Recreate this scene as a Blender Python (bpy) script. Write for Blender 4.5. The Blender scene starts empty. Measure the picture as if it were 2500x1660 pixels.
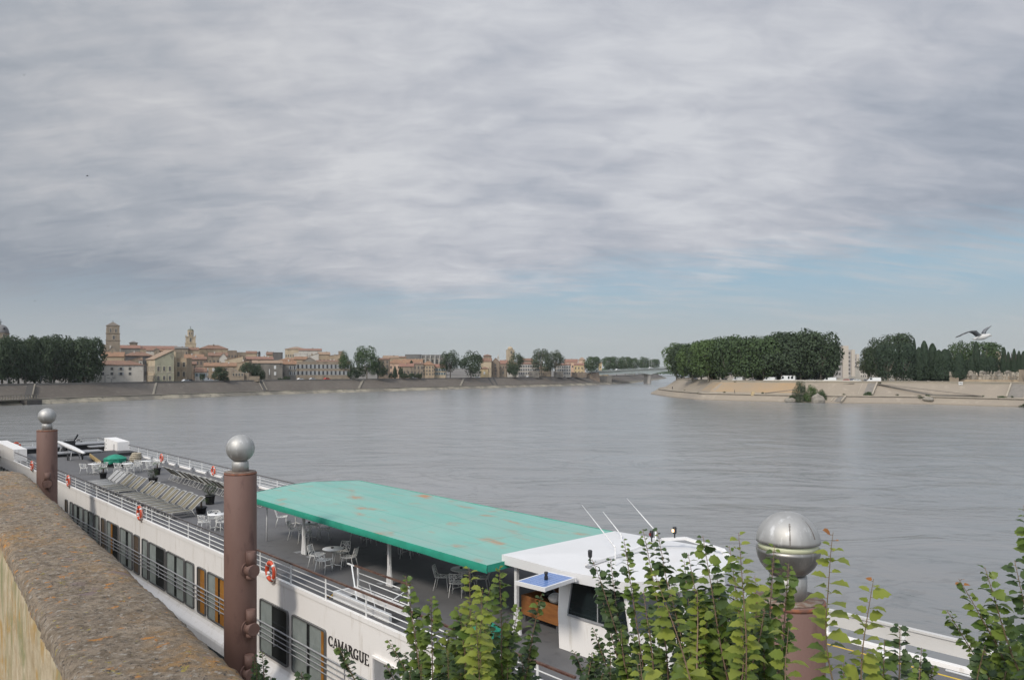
import bpy, math, random
from mathutils import Vector, Matrix, noise
random.seed(7)
R = math.radians
PI = math.pi
scene = bpy.context.scene
col = bpy.data.collections.new('scene_objects'); scene.collection.children.link(col)

# ---------------------------------------------------------------- camera and picture geometry
FPX = 1907.0; CX = 1250.0; HY = 905.0; CZ = 12.8
cam_d = bpy.data.cameras.new('camera'); cam = bpy.data.objects.new('camera', cam_d)
scene.collection.objects.link(cam); scene.camera = cam
cam.location = (0, 0, CZ); cam.rotation_euler = (R(90), 0, 0)
cam_d.sensor_width = 36; cam_d.lens = FPX/2500*36; cam_d.shift_y = 75/2500
cam_d.clip_start = 0.1; cam_d.clip_end = 20000

def P(x, y, Y): return Vector(((x-CX)/FPX*Y, Y, CZ-(y-HY)/FPX*Y))
def G(x, y, z):
    Y = (CZ-z)*FPX/(y-HY); return Vector(((x-CX)/FPX*Y, Y, z))
def interp(tab, x):
    if x <= tab[0][0]: return tab[0][1]
    for (a, b), (c, d) in zip(tab, tab[1:]):
        if x <= c: return b+(d-b)*(x-a)/(c-a)
    return tab[-1][1]

# ---------------------------------------------------------------- object helpers
def link(o): col.objects.link(o); return o
def tag(o, label=None, cat=None, group=None, kind=None):
    if label: o['label'] = label
    if cat: o['category'] = cat
    if group: o['group'] = group
    if kind: o['kind'] = kind
    return o
def empty(name, loc, rz=0, label=None, cat=None, group=None):
    o = bpy.data.objects.new(name, None); link(o); o.location = loc; o.rotation_euler = (0, 0, rz)
    o.empty_display_size = .2
    return tag(o, label, cat, group)
KIDS = {}
def setpar(o, p):
    o.parent = p; KIDS.setdefault(p.name, []).append(o)
def copy_tree(o, parent=None):
    c = o.copy(); col.objects.link(c)
    if parent: setpar(c, parent)
    for ch in list(KIDS.get(o.name, [])): copy_tree(ch, c)
    return c

class MB:
    def __init__(s): s.v = []; s.f = []; s.m = []; s.sm = []
    def add(s, vs, fs, mi=0, smooth=False, M=None):
        b = len(s.v)
        s.v += [tuple(M @ Vector(v)) for v in vs] if M is not None else [tuple(v) for v in vs]
        for f in fs: s.f.append(tuple(b+i for i in f)); s.m.append(mi); s.sm.append(smooth)
        return s
    def box(s, x0, x1, y0, y1, z0, z1, mi=0, M=None):
        vs = [(x0,y0,z0),(x1,y0,z0),(x1,y1,z0),(x0,y1,z0),(x0,y0,z1),(x1,y0,z1),(x1,y1,z1),(x0,y1,z1)]
        return s.add(vs, [(3,2,1,0),(4,5,6,7),(0,1,5,4),(1,2,6,5),(2,3,7,6),(3,0,4,7)], mi, False, M)
    def hexa(s, vs, mi=0, M=None):   # 4 bottom, 4 top
        return s.add(vs, [(3,2,1,0),(4,5,6,7),(0,1,5,4),(1,2,6,5),(2,3,7,6),(3,0,4,7)], mi, False, M)
    def prism(s, pts, z0, z1, mi=0, M=None):
        n = len(pts)
        vs = [(x, y, z0) for x, y in pts]+[(x, y, z1) for x, y in pts]
        return s.add(vs, [tuple(range(n))[::-1], tuple(range(n, 2*n))]+[(i,(i+1)%n,n+(i+1)%n,n+i) for i in range(n)], mi, False, M)
    def bar(s, a, b, w, h=None, mi=0, up=(0,0,1)):
        a, b = Vector(a), Vector(b); h = h or w
        d = (b-a).normalized(); up = Vector(up)
        if abs(d.dot(up)) > .98: up = Vector((1,0,0))
        x = d.cross(up).normalized(); y = x.cross(d)
        vs = []
        for p in (a, b):
            for sx, sy in ((-1,-1),(1,-1),(1,1),(-1,1)): vs.append(p+x*sx*w/2+y*sy*h/2)
        return s.add(vs, [(3,2,1,0),(4,5,6,7),(0,1,5,4),(1,2,6,5),(2,3,7,6),(3,0,4,7)], mi)
    def tube(s, pts, r, n=8, mi=0, closed=False, cap=True):
        pts = [Vector(p) for p in pts]; N = len(pts)
        rr = r if isinstance(r, (list, tuple)) else [r]*N
        vs = []; up = None
        for i, p in enumerate(pts):
            if closed: d = pts[(i+1)%N]-pts[i-1]
            else: d = pts[min(i+1,N-1)]-pts[max(i-1,0)]
            d.normalize()
            if up is None: up = Vector((0,0,1)) if abs(d.z) < .9 else Vector((1,0,0))
            x = d.cross(up).normalized(); y = x.cross(d).normalized(); up = y
            for k in range(n):
                a = 2*PI*k/n; vs.append(p+(x*math.cos(a)+y*math.sin(a))*rr[i])
        fs = []
        for i in range(N if closed else N-1):
            j = (i+1)%N
            for k in range(n): fs.append((i*n+k, i*n+(k+1)%n, j*n+(k+1)%n, j*n+k))
        s.add(vs, fs, mi, n > 4)
        if cap and not closed:
            b = len(s.v)-len(vs)
            s.f.append(tuple(b+k for k in range(n))[::-1]); s.m.append(mi); s.sm.append(False)
            s.f.append(tuple(b+(N-1)*n+k for k in range(n))); s.m.append(mi); s.sm.append(False)
        return s
    def lathe(s, prof, n=24, mi=0, c=(0,0,0), smooth=True, M=None):
        vs = []; fs = []
        for r_, z in prof:
            for k in range(n):
                a = 2*PI*k/n; vs.append((c[0]+r_*math.cos(a), c[1]+r_*math.sin(a), c[2]+z))
        for i in range(len(prof)-1):
            for k in range(n): fs.append((i*n+k, i*n+(k+1)%n, (i+1)*n+(k+1)%n, (i+1)*n+k))
        fs.append(tuple(range(n))[::-1]); b = (len(prof)-1)*n; fs.append(tuple(b+k for k in range(n)))
        s.add(vs, fs, mi, smooth, M)
        s.sm[-1] = s.sm[-2] = False
        return s
    def ball(s, c, r, n=12, mi=0, M=None):
        if not isinstance(r, (tuple, list)): r = (r, r, r)
        m = n//2+1
        vs = [(c[0], c[1], c[2]-r[2])]
        for i in range(1, m):
            t = PI*i/m-PI/2
            for k in range(n):
                a = 2*PI*k/n; vs.append((c[0]+r[0]*math.cos(t)*math.cos(a), c[1]+r[1]*math.cos(t)*math.sin(a), c[2]+r[2]*math.sin(t)))
        vs.append((c[0], c[1], c[2]+r[2])); L = len(vs)-1
        fs = [(0, 1+(k+1)%n, 1+k) for k in range(n)]
        for i in range(m-2):
            for k in range(n): fs.append((1+i*n+k, 1+i*n+(k+1)%n, 1+(i+1)*n+(k+1)%n, 1+(i+1)*n+k))
        fs += [(1+(m-2)*n+k, 1+(m-2)*n+(k+1)%n, L) for k in range(n)]
        return s.add(vs, fs, mi, True, M)
    def mesh(s, name, mats):
        me = bpy.data.meshes.new(name); me.from_pydata(s.v, [], s.f)
        for m in (mats if isinstance(mats, (list, tuple)) else [mats]): me.materials.append(m)
        me.polygons.foreach_set('material_index', s.m); me.polygons.foreach_set('use_smooth', s.sm)
        me.update(); return me
    def build(s, name, mats, parent=None, loc=None, rz=0):
        o = bpy.data.objects.new(name, s.mesh(name, mats)); link(o)
        if parent: setpar(o, parent)
        if loc is not None: o.location = loc
        if rz: o.rotation_euler = (0, 0, rz)
        return o

# ---------------------------------------------------------------- materials
MATS = {}
def c4(c): return (c[0], c[1], c[2], 1)
def srgb(r, g, b, k=1.0):
    f = lambda u: ((u/255+.055)/1.055)**2.4 if u > 10 else u/255/12.92
    return tuple(f(u)*k for u in (r, g, b))
def newmat(name):
    m = bpy.data.materials.new(name); m.use_nodes = True; nt = m.node_tree
    b = nt.nodes['Principled BSDF']; return m, nt, b
def nz(nt, scale, detail=5, rough=.55, vec=None, dist=0):
    n = nt.nodes.new('ShaderNodeTexNoise'); n.inputs['Scale'].default_value = scale
    n.inputs['Detail'].default_value = detail; n.inputs['Roughness'].default_value = rough
    n.inputs['Distortion'].default_value = dist
    if vec is not None: nt.links.new(vec, n.inputs['Vector'])
    return n.outputs['Fac']
def ramp(nt, fac, a, b, ca=(0,0,0,1), cb=(1,1,1,1)):
    r = nt.nodes.new('ShaderNodeValToRGB'); r.color_ramp.elements[0].position = a; r.color_ramp.elements[1].position = b
    r.color_ramp.elements[0].color = ca; r.color_ramp.elements[1].color = cb
    nt.links.new(fac, r.inputs['Fac']); return r.outputs['Color']
def mixc(nt, fac, a, b, mode='MIX'):
    m = nt.nodes.new('ShaderNodeMix'); m.data_type = 'RGBA'; m.blend_type = mode
    for sock, v in ((m.inputs[0], fac), (m.inputs[6], a), (m.inputs[7], b)):
        if isinstance(v, (int, float)): sock.default_value = v
        elif isinstance(v, tuple): sock.default_value = c4(v)
        else: nt.links.new(v, sock)
    return m.outputs[2]
def coords(nt, kind='Object', scale=(1,1,1)):
    t = nt.nodes.new('ShaderNodeTexCoord')
    if scale == (1,1,1): return t.outputs[kind]
    mp = nt.nodes.new('ShaderNodeMapping'); mp.inputs['Scale'].default_value = scale
    nt.links.new(t.outputs[kind], mp.inputs['Vector']); return mp.outputs['Vector']
def bumpn(nt, b, h, strength, dist=.02):
    n = nt.nodes.new('ShaderNodeBump'); n.inputs['Strength'].default_value = strength; n.inputs['Distance'].default_value = dist
    nt.links.new(h, n.inputs['Height']); nt.links.new(n.outputs['Normal'], b.inputs['Normal']); return n
def mat(name, c1, c2=None, rough=.6, metal=0.0, scale=4.0, a=.35, b=.65, bump=0, bscale=None, bdist=.02, st=(1,1,1), c3=None, s3=20, spec=.5, kind='Object', rnd=0):
    if name in MATS: return MATS[name]
    m, nt, bs = newmat(name)
    bs.inputs['Roughness'].default_value = rough; bs.inputs['Metallic'].default_value = metal
    bs.inputs['Specular IOR Level'].default_value = spec
    v = coords(nt, kind, st)
    cc = None
    if c2 is not None:
        cc = mixc(nt, ramp(nt, nz(nt, scale, 6, .6, v), a, b), c1, c2)
        if c3 is not None: cc = mixc(nt, ramp(nt, nz(nt, s3, 6, .65, v), .55, .68), cc, c3)
    if rnd:
        oi = nt.nodes.new('ShaderNodeObjectInfo'); mr = nt.nodes.new('ShaderNodeMapRange')
        mr.inputs['To Min'].default_value = 1-rnd; mr.inputs['To Max'].default_value = 1+rnd
        nt.links.new(oi.outputs['Random'], mr.inputs['Value'])
        hs = nt.nodes.new('ShaderNodeHueSaturation'); nt.links.new(mr.outputs['Result'], hs.inputs['Value'])
        if cc is None: hs.inputs['Color'].default_value = c4(c1)
        else: nt.links.new(cc, hs.inputs['Color'])
        cc = hs.outputs['Color']
    if cc is None: bs.inputs['Base Color'].default_value = c4(c1)
    else: nt.links.new(cc, bs.inputs['Base Color'])
    if bump: bumpn(nt, bs, nz(nt, bscale or scale*4, 6, .6, v), bump, bdist)
    MATS[name] = m; return m

WHITE = mat('white_paint', (.68,.67,.665), (.62,.61,.595), rough=.38, scale=.8, a=.3, b=.8)
HULLW = mat('hull_paint', (.86,.83,.80), (.80,.77,.74), rough=.35, scale=.45, a=.25, b=.8, st=(1,1,.14), c3=(.70,.66,.61), s3=4)
RAILW = mat('rail_paint', (.72,.72,.71), (.55,.53,.5), rough=.4, scale=3, a=.5, b=.9)
DECK = mat('deck_grey', (.100,.098,.100), (.130,.127,.127), rough=.82, scale=.7, a=.3, b=.75, bump=.15, bscale=60, bdist=.004, c3=(.085,.083,.085), s3=2.2)
BLACK = mat('black_plastic', (.015,.015,.017), rough=.5)
DARKG = mat('dark_grey_metal', (.06,.062,.068), (.1,.1,.105), rough=.55, scale=2)
MIDG = mat('mid_grey_metal', (.22,.225,.235), (.30,.30,.31), rough=.5, scale=2)
TEAK = mat('brown_handrail', (.075,.030,.022), (.14,.085,.06), rough=.45, scale=6)
HANDD = mat('dark_handrail', (.06,.055,.055), (.12,.11,.11), rough=.45, scale=6)
STEEL = mat('brushed_steel', (.46,.45,.43), (.33,.32,.30), rough=.56, metal=.65, scale=2.2, a=.35, b=.7, st=(1,1,.3), c3=(.60,.59,.57), s3=7)
RUSTP = mat('brown_pile_paint', (.128,.070,.055), (.160,.093,.074), rough=.72, scale=1.1, a=.3, b=.7, bump=.25, bscale=14, bdist=.01, c3=(.095,.05,.04), s3=2.3, st=(1,1,.35))
SLING = mat('khaki_mesh_fabric', (.135,.118,.078), (.165,.145,.10), rough=.85, scale=3)
SLINGG = mat('grey_mesh_fabric', (.34,.34,.34), (.28,.28,.28), rough=.85, scale=3)
ORANGE = mat('orange_lifebuoy', (.60,.085,.035), (.50,.065,.03), rough=.5, scale=5)
TEALV = mat('green_valance', (.022,.30,.205), (.016,.24,.16), rough=.75, scale=1.5, bump=.4, bscale=2.5, bdist=.05)
GREENC = mat('green_cover_fabric', (.02,.26,.17), (.012,.18,.115), rough=.75, scale=3, bump=.6, bscale=7, bdist=.05)
GLASSD = mat('dark_window_glass', (.012,.018,.02), rough=.06, spec=.6)
POT = mat('dark_plant_pot', (.03,.03,.032), rough=.6)
WOODC = mat('orange_wood', (.28,.115,.032), (.20,.075,.022), rough=.6, scale=3, st=(1,1,6), bump=.2, bscale=10)
# ---------------------------------------------------------------- light: veiled sun behind the camera and a layered cloud sky
SUN_DIR = Vector((-.415, -.63, .656)).normalized()
sun_d = bpy.data.lights.new('sun', 'SUN'); sun = bpy.data.objects.new('sun', sun_d); scene.collection.objects.link(sun)
sun_d.energy = 2.5; sun_d.angle = R(9); sun_d.color = (1.0, .93, .83)
sun.rotation_euler = (-SUN_DIR).to_track_quat('-Z', 'Y').to_euler()
w = bpy.data.worlds.new('World'); scene.world = w; w.use_nodes = True; nt = w.node_tree
bg = nt.nodes['Background']; L = nt.links.new
sky = nt.nodes.new('ShaderNodeTexSky'); sky.sky_type = 'NISHITA'; sky.sun_disc = False
sky.sun_elevation = math.asin(SUN_DIR.z); sky.sun_rotation = math.atan2(SUN_DIR.x, SUN_DIR.y); sky.air_density = 1.0; sky.dust_density = 2.5
def mth(op, a, b=None, c=None, clamp=False):
    n = nt.nodes.new('ShaderNodeMath'); n.operation = op; n.use_clamp = clamp
    for i, v in enumerate((a, b, c)):
        if v is None: continue
        if isinstance(v, (int, float)): n.inputs[i].default_value = v
        else: L(v, n.inputs[i])
    return n.outputs[0]
def smooth(v, lo, hi):
    n = nt.nodes.new('ShaderNodeMapRange'); n.interpolation_type = 'SMOOTHSTEP'
    n.inputs['From Min'].default_value = lo; n.inputs['From Max'].default_value = hi
    L(v, n.inputs['Value']); return n.outputs['Result']
tc = nt.nodes.new('ShaderNodeTexCoord'); sx = nt.nodes.new('ShaderNodeSeparateXYZ'); L(tc.outputs['Generated'], sx.inputs[0])
X, Y_, Z = sx.outputs
zz = mth('MAXIMUM', Z, 0.0); zp = mth('ADD', zz, .30)
cmb = nt.nodes.new('ShaderNodeCombineXYZ'); L(mth('DIVIDE', X, zp), cmb.inputs[0]); L(mth('DIVIDE', Y_, zp), cmb.inputs[1])
def wmap(rot, sc, loc=(0,0,0)):
    m1 = nt.nodes.new('ShaderNodeMapping'); m1.inputs['Rotation'].default_value = (0,0,R(rot)); m1.inputs['Scale'].default_value = sc; m1.inputs['Location'].default_value = loc
    L(cmb.outputs[0], m1.inputs['Vector']); return m1.outputs[0]
big = nz(nt, .9, 3, .5, wmap(20, (1,1,1), (3.3,1.2,0)), .2)
mid = nz(nt, 2.6, 5, .52, wmap(14, (.8,1.35,1), (1.1,0,0)), .35)
fine = nz(nt, 8.5, 6, .55, wmap(-28, (.75,1.35,1), (0,4,0)), .5)
wisp = nz(nt, 11.0, 6, .55, wmap(16, (.4,2.2,1), (5,0,0)), .9)
# direction terms: a brighter middle, duller sides
dx = mth('SUBTRACT', X, .02); dz = mth('SUBTRACT', Z, .24)
rad = mth('ADD', mth('MULTIPLY', mth('MULTIPLY', dx, dx), 2.2), mth('MULTIPLY', mth('MULTIPLY', dz, dz), 7.0))
cen = mth('SUBTRACT', 1.0, smooth(rad, 0.0, 1.1))
lowdull = mth('MULTIPLY', smooth(mth('SUBTRACT', .24, Z), 0, .14), smooth(mth('SUBTRACT', .15, X), -.1, .7))
v = mth('MULTIPLY', mth('SUBTRACT', big, .5), .6)
v = mth('ADD', v, mth('MULTIPLY', mth('SUBTRACT', mid, .5), 1.15))
v = mth('ADD', v, mth('MULTIPLY', mth('SUBTRACT', fine, .5), .9))
v = mth('ADD', v, mth('MULTIPLY', mth('SUBTRACT', wisp, .5), .28))
v = mth('ADD', v, mth('MULTIPLY', cen, .55))
v = mth('SUBTRACT', v, mth('MULTIPLY', lowdull, .52))
rdull = mth('MULTIPLY', smooth(X, .2, .6), smooth(mth('SUBTRACT', .45, Z), 0, .25))
v = mth('SUBTRACT', v, mth('MULTIPLY', rdull, .30))
v = mth('ADD', v, .29, clamp=True)
cr = nt.nodes.new('ShaderNodeValToRGB'); L(v, cr.inputs['Fac'])
e = cr.color_ramp.elements
e[0].position = 0.0; e[0].color = c4(srgb(146,154,166)); e[1].position = 1.0; e[1].color = c4(srgb(208,209,212))
m_ = e.new(.42); m_.color = c4(srgb(170,175,184)); m_ = e.new(.7); m_.color = c4(srgb(189,191,197))
# slightly warmer to the west (left) side, violet grey to the right
warm = mixc(nt, smooth(mth('MULTIPLY', X, -1), -.1, .65), (.985,1.0,1.03), (1.01,1.0,.98))
cloud = mixc(nt, 1.0, cr.outputs['Color'], warm, 'MULTIPLY')
# gap under the cloud deck
edge = mth('ADD', .112, mth('MULTIPLY', mth('MAXIMUM', X, -.1), .10))
ev = mth('SUBTRACT', mth('ADD', Z, mth('MULTIPLY', mth('SUBTRACT', mid, .5), .07)), edge)
ev = mth('ADD', ev, mth('MULTIPLY', mth('SUBTRACT', wisp, .5), .06))
clear = mth('SUBTRACT', 1.0, smooth(ev, -.040, .024))
clear = mth('MULTIPLY', clear, mth('ADD', .35, mth('MULTIPLY', smooth(X, -.40, .05), .65)))
nish = mixc(nt, 1.0, sky.outputs[0], (.085,.085,.085), 'MULTIPLY')
hz = mixc(nt, smooth(Z, -.005, .13), srgb(186,191,194), srgb(158,186,204))
clr = mixc(nt, .92, nish, hz)
thin = mth('MULTIPLY', smooth(mth('ADD', mth('MULTIPLY', mid, .6), mth('MULTIPLY', wisp, .4)), .45, .66), .60)
clr = mixc(nt, thin, clr, srgb(190,195,200))
skyc = mixc(nt, clear, cloud, clr)
low = mixc(nt, mth('SUBTRACT', 1.0, smooth(Z, .0, .11)), skyc, srgb(182,188,189))
low2 = mixc(nt, .85, skyc, low)
# the veiled sun brightens the cloud around it (behind the viewer)
sd = nt.nodes.new('ShaderNodeVectorMath'); sd.operation = 'DOT_PRODUCT'; L(tc.outputs['Generated'], sd.inputs[0]); sd.inputs[1].default_value = SUN_DIR
glow = mth('ADD', 1.0, mth('MULTIPLY', smooth(sd.outputs['Value'], -.1, 1.0), 2.2))
gv = nt.nodes.new('ShaderNodeVectorMath'); gv.operation = 'SCALE'; L(low2, gv.inputs[0]); L(glow, gv.inputs['Scale']); low2 = gv.outputs[0]
L(low2, bg.inputs['Color']); bg.inputs['Strength'].default_value = 1.0
scene.view_settings.view_transform = 'Standard'; scene.view_settings.look = 'None'; scene.view_settings.exposure = 0; scene.view_settings.gamma = 1
scene.cycles.max_bounces = 6; scene.cycles.transparent_max_bounces = 16; scene.cycles.use_denoising = True

# ---------------------------------------------------------------- water
m, nt, bs = newmat('river_water')
bs.inputs['Roughness'].default_value = .22; bs.inputs['IOR'].default_value = 1.33
v = coords(nt, 'Object')
pat = ramp(nt, nz(nt, .018, 5, .6, coords(nt, 'Object', (1,.45,1)), .6), .38, .62)
nt.links.new(mixc(nt, pat, (.200,.200,.195), (.235,.234,.228)), bs.inputs['Base Color'])
cl = nz(nt, .035, 7, .6, coords(nt, 'Object', (.8,1.3,1)), 2.2)
ab = nt.nodes.new('ShaderNodeMath'); ab.operation = 'SUBTRACT'; nt.links.new(cl, ab.inputs[0]); ab.inputs[1].default_value = .5
ab2 = nt.nodes.new('ShaderNodeMath'); ab2.operation = 'ABSOLUTE'; nt.links.new(ab.outputs[0], ab2.inputs[0])
curl = ramp(nt, ab2.outputs[0], .004, .02, (1,1,1,1), (0,0,0,1))
prev = bs.inputs['Base Color'].links[0].from_socket
nt.links.new(mixc(nt, mixc(nt, .5, (0,0,0), curl), prev, (.145,.145,.14)), bs.inputs['Base Color'])
n1 = nz(nt, .55, 7, .62, coords(nt, 'Object', (1,1.8,1)), .5)
n2 = nz(nt, .06, 4, .55, coords(nt, 'Object', (1,1.6,1)), 1.0)
ad = nt.nodes.new('ShaderNodeMath'); ad.operation = 'MULTIPLY_ADD'
msk = ramp(nt, nz(nt, .022, 6, .65, coords(nt, 'Object', (.7,1.5,1)), 1.6), .48, .66)
bw = nt.nodes.new('ShaderNodeMath'); bw.operation = 'MULTIPLY_ADD'; nt.links.new(msk, bw.inputs[0]); bw.inputs[1].default_value = .55; bw.inputs[2].default_value = .10
mu = nt.nodes.new('ShaderNodeMath'); mu.operation = 'MULTIPLY'; nt.links.new(n1, mu.inputs[0]); nt.links.new(bw.outputs[0], mu.inputs[1])
nt.links.new(n2, ad.inputs[0]); ad.inputs[1].default_value = 2.6; nt.links.new(mu.outputs[0], ad.inputs[2])
bumpn(nt, bs, ad.outputs[0], .42, .5)
WATER = m
mb = MB(); S_ = 9000
mb.add([(-S_,-300,0),(S_,-300,0),(S_,S_,0),(-S_,S_,0)], [(0,1,2,3)])
tag(mb.build('water', WATER), kind='structure', label='grey green muddy river with wind ripples')
# ---------------------------------------------------------------- banks
SHL = [(-900,150),(-300,235),(0,284),(233,321),(500,375),(704,428),(950,488),(1154,555),(1400,667),(1540,787),(1629,1312)]
SHR = [(1589,430),(1629,387),(1697,346),(1850,325),(2037,309),(2274,298),(2500,274),(3000,225),(3600,190)]
def ysl(x): return interp(SHL, x)
def ysr(x): return interp(SHR, x)
def ray(x, Y, z=0): return Vector(((x-CX)/FPX*Y, Y, z))
LPTS = [ray(x, Y) for x, Y in SHL]; RPTS = [ray(x, Y) for x, Y in SHR]
def offs(pts, side):
    out = []
    for i, p in enumerate(pts):
        d = (pts[min(i+1,len(pts)-1)]-pts[max(i-1,0)]).normalized(); out.append(Vector((-d.y, d.x, 0))*side)
    return out
def dens(pts, k=6):
    o = []
    for a, b in zip(pts, pts[1:]):
        for i in range(k): o.append(a.lerp(b, i/k))
    return o+[pts[-1]]
LP = dens(LPTS, 8); LN = offs(LP, 1); RP = dens(RPTS, 8); RN = offs(RP, -1)
# smooth the normals
def smn(N):
    for _ in range(4): N = [((N[max(i-1,0)]+N[i]+N[min(i+1,len(N)-1)]).normalized()) for i in range(len(N))]
    return N
LN = smn(LN); RN = smn(RN)
def band(name, PT, NN, prof, mats, label=None, kind='structure', jit=0, flip=False):
    mb = MB(); n = len(prof); vs = []
    for i, (p, nrm) in enumerate(zip(PT, NN)):
        for k, (e, z) in enumerate(prof):
            q = p+nrm*e; j = jit*(noise.noise(q*.12)) if jit else 0
            vs.append((q.x+nrm.x*j, q.y+nrm.y*j, z))
    fs = []
    for i in range(len(PT)-1):
        for k in range(n-1):
            f = (i*n+k, (i+1)*n+k, (i+1)*n+k+1, i*n+k+1); fs.append(f[::-1] if flip else f)
    mb.add(vs, fs); o = mb.build(name, mats); tag(o, label=label, kind=kind); return o
SLOPEL = mat('paved_slope_grey', (.118,.100,.082), (.092,.078,.064), rough=.9, scale=.06, a=.35, b=.65, c3=(.15,.13,.108), s3=.5, bump=.5, bscale=.8, bdist=.3)
LEDGEL = mat('pale_ledge_stone', (.22,.195,.155), (.17,.15,.12), rough=.9, scale=.3)
FOOTL = mat('rubble_foot_stone', (.15,.135,.11), (.30,.265,.20), rough=.95, scale=.09, a=.42, b=.6, c3=(.09,.08,.066), s3=.5)
GROUNDT = mat('town_ground', (.17,.155,.135), (.12,.11,.1), rough=.95, scale=.05)
SLOPER = mat('paved_slope_beige', (.27,.225,.172), (.23,.195,.155), rough=.9, scale=.035, a=.35, b=.65, c3=(.30,.255,.20), s3=.35, bump=.4, bscale=.8, bdist=.2)
OCHRE = mat('paved_slope_ochre', (.33,.225,.125), (.27,.215,.155), rough=.9, scale=.05, a=.4, b=.65)
LEDGER = mat('pale_ledge_beige', (.36,.31,.245), (.29,.255,.2), rough=.9, scale=.3)
band('left_embankment_foot', LP, LN, [(0,-2),(.2,0.1),(2.0,1.0),(3,1.75)], FOOTL, 'stone foot of the grey embankment at the waterline', jit=.6)
band('left_embankment_ledge', LP, LN, [(2.9,1.72),(2.9,2.12),(5.6,2.12)], LEDGEL, 'pale stone ledge along the grey embankment')
band('left_embankment_slope', LP, LN, [(5.5,2.118),(15.5,7.0)], SLOPEL, 'grey brown paved slope of the town embankment')
PROF_T = [(15.5,7.0),(15.5,7.75),(16.1,7.75),(16.1,7.05),(60,7.1),(120,9.5),(200,13),(330,17),(700,18),(2500,18)]
band('town_ground', LP, LN, PROF_T, GROUNDT, 'ground and quay road under the old town')
def terr(e): return interp([(a, b) for a, b in PROF_T[3:]], e)
band('right_embankment_foot', RP, [-n for n in RN], [(0,-2),(0,.35),(.5,.4),(4.2,2.4)], SLOPER, 'beige paved foot of the sunlit embankment', flip=True)
band('right_embankment_riser', RP, [-n for n in RN], [(4.0,2.30),(4.0,2.74)], mat('ledge_riser_dark', (.085,.072,.056), (.14,.12,.095), scale=.4), 'dark riser under the ledge path', flip=True)  # darker strip below the ledge lip
band('right_embankment_ledge', RP, [-n for n in RN], [(3.85,2.70),(3.85,2.98),(7.5,3.0)], LEDGER, 'pale ledge path along the sunlit embankment', flip=True)
band('right_embankment_coping', RP, [-n for n in RN], [(14.35,8.42),(14.35,8.62),(15.25,8.62),(15.25,8.42)], LEDGER, 'pale coping on the low wall of the sunlit quay', flip=True)
band('right_embankment_slope', RP, [-n for n in RN], [(7.4,2.996),(14.5,7.7)], SLOPER, 'beige paved slope of the sunlit embankment', flip=True)
band('right_bank_ground', RP, [-n for n in RN], [(14.5,7.7),(14.5,8.5),(15.1,8.5),(15.1,7.8),(60,8.2),(200,8.6),(2500,9)], mat('bank_gravel', (.30,.26,.2), (.22,.2,.16), rough=.95, scale=.1), 'pale parking ground behind the sunlit embankment', flip=True)
# tip of the right bank: closes the end of the embankment towards the bridge arm
tipN = []
RP0 = RP[0]; away = (RP[0]-RP[6]).normalized()
arm = [RP0, RP0+Vector((4,22,0)), RP0+Vector((16,60,0)), RP0+Vector((48,150,0)), RP0+Vector((110,350,0)), RP0+Vector((300,1000,0))]
AP = dens(arm, 5); AN = smn(offs(AP, -1))
AN[0] = (AN[0]-RN[0]).normalized()
band('right_arm_foot', AP, AN, [(0,-2),(0,.35),(.5,.4),(4.2,2.4),(4.3,2.95),(7.5,3.0)], SLOPER, 'beige embankment turning the corner to the far arm', flip=False)
band('right_arm_slope', AP, AN, [(7.4,2.997),(14.5,7.7),(14.5,8.5),(15.2,8.5),(15.2,7.8),(300,8.6)], SLOPER, 'slope and ground along the far arm of the river', flip=False)
# ochre stained stretch of the slope
iA = [i for i in range(len(RP)) if 8+5 <= i <= 8*3+4]
mbx = MB(); vs = []
for i in iA:
    n_ = -RN[i]
    for (e_, z_) in ((8.2,3.54),(14.3,7.58)):
        q = RP[i]+n_*e_; up = Vector((RN[i].x*.55, RN[i].y*.55, .83))*.03
        vs.append(q+Vector((0,0,z_))+up)
mbx.add(vs, [(2*k, 2*k+1, 2*k+3, 2*k+2) for k in range(len(iA)-1)])
tag(mbx.build('slope_facing', OCHRE), kind='structure', label='ochre coloured facing on the sunlit slope')
def on_bank(PT, NN, xpix, e, sgn=1):
    """point at offset e behind the waterline that is seen in picture column xpix"""
    Q = [(p+n_*e*sgn, n_*sgn) for p, n_ in zip(PT, NN)]
    X_ = [q_[0].x/q_[0].y*FPX+CX if q_[0].y > 5 else 1e9 for q_ in Q]
    for k in range(len(Q)-1):
        a, b = X_[k], X_[k+1]
        if a < 1e8 and b < 1e8 and min(a,b) <= xpix <= max(a,b) and a != b:
            t = (xpix-a)/(b-a); return Q[k][0].lerp(Q[k+1][0], t), Q[k][1]
    k = min(range(len(Q)), key=lambda k: abs(X_[k]-xpix)); return Q[k][0].copy(), Q[k][1]
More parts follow.
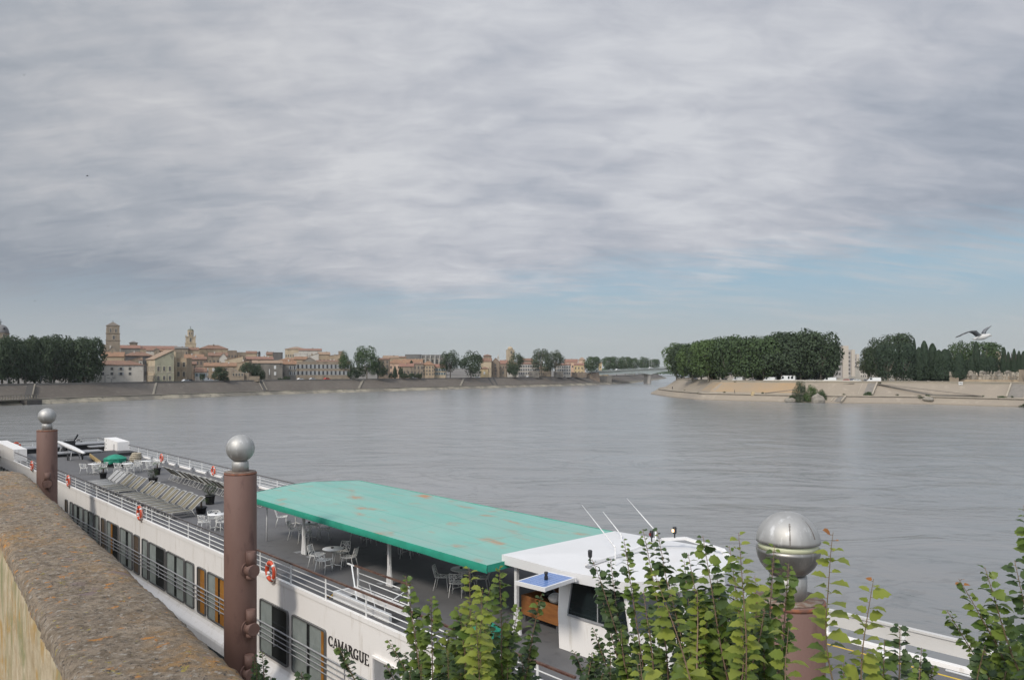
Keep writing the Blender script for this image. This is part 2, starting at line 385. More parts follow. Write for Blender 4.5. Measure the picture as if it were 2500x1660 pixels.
def strip(name, mats, a, b, w, th, label=None, cat=None, group=None, steps=0):
    """a raised ramp or flight laid on a slope from a (bottom) to b (top)"""
    t = empty(name, a, 0, label, cat, group); d = Vector(b)-Vector(a)
    side = Vector((-d.y, d.x, 0)).normalized()
    mb = MB(); n = max(2, steps or 2)
    up = Vector((0,0,th))
    vs = []; fs = []
    for i in range(n+1):
        p = d*(i/n)
        vs += [p-side*w/2-up, p+side*w/2-up, p+side*w/2+up, p-side*w/2+up]
        if i:
            k = 4*(i-1); fs += [(k,k+4,k+5,k+1),(k+1,k+5,k+6,k+2),(k+2,k+6,k+7,k+3),(k+3,k+7,k+4,k)]
    fs += [(0,1,2,3),(4*n+3,4*n+2,4*n+1,4*n)]
    mb.add(vs, fs); mb.build('flight', mats[0], t)
    if len(mats) > 1:
        for s in (-1, 1):
            m2 = MB(); m2.bar(side*s*w/2+up*1.2, d+side*s*w/2+up*1.2, .5, .7); m2.build('kerb', mats[1], t)
    return t
def lstair(xb, xt, w, m_, label):
    a, _ = on_bank(LP, LN, xb, 5.6); b, _ = on_bank(LP, LN, xt, 15.6); a.z = 2.15; b.z = 7.05
    strip('embankment_stair', m_, a, b, w, .18, label, 'stairs', 'stairs and ramps on the town embankment')
lstair(374, 381, .9, [LEDGEL], 'narrow pale stair up the grey embankment in front of the cream mansion')
lstair(62, 70, 4.2, [mat('dark_steps', (.06,.055,.05), rough=.95), LEDGEL], 'dark stair with pale edges beside the landing stage')
lstair(647, 635, 2.2, [mat('dark_steps', (.06,.055,.05)), LEDGEL], 'dark stair beside the low wall of the ruined chapel')
lstair(875, 885, 2.0, [LEDGEL], 'pale stair below the biggest riverside plane tree')
lstair(1123, 1131, 2.0, [LEDGEL], 'pale stair left of the two dark parallel stairs')
lstair(1203, 1192, 1.6, [mat('dark_steps', (.06,.055,.05))], 'left one of two dark parallel stairs on the embankment')
lstair(1213, 1204, 1.6, [mat('dark_steps', (.06,.055,.05))], 'right one of two dark parallel stairs on the embankment')
def rstair(xb, xt, w, label, e0=7.5, e1=14.6, z0=3.03, z1=7.75, m_=None):
    a, _ = on_bank(RP, RN, xb, e0, -1); b, _ = on_bank(RP, RN, xt, e1, -1); a.z = z0; b.z = z1
    strip('embankment_stair', m_ or [mat('step_stone', (.19,.17,.145), (.15,.135,.115), scale=1), LEDGER], a, b, w, .18, label, 'stairs', 'stairs on the sunlit embankment')
rstair(2112, 2124, 5.5, 'wide stair with pale kerbs above the round green bush')
rstair(2483, 2494, 6.5, 'wide stair with pale kerbs below the cemetery wall end')
rstair(2042, 2052, 4, 'short lower stair right of the waterside willow', .5, 4.2, .45, 2.4)
def rramp(xb, xt, label):
    a, _ = on_bank(RP, RN, xb, 7.9, -1); b, _ = on_bank(RP, RN, xt, 14.3, -1); a.z = 3.35; b.z = 7.7
    strip('embankment_ramp', [mat('ramp_stone', (.20,.17,.135), (.17,.145,.12), scale=1)], a, b, 1.3, .15, label, 'ramp', 'diagonal ramps on the sunlit embankment')
rramp(1868, 2085, 'long diagonal ramp climbing right behind the willow')
rramp(2400, 2130, 'long diagonal ramp climbing left to the wide stair')
# landing stage on the far left
q, n_ = on_bank(LP, LN, 34, 2.5); q.z = 0
t = empty('landing_stage', q, math.atan2(n_.y, n_.x)-PI/2, 'concrete landing stage with railing and dark pier at the foot of the embankment', 'landing stage')
mb = MB(); mb.box(-8,8,-2.5,2,1.75,2.25); mb.build('platform', LEDGEL, t)
mb = MB(); mb.box(1.5,8,-4.5,-1,-1,1.74); mb.build('pier', mat('dark_pier', (.05,.045,.04), (.08,.07,.06), scale=.5), t)
mb = MB()
for i in range(15): mb.box(-8+i*1.14,-7.75+i*1.14,-2.4,-2.2,2.25,3.6)
mb.box(-8,8,-2.42,-2.18,3.6,3.8); mb.build('railing', LEDGEL, t)

# ---------------------------------------------------------------- near bank (below the frame) and the promenade parapet
wd = Vector((-.608,.794,0)); wn = Vector((.794,.608,0))
mb = MB(); vs = []
NBM = mat('near_bank_earth', (.10,.085,.06), (.14,.12,.09), scale=1, rough=.95)
for s_ in (-30, 0, 15, 60, 150, 330):
    for (d_, z_) in ((.72,CZ-3.2),(1.5,CZ-3.3),(7.0,.6),(8.0,-2)): p = wd*s_+wn*d_; vs.append((p.x, p.y, z_))
mb.add(vs, [(i*4+k, (i+1)*4+k, (i+1)*4+k+1, i*4+k+1)[::-1] for i in range(5) for k in range(3)])
tag(mb.build('near_bank', NBM), kind='structure', label='earth slope of the near bank under the parapet')
mb = MB(); vs = [wd*-30+wn*.5, wd*300+wn*.5, wd*300-wn*60, wd*-30-wn*60]
mb.add([(v_.x, v_.y, CZ-1.95) for v_ in vs], [(0,1,2,3)]); tag(mb.build('promenade', mat('promenade_gravel', (.2,.18,.15), (.26,.23,.19), scale=2)), kind='structure', label='promenade ground behind the parapet')
# parapet
m, nt, bs = newmat('lichen_stone'); bs.inputs['Roughness'].default_value = .92
v = coords(nt, 'Object'); vc = coords(nt, 'Object', (1,1,1))
base = mixc(nt, ramp(nt, nz(nt, 24, 10, .74, v), .36, .62), (.13,.095,.06), (.335,.265,.19))
base = mixc(nt, ramp(nt, nz(nt, 1.6, 6, .65, v), .52, .68), base, mixc(nt, ramp(nt, nz(nt, 26, 6, .7, v), .4, .6), (.19,.14,.09), (.42,.235,.075)))
base = mixc(nt, ramp(nt, nz(nt, 40, 6, .65, v), .56, .64), base, (.38,.34,.285))
base = mixc(nt, ramp(nt, nz(nt, 18, 5, .6, v, .4), .62, .67), base, (.50,.22,.05))
base = mixc(nt, ramp(nt, nz(nt, 23, 5, .6, v, .2), .64, .68), base, (.36,.29,.06))
base = mixc(nt, ramp(nt, nz(nt, 6, 4, .6, v), .62, .72), base, (.23,.165,.155))
base = mixc(nt, ramp(nt, nz(nt, 55, 5, .7, v), .36, .44, (1,1,1,1), (0,0,0,1)), base, (.07,.055,.045))
nt.links.new(base, bs.inputs['Base Color']); bumpn(nt, bs, nz(nt, 70, 8, .75, v), 1.0, .02)
LICH = m
m, nt, bs = newmat('parapet_side_stone'); bs.inputs['Roughness'].default_value = .93
v = coords(nt, 'Object', (4,4,3))
base = mixc(nt, ramp(nt, nz(nt, 2.5, 8, .66, v), .34, .66), (.27,.20,.105), (.44,.37,.26))
base = mixc(nt, ramp(nt, nz(nt, .9, 5, .6, v, .5), .52, .66), base, (.20,.19,.09))
base = mixc(nt, ramp(nt, nz(nt, 1.7, 6, .6, v, .5), .56, .66), base, (.32,.20,.06))
nt.links.new(base, bs.inputs['Base Color']); bumpn(nt, bs, nz(nt, 5, 8, .7, v), .8, .02)
SIDE = m
mb = MB(); vs = []; fs = []; mis = []
s0, s1, NS = -1.2, 8.72, 520
prof = [(.372,-2.0),(.372,-1.55),(.37,-1.2),(.368,-1.03),(.370,-.965),(.374,-.925),(.392,-.904)]+[(.41+.29*k/12, -.900+.0*k) for k in range(1,13)]+[(.72,-.903),(.755,-.910),(.785,-.925),(.803,-.950),(.812,-1.0),(.815,-1.3),(.815,-2.0),(.815,-4.0)]
endn = Vector((-.25,1,0)).normalized()
for i in range(NS+1):
    s_ = s0+(s1-s0)*i/NS
    for (d_, z_) in prof:
        # the last 0.4 m rounds off; the end is cut square to the view, not to the wall
        sk = s_+(.30*(.815-d_)*3.0-.25)*max(0, (s_-5.5)/3.2)
        rr = max(0, (s_-(s1-.35))/.35); zz_ = z_-(.11*rr*rr if z_ > -1.2 else 0)
        p = wd*sk+wn*d_
        q = Vector((p.x, p.y, zz_))
        nn = noise.fractal(q*7.0, 1.0, 2.0, 4)*.006+noise.noise(q*1.7)*.006+noise.fractal(q*30, 1.0, 2.0, 3)*.006
        edge_ = 1.0 if -1.0 < z_ else .6
        dirn = Vector((0,0,1)) if .40 < d_ < .70 and z_ > -.95 else (wn*(1 if d_ > .5 else -1)+Vector((0,0,.5 if z_ > -1 else 0)))
        q += dirn*nn*edge_
        vs.append((q.x, q.y, q.z+CZ))
n = len(prof)
fi = []
for i in range(NS):
    for k in range(n-1): fi.append(((i*n+k, i*n+k+1, (i+1)*n+k+1, (i+1)*n+k)[::-1], 1 if k < 4 else 0))
for f, mi in fi: mb.f.append(f); mb.m.append(mi); mb.sm.append(True)
mb.v = vs
mb.f.append(tuple(NS*n+k for k in range(n))); mb.m.append(0); mb.sm.append(False)
mb.f.append(tuple(k for k in range(n))[::-1]); mb.m.append(0); mb.sm.append(False)
pw = mb.build('parapet_wall', [LICH, SIDE]); tag(pw, 'thick old stone parapet crusted with orange and grey lichen in the corner nearest the viewer', 'wall')
# ---------------------------------------------------------------- river ship
DZ = CZ-7.6
SA = math.atan2(.745, -.668)
TDIR = Vector((-.668, .745, 0)); DDIR = Vector((.745, .668, 0))
def SW(t, d, z=0): p = TDIR*t+DDIR*d; return Vector((p.x, p.y, DZ+z))
def td(x, y, z=0):
    p = G(x, y, DZ+z); return p.dot(TDIR), p.dot(DDIR)
def tx(x, d):  # t where the picture column x meets the line at offset d
    r = (CX-x)/FPX; return d*(.745+.668*r)/(.668-.745*r)
ship = empty('river_cruise_ship', (0,0,DZ), SA, 'long white river cruise ship moored below the parapet, with grey sun deck and green canopy', 'ship')
class SB(MB):
    def bx(s, t0, t1, d0, d1, z0, z1, mi=0): return s.box(t0, t1, -d1, -d0, z0, z1, mi)
def q(t, d, z): return (t, -d, z)
DN, DF = 12.6, 21.75; DM = (DN+DF)/2
T1 = 86.6; T0 = -22
# hull: upper wall, flare, lower hull (swept along t with a bow taper)
def hull_half(sgn):
    prof = [(0,0),(0,-3.08),(-.08,-3.2),(-.30,-3.42),(-.33,-3.5),(-.33,-3.82),(.04,-3.87),(.05,-6.6)]
    vs = []; st = [T1, T1-1, 60, 40, 25, 12, 4, 0, -5, -10, -15, -19, -22]
    for t_ in st:
        hw = (DF-DN)/2*(1 if t_ > 0 else max(.03, 1-(t_/T0)**2.2))
        for (o_, z_) in prof: vs.append(q(t_, DM+sgn*(hw-o_*(1 if t_ > -18 else .3)), z_))
    n = len(prof); fs = []
    for i in range(len(st)-1):
        for k in range(n-1):
            f = (i*n+k, (i+1)*n+k, (i+1)*n+k+1, i*n+k+1); fs.append(f if sgn > 0 else f[::-1])
    return vs, fs, n, len(st)
hb = SB()
for sg in (1, -1):
    vs, fs, n, ns = hull_half(sg); hb.add(vs, fs)
hb.bx(T1-.02, T1+.25, DN-.3, DF+.3, -6.6, -.02)
hull = hb.build('hull', HULLW, ship)
lb = SB()
lb.bx(2, 84, DN+.02, DN+.2, -5.0, -4.15)
lb.build('lower_window_band', GLASSD, ship)
dk = SB()
for i in range(-1, 85, 2): pass
dk.bx(0.5, T1+.2, DN+.02, DF-.02, -.25, 0.0)
dk.prism([q(.5,DN,0)[:2], q(-12,DM-3.4,0)[:2], q(-21,DM,0)[:2], q(-12,DM+3.4,0)[:2], q(.5,DF,0)[:2]], -.26, -.004)
dk.build('sun_deck', DECK, ship)
cp = SB(); cp.bx(0, T1+.25, DN-.03, DN+.10, -.10, .05); cp.bx(0, T1+.25, DF-.16, DF+.04, -.10, .11); cp.bx(T1+.05, T1+.27, DN+.11, DF-.17, -.1, .09)
cp.build('deck_edge', HULLW, ship)
yl = SB(); yl.bx(1, 11.5, 21.02, 21.08, 0, .006); yl.build('deck_line', mat('yellow_paint', (.62,.42,.03)), ship)
# windows on the near side ---------------------------------------------
CURT = mat('curtain_grey', (.30,.31,.30), (.38,.385,.37), rough=.9, scale=2)
CURTO = mat('curtain_orange', (.50,.21,.03), (.38,.14,.02), rough=.9, scale=2)
CURTB = mat('curtain_brown', (.13,.085,.06), (.17,.115,.08), rough=.9, scale=2)
FRAMEM = mat('window_frame_grey', (.10,.10,.10), rough=.4)
BACKM = mat('cabin_dark', (.008,.008,.009), rough=.9)
gm, nt, bs = newmat('window_glass'); nt.nodes.remove(bs)
tr = nt.nodes.new('ShaderNodeBsdfTransparent'); gl = nt.nodes.new('ShaderNodeBsdfGlossy'); gl.inputs['Roughness'].default_value = .03
tr.inputs['Color'].default_value = (.86,.90,.90,1)
mx = nt.nodes.new('ShaderNodeMixShader'); mx.inputs[0].default_value = .10; nt.links.new(tr.outputs[0], mx.inputs[1]); nt.links.new(gl.outputs[0], mx.inputs[2])
nt.links.new(mx.outputs[0], nt.nodes['Material Output'].inputs['Surface']); GLASST = gm
def rrect(t0, t1, z0, z1, r, k=4):
    pts = []
    for cx_, cz_, a0 in ((t1-r,z1-r,0),(t0+r,z1-r,90),(t0+r,z0+r,180),(t1-r,z0+r,270)):
        for i in range(k+1): a = R(a0+90*i/k); pts.append((cx_+r*math.cos(a), cz_+r*math.sin(a)))
    return pts
def ship_window(t0, t1, z0, z1, cur, d=DN):
    """cur: list of (from, to, material) across the pane, 0 = stern side"""
    a, b = min(t0,t1), max(t0,t1)
    f = SB(); o_ = rrect(a, b, z0, z1, .12); i_ = rrect(a+.055, b-.055, z0+.055, z1-.055, .09); n = len(o_)
    vs = [q(t,d+.01,z) for t, z in o_]+[q(t,d-.075,z) for t, z in o_]+[q(t,d-.075,z) for t, z in i_]+[q(t,d+.01,z) for t, z in i_]
    fs = []
    for k in range(n):
        j = (k+1)%n
        for lv in range(3): fs.append((lv*n+k, lv*n+j, (lv+1)*n+j, (lv+1)*n+k))
    f.add(vs, fs); fo = f.build('window', FRAMEM, ship)
    g = SB(); g.add([q(t,d-.05,z) for t, z in rrect(a+.03,b-.03,z0+.03,z1-.03,.09)], [tuple(range(n))]); g.build('pane', GLASST, fo)
    g = SB(); g.bx(a+.04, b-.04, d-.012, d-.004, z0+.04, z1-.04); g.build('cabin_dark', BACKM, fo)
    for (u0, u1, m_) in cur:
        x1 = b-(b-a-.12)*u0-.06; x0 = b-(b-a-.12)*u1-.06
        c = SB(); N = max(6, int((x1-x0)/.045)); vs = []
        for i in range(N+1):
            t = x0+(x1-x0)*i/N; dd = d-.018-.028*(.5+.5*math.sin(i*1.9+u0*9)*math.cos(i*.7)); vs += [q(t,dd,z0+.05), q(t,dd,z1-.05)]
        c.add(vs, [(2*i,2*i+1,2*i+3,2*i+2) for i in range(N)], 0, True); c.build('curtain', m_, fo)
g_, o_, b_ = CURT, CURTO, CURTB
WINX = [(159,165,[(0,1,b_)]),(171,177,[(0,1,g_)]),(180,203,[(0,.3,g_),(.62,1,g_)]),(205,228.5,[(0,.35,g_),(.55,1,g_)]),(232,242,[(0,.9,g_)]),
 (247,257,[(0,1,b_)]),(261,289,[(0,.30,g_),(.30,.48,o_)]),(293,323,[(0,.45,g_),(.66,1,g_)]),(327,340,[(0,1,b_)]),(347,361,[(0,.85,g_)]),
 (364,403,[(0,.42,g_)]),(407,450,[(0,.42,g_),(.56,1,g_)]),(453,473,[(0,1,g_)]),(482,502,[(0,.25,b_),(.25,1,o_)]),(507,556,[(0,.36,g_),(.36,.52,o_),(.62,1,o_)]),
 (635,703,[(0,.42,g_)]),(713,795,[(0,.44,g_),(.53,.88,g_),(.88,.97,o_)])]
for xa, xb, cur in WINX: ship_window(tx(xa, DN-.04), tx(xb, DN-.04), -2.92, -.92, cur)
for k in range(9):
    t_ = 62+k*2.6; ship_window(t_, t_+1.9, -2.92, -.92, [(0,.4,g_),(.6,1,g_)])
# recessed doorway right of the name and one more window
dr = SB(); ta, tb = tx(914, DN), tx(985, DN)
dr.bx(tb, ta, DN-.03, DN-.012, -3.2, -1.0); dr.build('entrance_door', mat('door_grey', (.28,.285,.30), (.24,.24,.25)), ship)
fr_ = SB(); fr_.bar(q(ta,DN-.05,-3.2), q(ta,DN-.05,-1.0), .07, .07); fr_.bar(q(tb,DN-.05,-3.2), q(tb,DN-.05,-1.0), .07, .07); fr_.bar(q(tb-.035,DN-.05,-.965), q(ta+.035,DN-.05,-.965), .07, .07)
fr_.build('door_frame', HULLW, ship)
# promenade pipes in front of the windows
pr = SB()
for z_, r_ in ((-1.68,.028),(-1.87,.018),(-2.05,.018),(-2.23,.018)):
    pr.tube([q(18.7,12.40,z_), q(60,12.40,z_)], r_, 6)
for k in range(17):
    t_ = 19.2+k*2.52; pr.bar(q(t_,12.43,-2.35), q(t_,12.43,-1.66), .035, .02); pr.bar(q(t_,12.43,-2.33), q(t_,12.62,-2.33), .03, .03)
pr.build('window_railing', MIDG, ship)
# the name ---------------------------------------------------------------
LET = {'C': [('arc',.42,.5,.36,.44,40,320)], 'A': [('l',.08,.02,.40,.98,.07),('l',.40,.98,.74,.02,.15),('l',.2,.33,.6,.33,.06),('s',.08,.02),('s',.74,.02)],
 'M': [('l',.14,.02,.14,.98,.08),('l',.14,.98,.50,.12,.14),('l',.50,.12,.86,.98,.07),('l',.86,.98,.86,.02,.15),('s',.14,.02),('s',.86,.02),('s',.1,.98),('s',.9,.98)],
 'R': [('l',.18,.02,.18,.98,.15),('arc2',.18,.74,.40,.23,-90,90),('l',.42,.50,.76,.02,.15),('s',.18,.02),('s',.80,.02),('s',.16,.98)],
 'G': [('arc',.42,.5,.36,.44,40,330),('l',.70,.06,.70,.44,.14),('s',.68,.44)], 'U': [('l',.18,.98,.18,.34,.15),('arcu',.45,.34,.27,.29,180,360),('l',.72,.34,.72,.98,.08),('s',.18,.98),('s',.72,.98)],
 'E': [('l',.18,.02,.18,.98,.15),('l',.18,.96,.68,.96,.06),('l',.18,.5,.55,.5,.06),('l',.18,.04,.70,.04,.06),('l',.68,.98,.68,.80,.05),('l',.70,.02,.70,.22,.05),('s',.16,.98),('s',.16,.02)]}
LW = {'C':.86,'A':.84,'M':1.04,'R':.90,'G':.90,'U':.92,'E':.84}
TXT = 'CAMARGUE'; tA, tB = tx(803, DN), tx(903, DN); HL = .34
tot = sum(LW[c] for c in TXT); kx = (tA-tB)/tot; cur_ = tA
LETM = mat('name_lettering', (.035,.03,.03), rough=.4)
for c in TXT:
    lb_ = SB(); ly = [0]
    def seg(x0, y0, x1, y1, w_):
        ly[0] += 1; dd = DN-.022-ly[0]*.0012
        a = Vector((x0*kx, y0*HL)); b = Vector((x1*kx, y1*HL)); dv = (b-a)
        if dv.length < 1e-6: return
        nv = Vector((-dv.y, dv.x)).normalized()*(w_*HL*.5)
        pts = [a-nv, b-nv, b+nv, a+nv]
        vs = [q(cur_-p.x, DN+.004, p.y-1.36) for p in pts]+[q(cur_-p.x, dd, p.y-1.36) for p in pts]
        lb_.add(vs, [(0,1,2,3),(7,6,5,4),(0,4,5,1),(1,5,6,2),(2,6,7,3),(3,7,4,0)])
    for it in LET[c]:
        if it[0] == 'l': seg(*it[1:])
        elif it[0] == 's': seg(it[1]-.13, it[2], it[1]+.13, it[2], .05)
        else:
            _, cx_, cy_, rx, ry, a0, a1 = it; N = 12
            for i in range(N):
                u, v_ = R(a0+(a1-a0)*i/N), R(a0+(a1-a0)*(i+1)/N+2)
                th = .06+.11*abs(math.cos((u+v_)/2))
                seg(cx_+rx*math.cos(u), cy_+ry*math.sin(u), cx_+rx*math.cos(v_), cy_+ry*math.sin(v_), th)
            if c in 'CG': seg(cx_+rx*math.cos(R(40)), cy_+ry*math.sin(R(40))+.12, cx_+rx*math.cos(R(40)), cy_+ry*math.sin(R(40))-.10, .05)
    lb_.build('letter', LETM, ship); cur_ -= LW[c]*kx
# railings ---------------------------------------------------------------
def railing(pts, posts, zt=.78, top=HANDD, wide=.07, bars=(.22,.41,.60)):
    b = SB()
    for z_ in bars: b.tube([q(t,d,z_) for t, d in pts], .017, 6)
    ro = b.build('railing', RAILW, ship)
    h = SB()
    for (a, c_) in zip(pts, pts[1:]): h.bar(q(a[0],a[1],zt), q(c_[0],c_[1],zt), .075, .045)
    h.build('handrail', top, ro)
    pm = SB(); pm.box(-.035,.035,-.012,.012,0,zt-.02); me = pm.mesh('post', RAILW)
    for (t, d, a) in posts:
        o = bpy.data.objects.new('post', me); link(o); setpar(o, ro); o.location = q(t,d,.02); o.rotation_euler = (0,0,a)
    return ro
NR = DN+.05
railing([(12,NR),(30,NR)], [(20.8-2.53*k, NR, 0) for k in range(4)]+[(20.8+2.53*k, NR, 0) for k in range(1,4)], top=TEAK)
railing([(30.02,NR),(76.4,NR)], [(20.8+2.53*k, NR, 0) for k in range(4,22)]+[(41.9,NR,0),(64,NR,0)])
FRR = DF-.06
railing([(11.3,FRR),(76.9,FRR)], [(13.3+2.53*k, FRR, 0) for k in range(25)], zt=.80)
railing([(81.4,FRR),(T1,DF-.25)], [(83.6,FRR,0),(T1-.1,DF-.26,0)], zt=.85)
railing([(T1,DF-.25),(T1,DN+.1)], [(T1,DN+.3+k*1.45,PI/2) for k in range(6)]+[(T1,DF-1.6,PI/2)], zt=.85)
# bow bulwark on the far side
bb = SB(); bb.bx(-8, 11.2, DF-.02, DF+.05, .32, .72); bb.bx(-8, 11.2, DF-.06, DF+.09, .70, .76)
bb.build('bulwark', mat('bulwark_paint', (.56,.545,.525), (.50,.485,.46), rough=.5, scale=.7), ship)
for k in range(6):
    bs_ = SB(); bs_.bx(10.6-k*2.1, 10.68-k*2.1, DF-.09, DF-.021, 0, .70); bs_.build('bulwark_stay', RAILW, ship)
lr = SB(); lr.tube([q(7.4,DF-.35,.02), q(4.5,DF-.35,.02)], .03, 6); lr.build('deck_pipe', RAILW, ship)
# stern side boxes ---------------------------------------------------------
for (t0,t1,d0,d1,zt,nm) in ((76.5,85.5,DN-.02,DN+.95,1.12,'near'),(77.0,81.3,20.75,DF+.03,1.22,'far')):
    b = SB(); b.hexa([q(t0,d1,0.001),q(t1,d1,0.001),q(t1,d0,0.001),q(t0,d0,0.001),q(t0,d1,zt-.12),q(t1,d1,zt),q(t1,d0,zt),q(t0,d0,zt-.12)])
    o = b.build('side_housing', HULLW, ship)
    b = SB()
    if nm == 'far':
        for z_ in (.3,.65,1.0): b.ball(q(80.6,d0-.0,z_), .05, 8)
        b.bx(78.0,78.1,d0-.03,d0-.003,.1,.85); b.bx(81.0,81.1,d0-.03,d0-.003,.2,.85)
    else: b.ball(q(82.5,DN-.03,-.1), .08, 8)
    b.build('fitting', DARKG, o)
# canopy -------------------------------------------------------------------
m, nt, bs = newmat('faded_canopy'); bs.inputs['Roughness'].default_value = .8
v = coords(nt)
g1 = mixc(nt, ramp(nt, nz(nt, .35, 5, .6, v), .35, .65), (.165,.37,.315), (.205,.39,.335))
g2 = mixc(nt, ramp(nt, nz(nt, 1.3, 6, .6, coords(nt, 'Object', (.25,1,1))), .42, .70), g1, (.225,.355,.31))
pt = coords(nt, 'Object', (.62,1.2,1))
sn = nz(nt, .95, 4, .5, pt, .25)
g3 = mixc(nt, ramp(nt, sn, .58, .68), g2, (.28,.28,.22))
g4 = mixc(nt, ramp(nt, sn, .66, .74), g3, (.38,.20,.11))
sp_ = nt.nodes.new('ShaderNodeSeparateXYZ'); nt.links.new(v, sp_.inputs[0])
def seamline(sock, per, off, wid):
    a1 = nt.nodes.new('ShaderNodeMath'); a1.operation = 'ADD'; nt.links.new(sock, a1.inputs[0]); a1.inputs[1].default_value = off
    a2 = nt.nodes.new('ShaderNodeMath'); a2.operation = 'PINGPONG'; nt.links.new(a1.outputs[0], a2.inputs[0]); a2.inputs[1].default_value = per/2
    return ramp(nt, a2.outputs[0], wid*.5, wid, (1,1,1,1), (0,0,0,1))
g5 = mixc(nt, mixc(nt, .45, (0,0,0), seamline(sp_.outputs[1], 1.46, .3, .03)), g4, (.08,.27,.22))
g5 = mixc(nt, mixc(nt, .35, (0,0,0), seamline(sp_.outputs[0], 3.3, .55, .03)), g5, (.08,.27,.22))
nt.links.new(g5, bs.inputs['Base Color']); bumpn(nt, bs, nz(nt, .9, 4, .55, coords(nt, 'Object', (.5,1,1))), .45, .12)
CANOPY = m
C0, C1 = 33.9, 17.0; CN, CF = 14.3, 20.15
def cz(d, t=25.0):
    u = (d-CN)/(CF-CN); k_ = max(0, min(1, (t-C1)/(C0-C1)))
    return 2.07+.10*u+.20*k_*min(1, max(0,u)/.42, max(0,1-u)/.42)
NT, ND = 60, 24
b = SB(); vs = []
for i in range(NT+1):
    for j in range(ND+1):
        t = C0+(C1-C0)*i/NT; d = CN+(CF-CN)*j/ND
        sag = -.022*abs(math.sin(PI*(C0-t)/2.08))+.022*noise.noise(Vector((t*.8,d*1.1,0)))
        zz0 = cz(d,t)+(sag if 0 < j < ND else sag*.4)
        vs.append(q(t,d,zz0))
fs = [(i*(ND+1)+j, i*(ND+1)+j+1, (i+1)*(ND+1)+j+1, (i+1)*(ND+1)+j) for i in range(NT) for j in range(ND)]
b.add(vs, fs, 0, True); can = b.build('canopy', CANOPY, ship)
b = SB()
def val(pts, drop, n):
    vs = []
    for i in range(n+1):
        u = i/n; t, d = pts[0][0]+(pts[1][0]-pts[0][0])*u, pts[0][1]+(pts[1][1]-pts[0][1])*u
        o = .018*math.sin(i*1.3)*noise.noise(Vector((i*.21,d,3)))*2; dr_ = drop*(1+.12*noise.noise(Vector((i*.13,1,0))))
        vs += [q(t,d,cz(d,t)+.012), q(t+(o if pts[0][1]!=pts[1][1] else 0),d-(.02+o if pts[0][1]==pts[1][1] else 0),cz(d,t)-dr_*.5), q(t,d+.01,cz(d,t)-dr_)]
    b.add(vs, [(3*i+k,3*i+k+1,3*i+k+4,3*i+k+3) for i in range(n) for k in (0,1)], 0, True)
val(((C0+.01,CN-.012),(C1-.01,CN-.012)), .23, 90); val(((C1-.012,CN-.01),(C1-.012,CF+.01)), .2, 40); val(((C1,CF+.012),(C0,CF+.012)), .16, 60); val(((C0+.012,CF),(C0+.012,CN)), .16, 40)
b.build('valance', TEALV, can)
def post(t, d, zt, foot=True):
    b = SB(); b.bx(t-.05,t+.05,d-.05,d+.05,0.001,zt)
    o = b.build('canopy_post', WHITE, ship)
    if foot:
        f = SB(); vs = [q(t-.05,d-.03,.001),q(t-.05,d+.03,.001),q(t-.20,d+.03,.001),q(t-.20,d-.03,.001),q(t-.05,d-.03,.75),q(t-.05,d+.03,.75),q(t-.08,d+.03,.75),q(t-.08,d-.03,.75)]
        f.hexa(vs); f.add([q(t+.05,d-.04,.001),q(t+.16,d-.04,.001),q(t+.05,d-.04,.75),q(t+.05,d-.02,.001),q(t+.16,d-.02,.001),q(t+.05,d-.02,.75)],[(0,1,2),(5,4,3),(0,3,4,1),(1,4,5,2),(2,5,3,0)])
        f.build('gusset', WHITE, o)
        
        for u_ in (-.75,.28): f = SB(); f.bx(t+u_,t+u_+.32,d-.16,d+.16,.002,.012); f.build('deck_plate', MIDG, o)
    return o
for t_ in (29.9, 23.45, 16.75): post(t_, 15.2, cz(15.2,t_)-.04 if t_ > 17 else 2.12)
for t_ in (29.9, 23.45): post(t_, 19.4, cz(19.4,t_)-.04, False)
b = SB(); b.tube([q(33.2,15.1,0.001), q(33.2,15.1,cz(15.1,33)-.05)], .03, 8); b.tube([q(33.2,19.4,0.001), q(33.2,19.4,cz(19.4,33)-.05)], .03, 8); b.build('canopy_pole', WHITE, ship)
b = SB()
for t_ in (33.2,29.9,26.6,23.45,20.2,17.5): 
    for a_, c_ in zip((14.35,15.8,17.2,18.6,19.9), (15.8,17.2,18.6,19.9,20.1)): b.bar(q(t_,a_,cz(a_,t_)-.09), q(t_,c_,cz(c_,t_)-.09), .05, .05)
for d_ in (15.2,17.2,19.4): b.bar(q(C0-.2,d_,cz(d_,C0)-.15), q(C1+.1,d_,cz(d_,C1)-.15), .05, .05)
b.build('canopy_frame', MIDG, ship)
# stairwell: railing, white box, hazard strip -------------------------------
b = SB(); b.bx(20.0,23.3,12.95,13.05,.002,.26); b.bx(20.0,23.3,13.72,13.82,.002,.26); b.bx(23.3,23.4,12.95,13.82,.002,.26)
b.build('stairwell_coaming', WHITE, ship)
b = SB(); b.bx(19.9,23.29,13.06,13.71,.0015,.006); b.build('stairwell_dark_sheet', BLACK, ship)  # black sheet on the deck stands in for the shade down the stairwell
hzm, nt, bs = newmat('hazard_stripes'); wv = nt.nodes.new('ShaderNodeTexWave'); wv.bands_direction = 'DIAGONAL'; wv.inputs['Scale'].default_value = 2.4
nt.links.new(coords(nt), wv.inputs['Vector']); nt.links.new(mixc(nt, ramp(nt, wv.outputs['Fac'], .48, .52), (.02,.02,.02), (.55,.30,.03)), bs.inputs['Base Color'])
b = SB(); b.bx(23.55,23.7,12.9,13.9,.002,.07); b.build('hazard_strip', hzm, ship)
b = SB(); SRD = 13.85
for z_ in (.30,.52,.73): b.tube([q(23.3,SRD,z_), q(20.2,SRD,z_)], .018, 6)
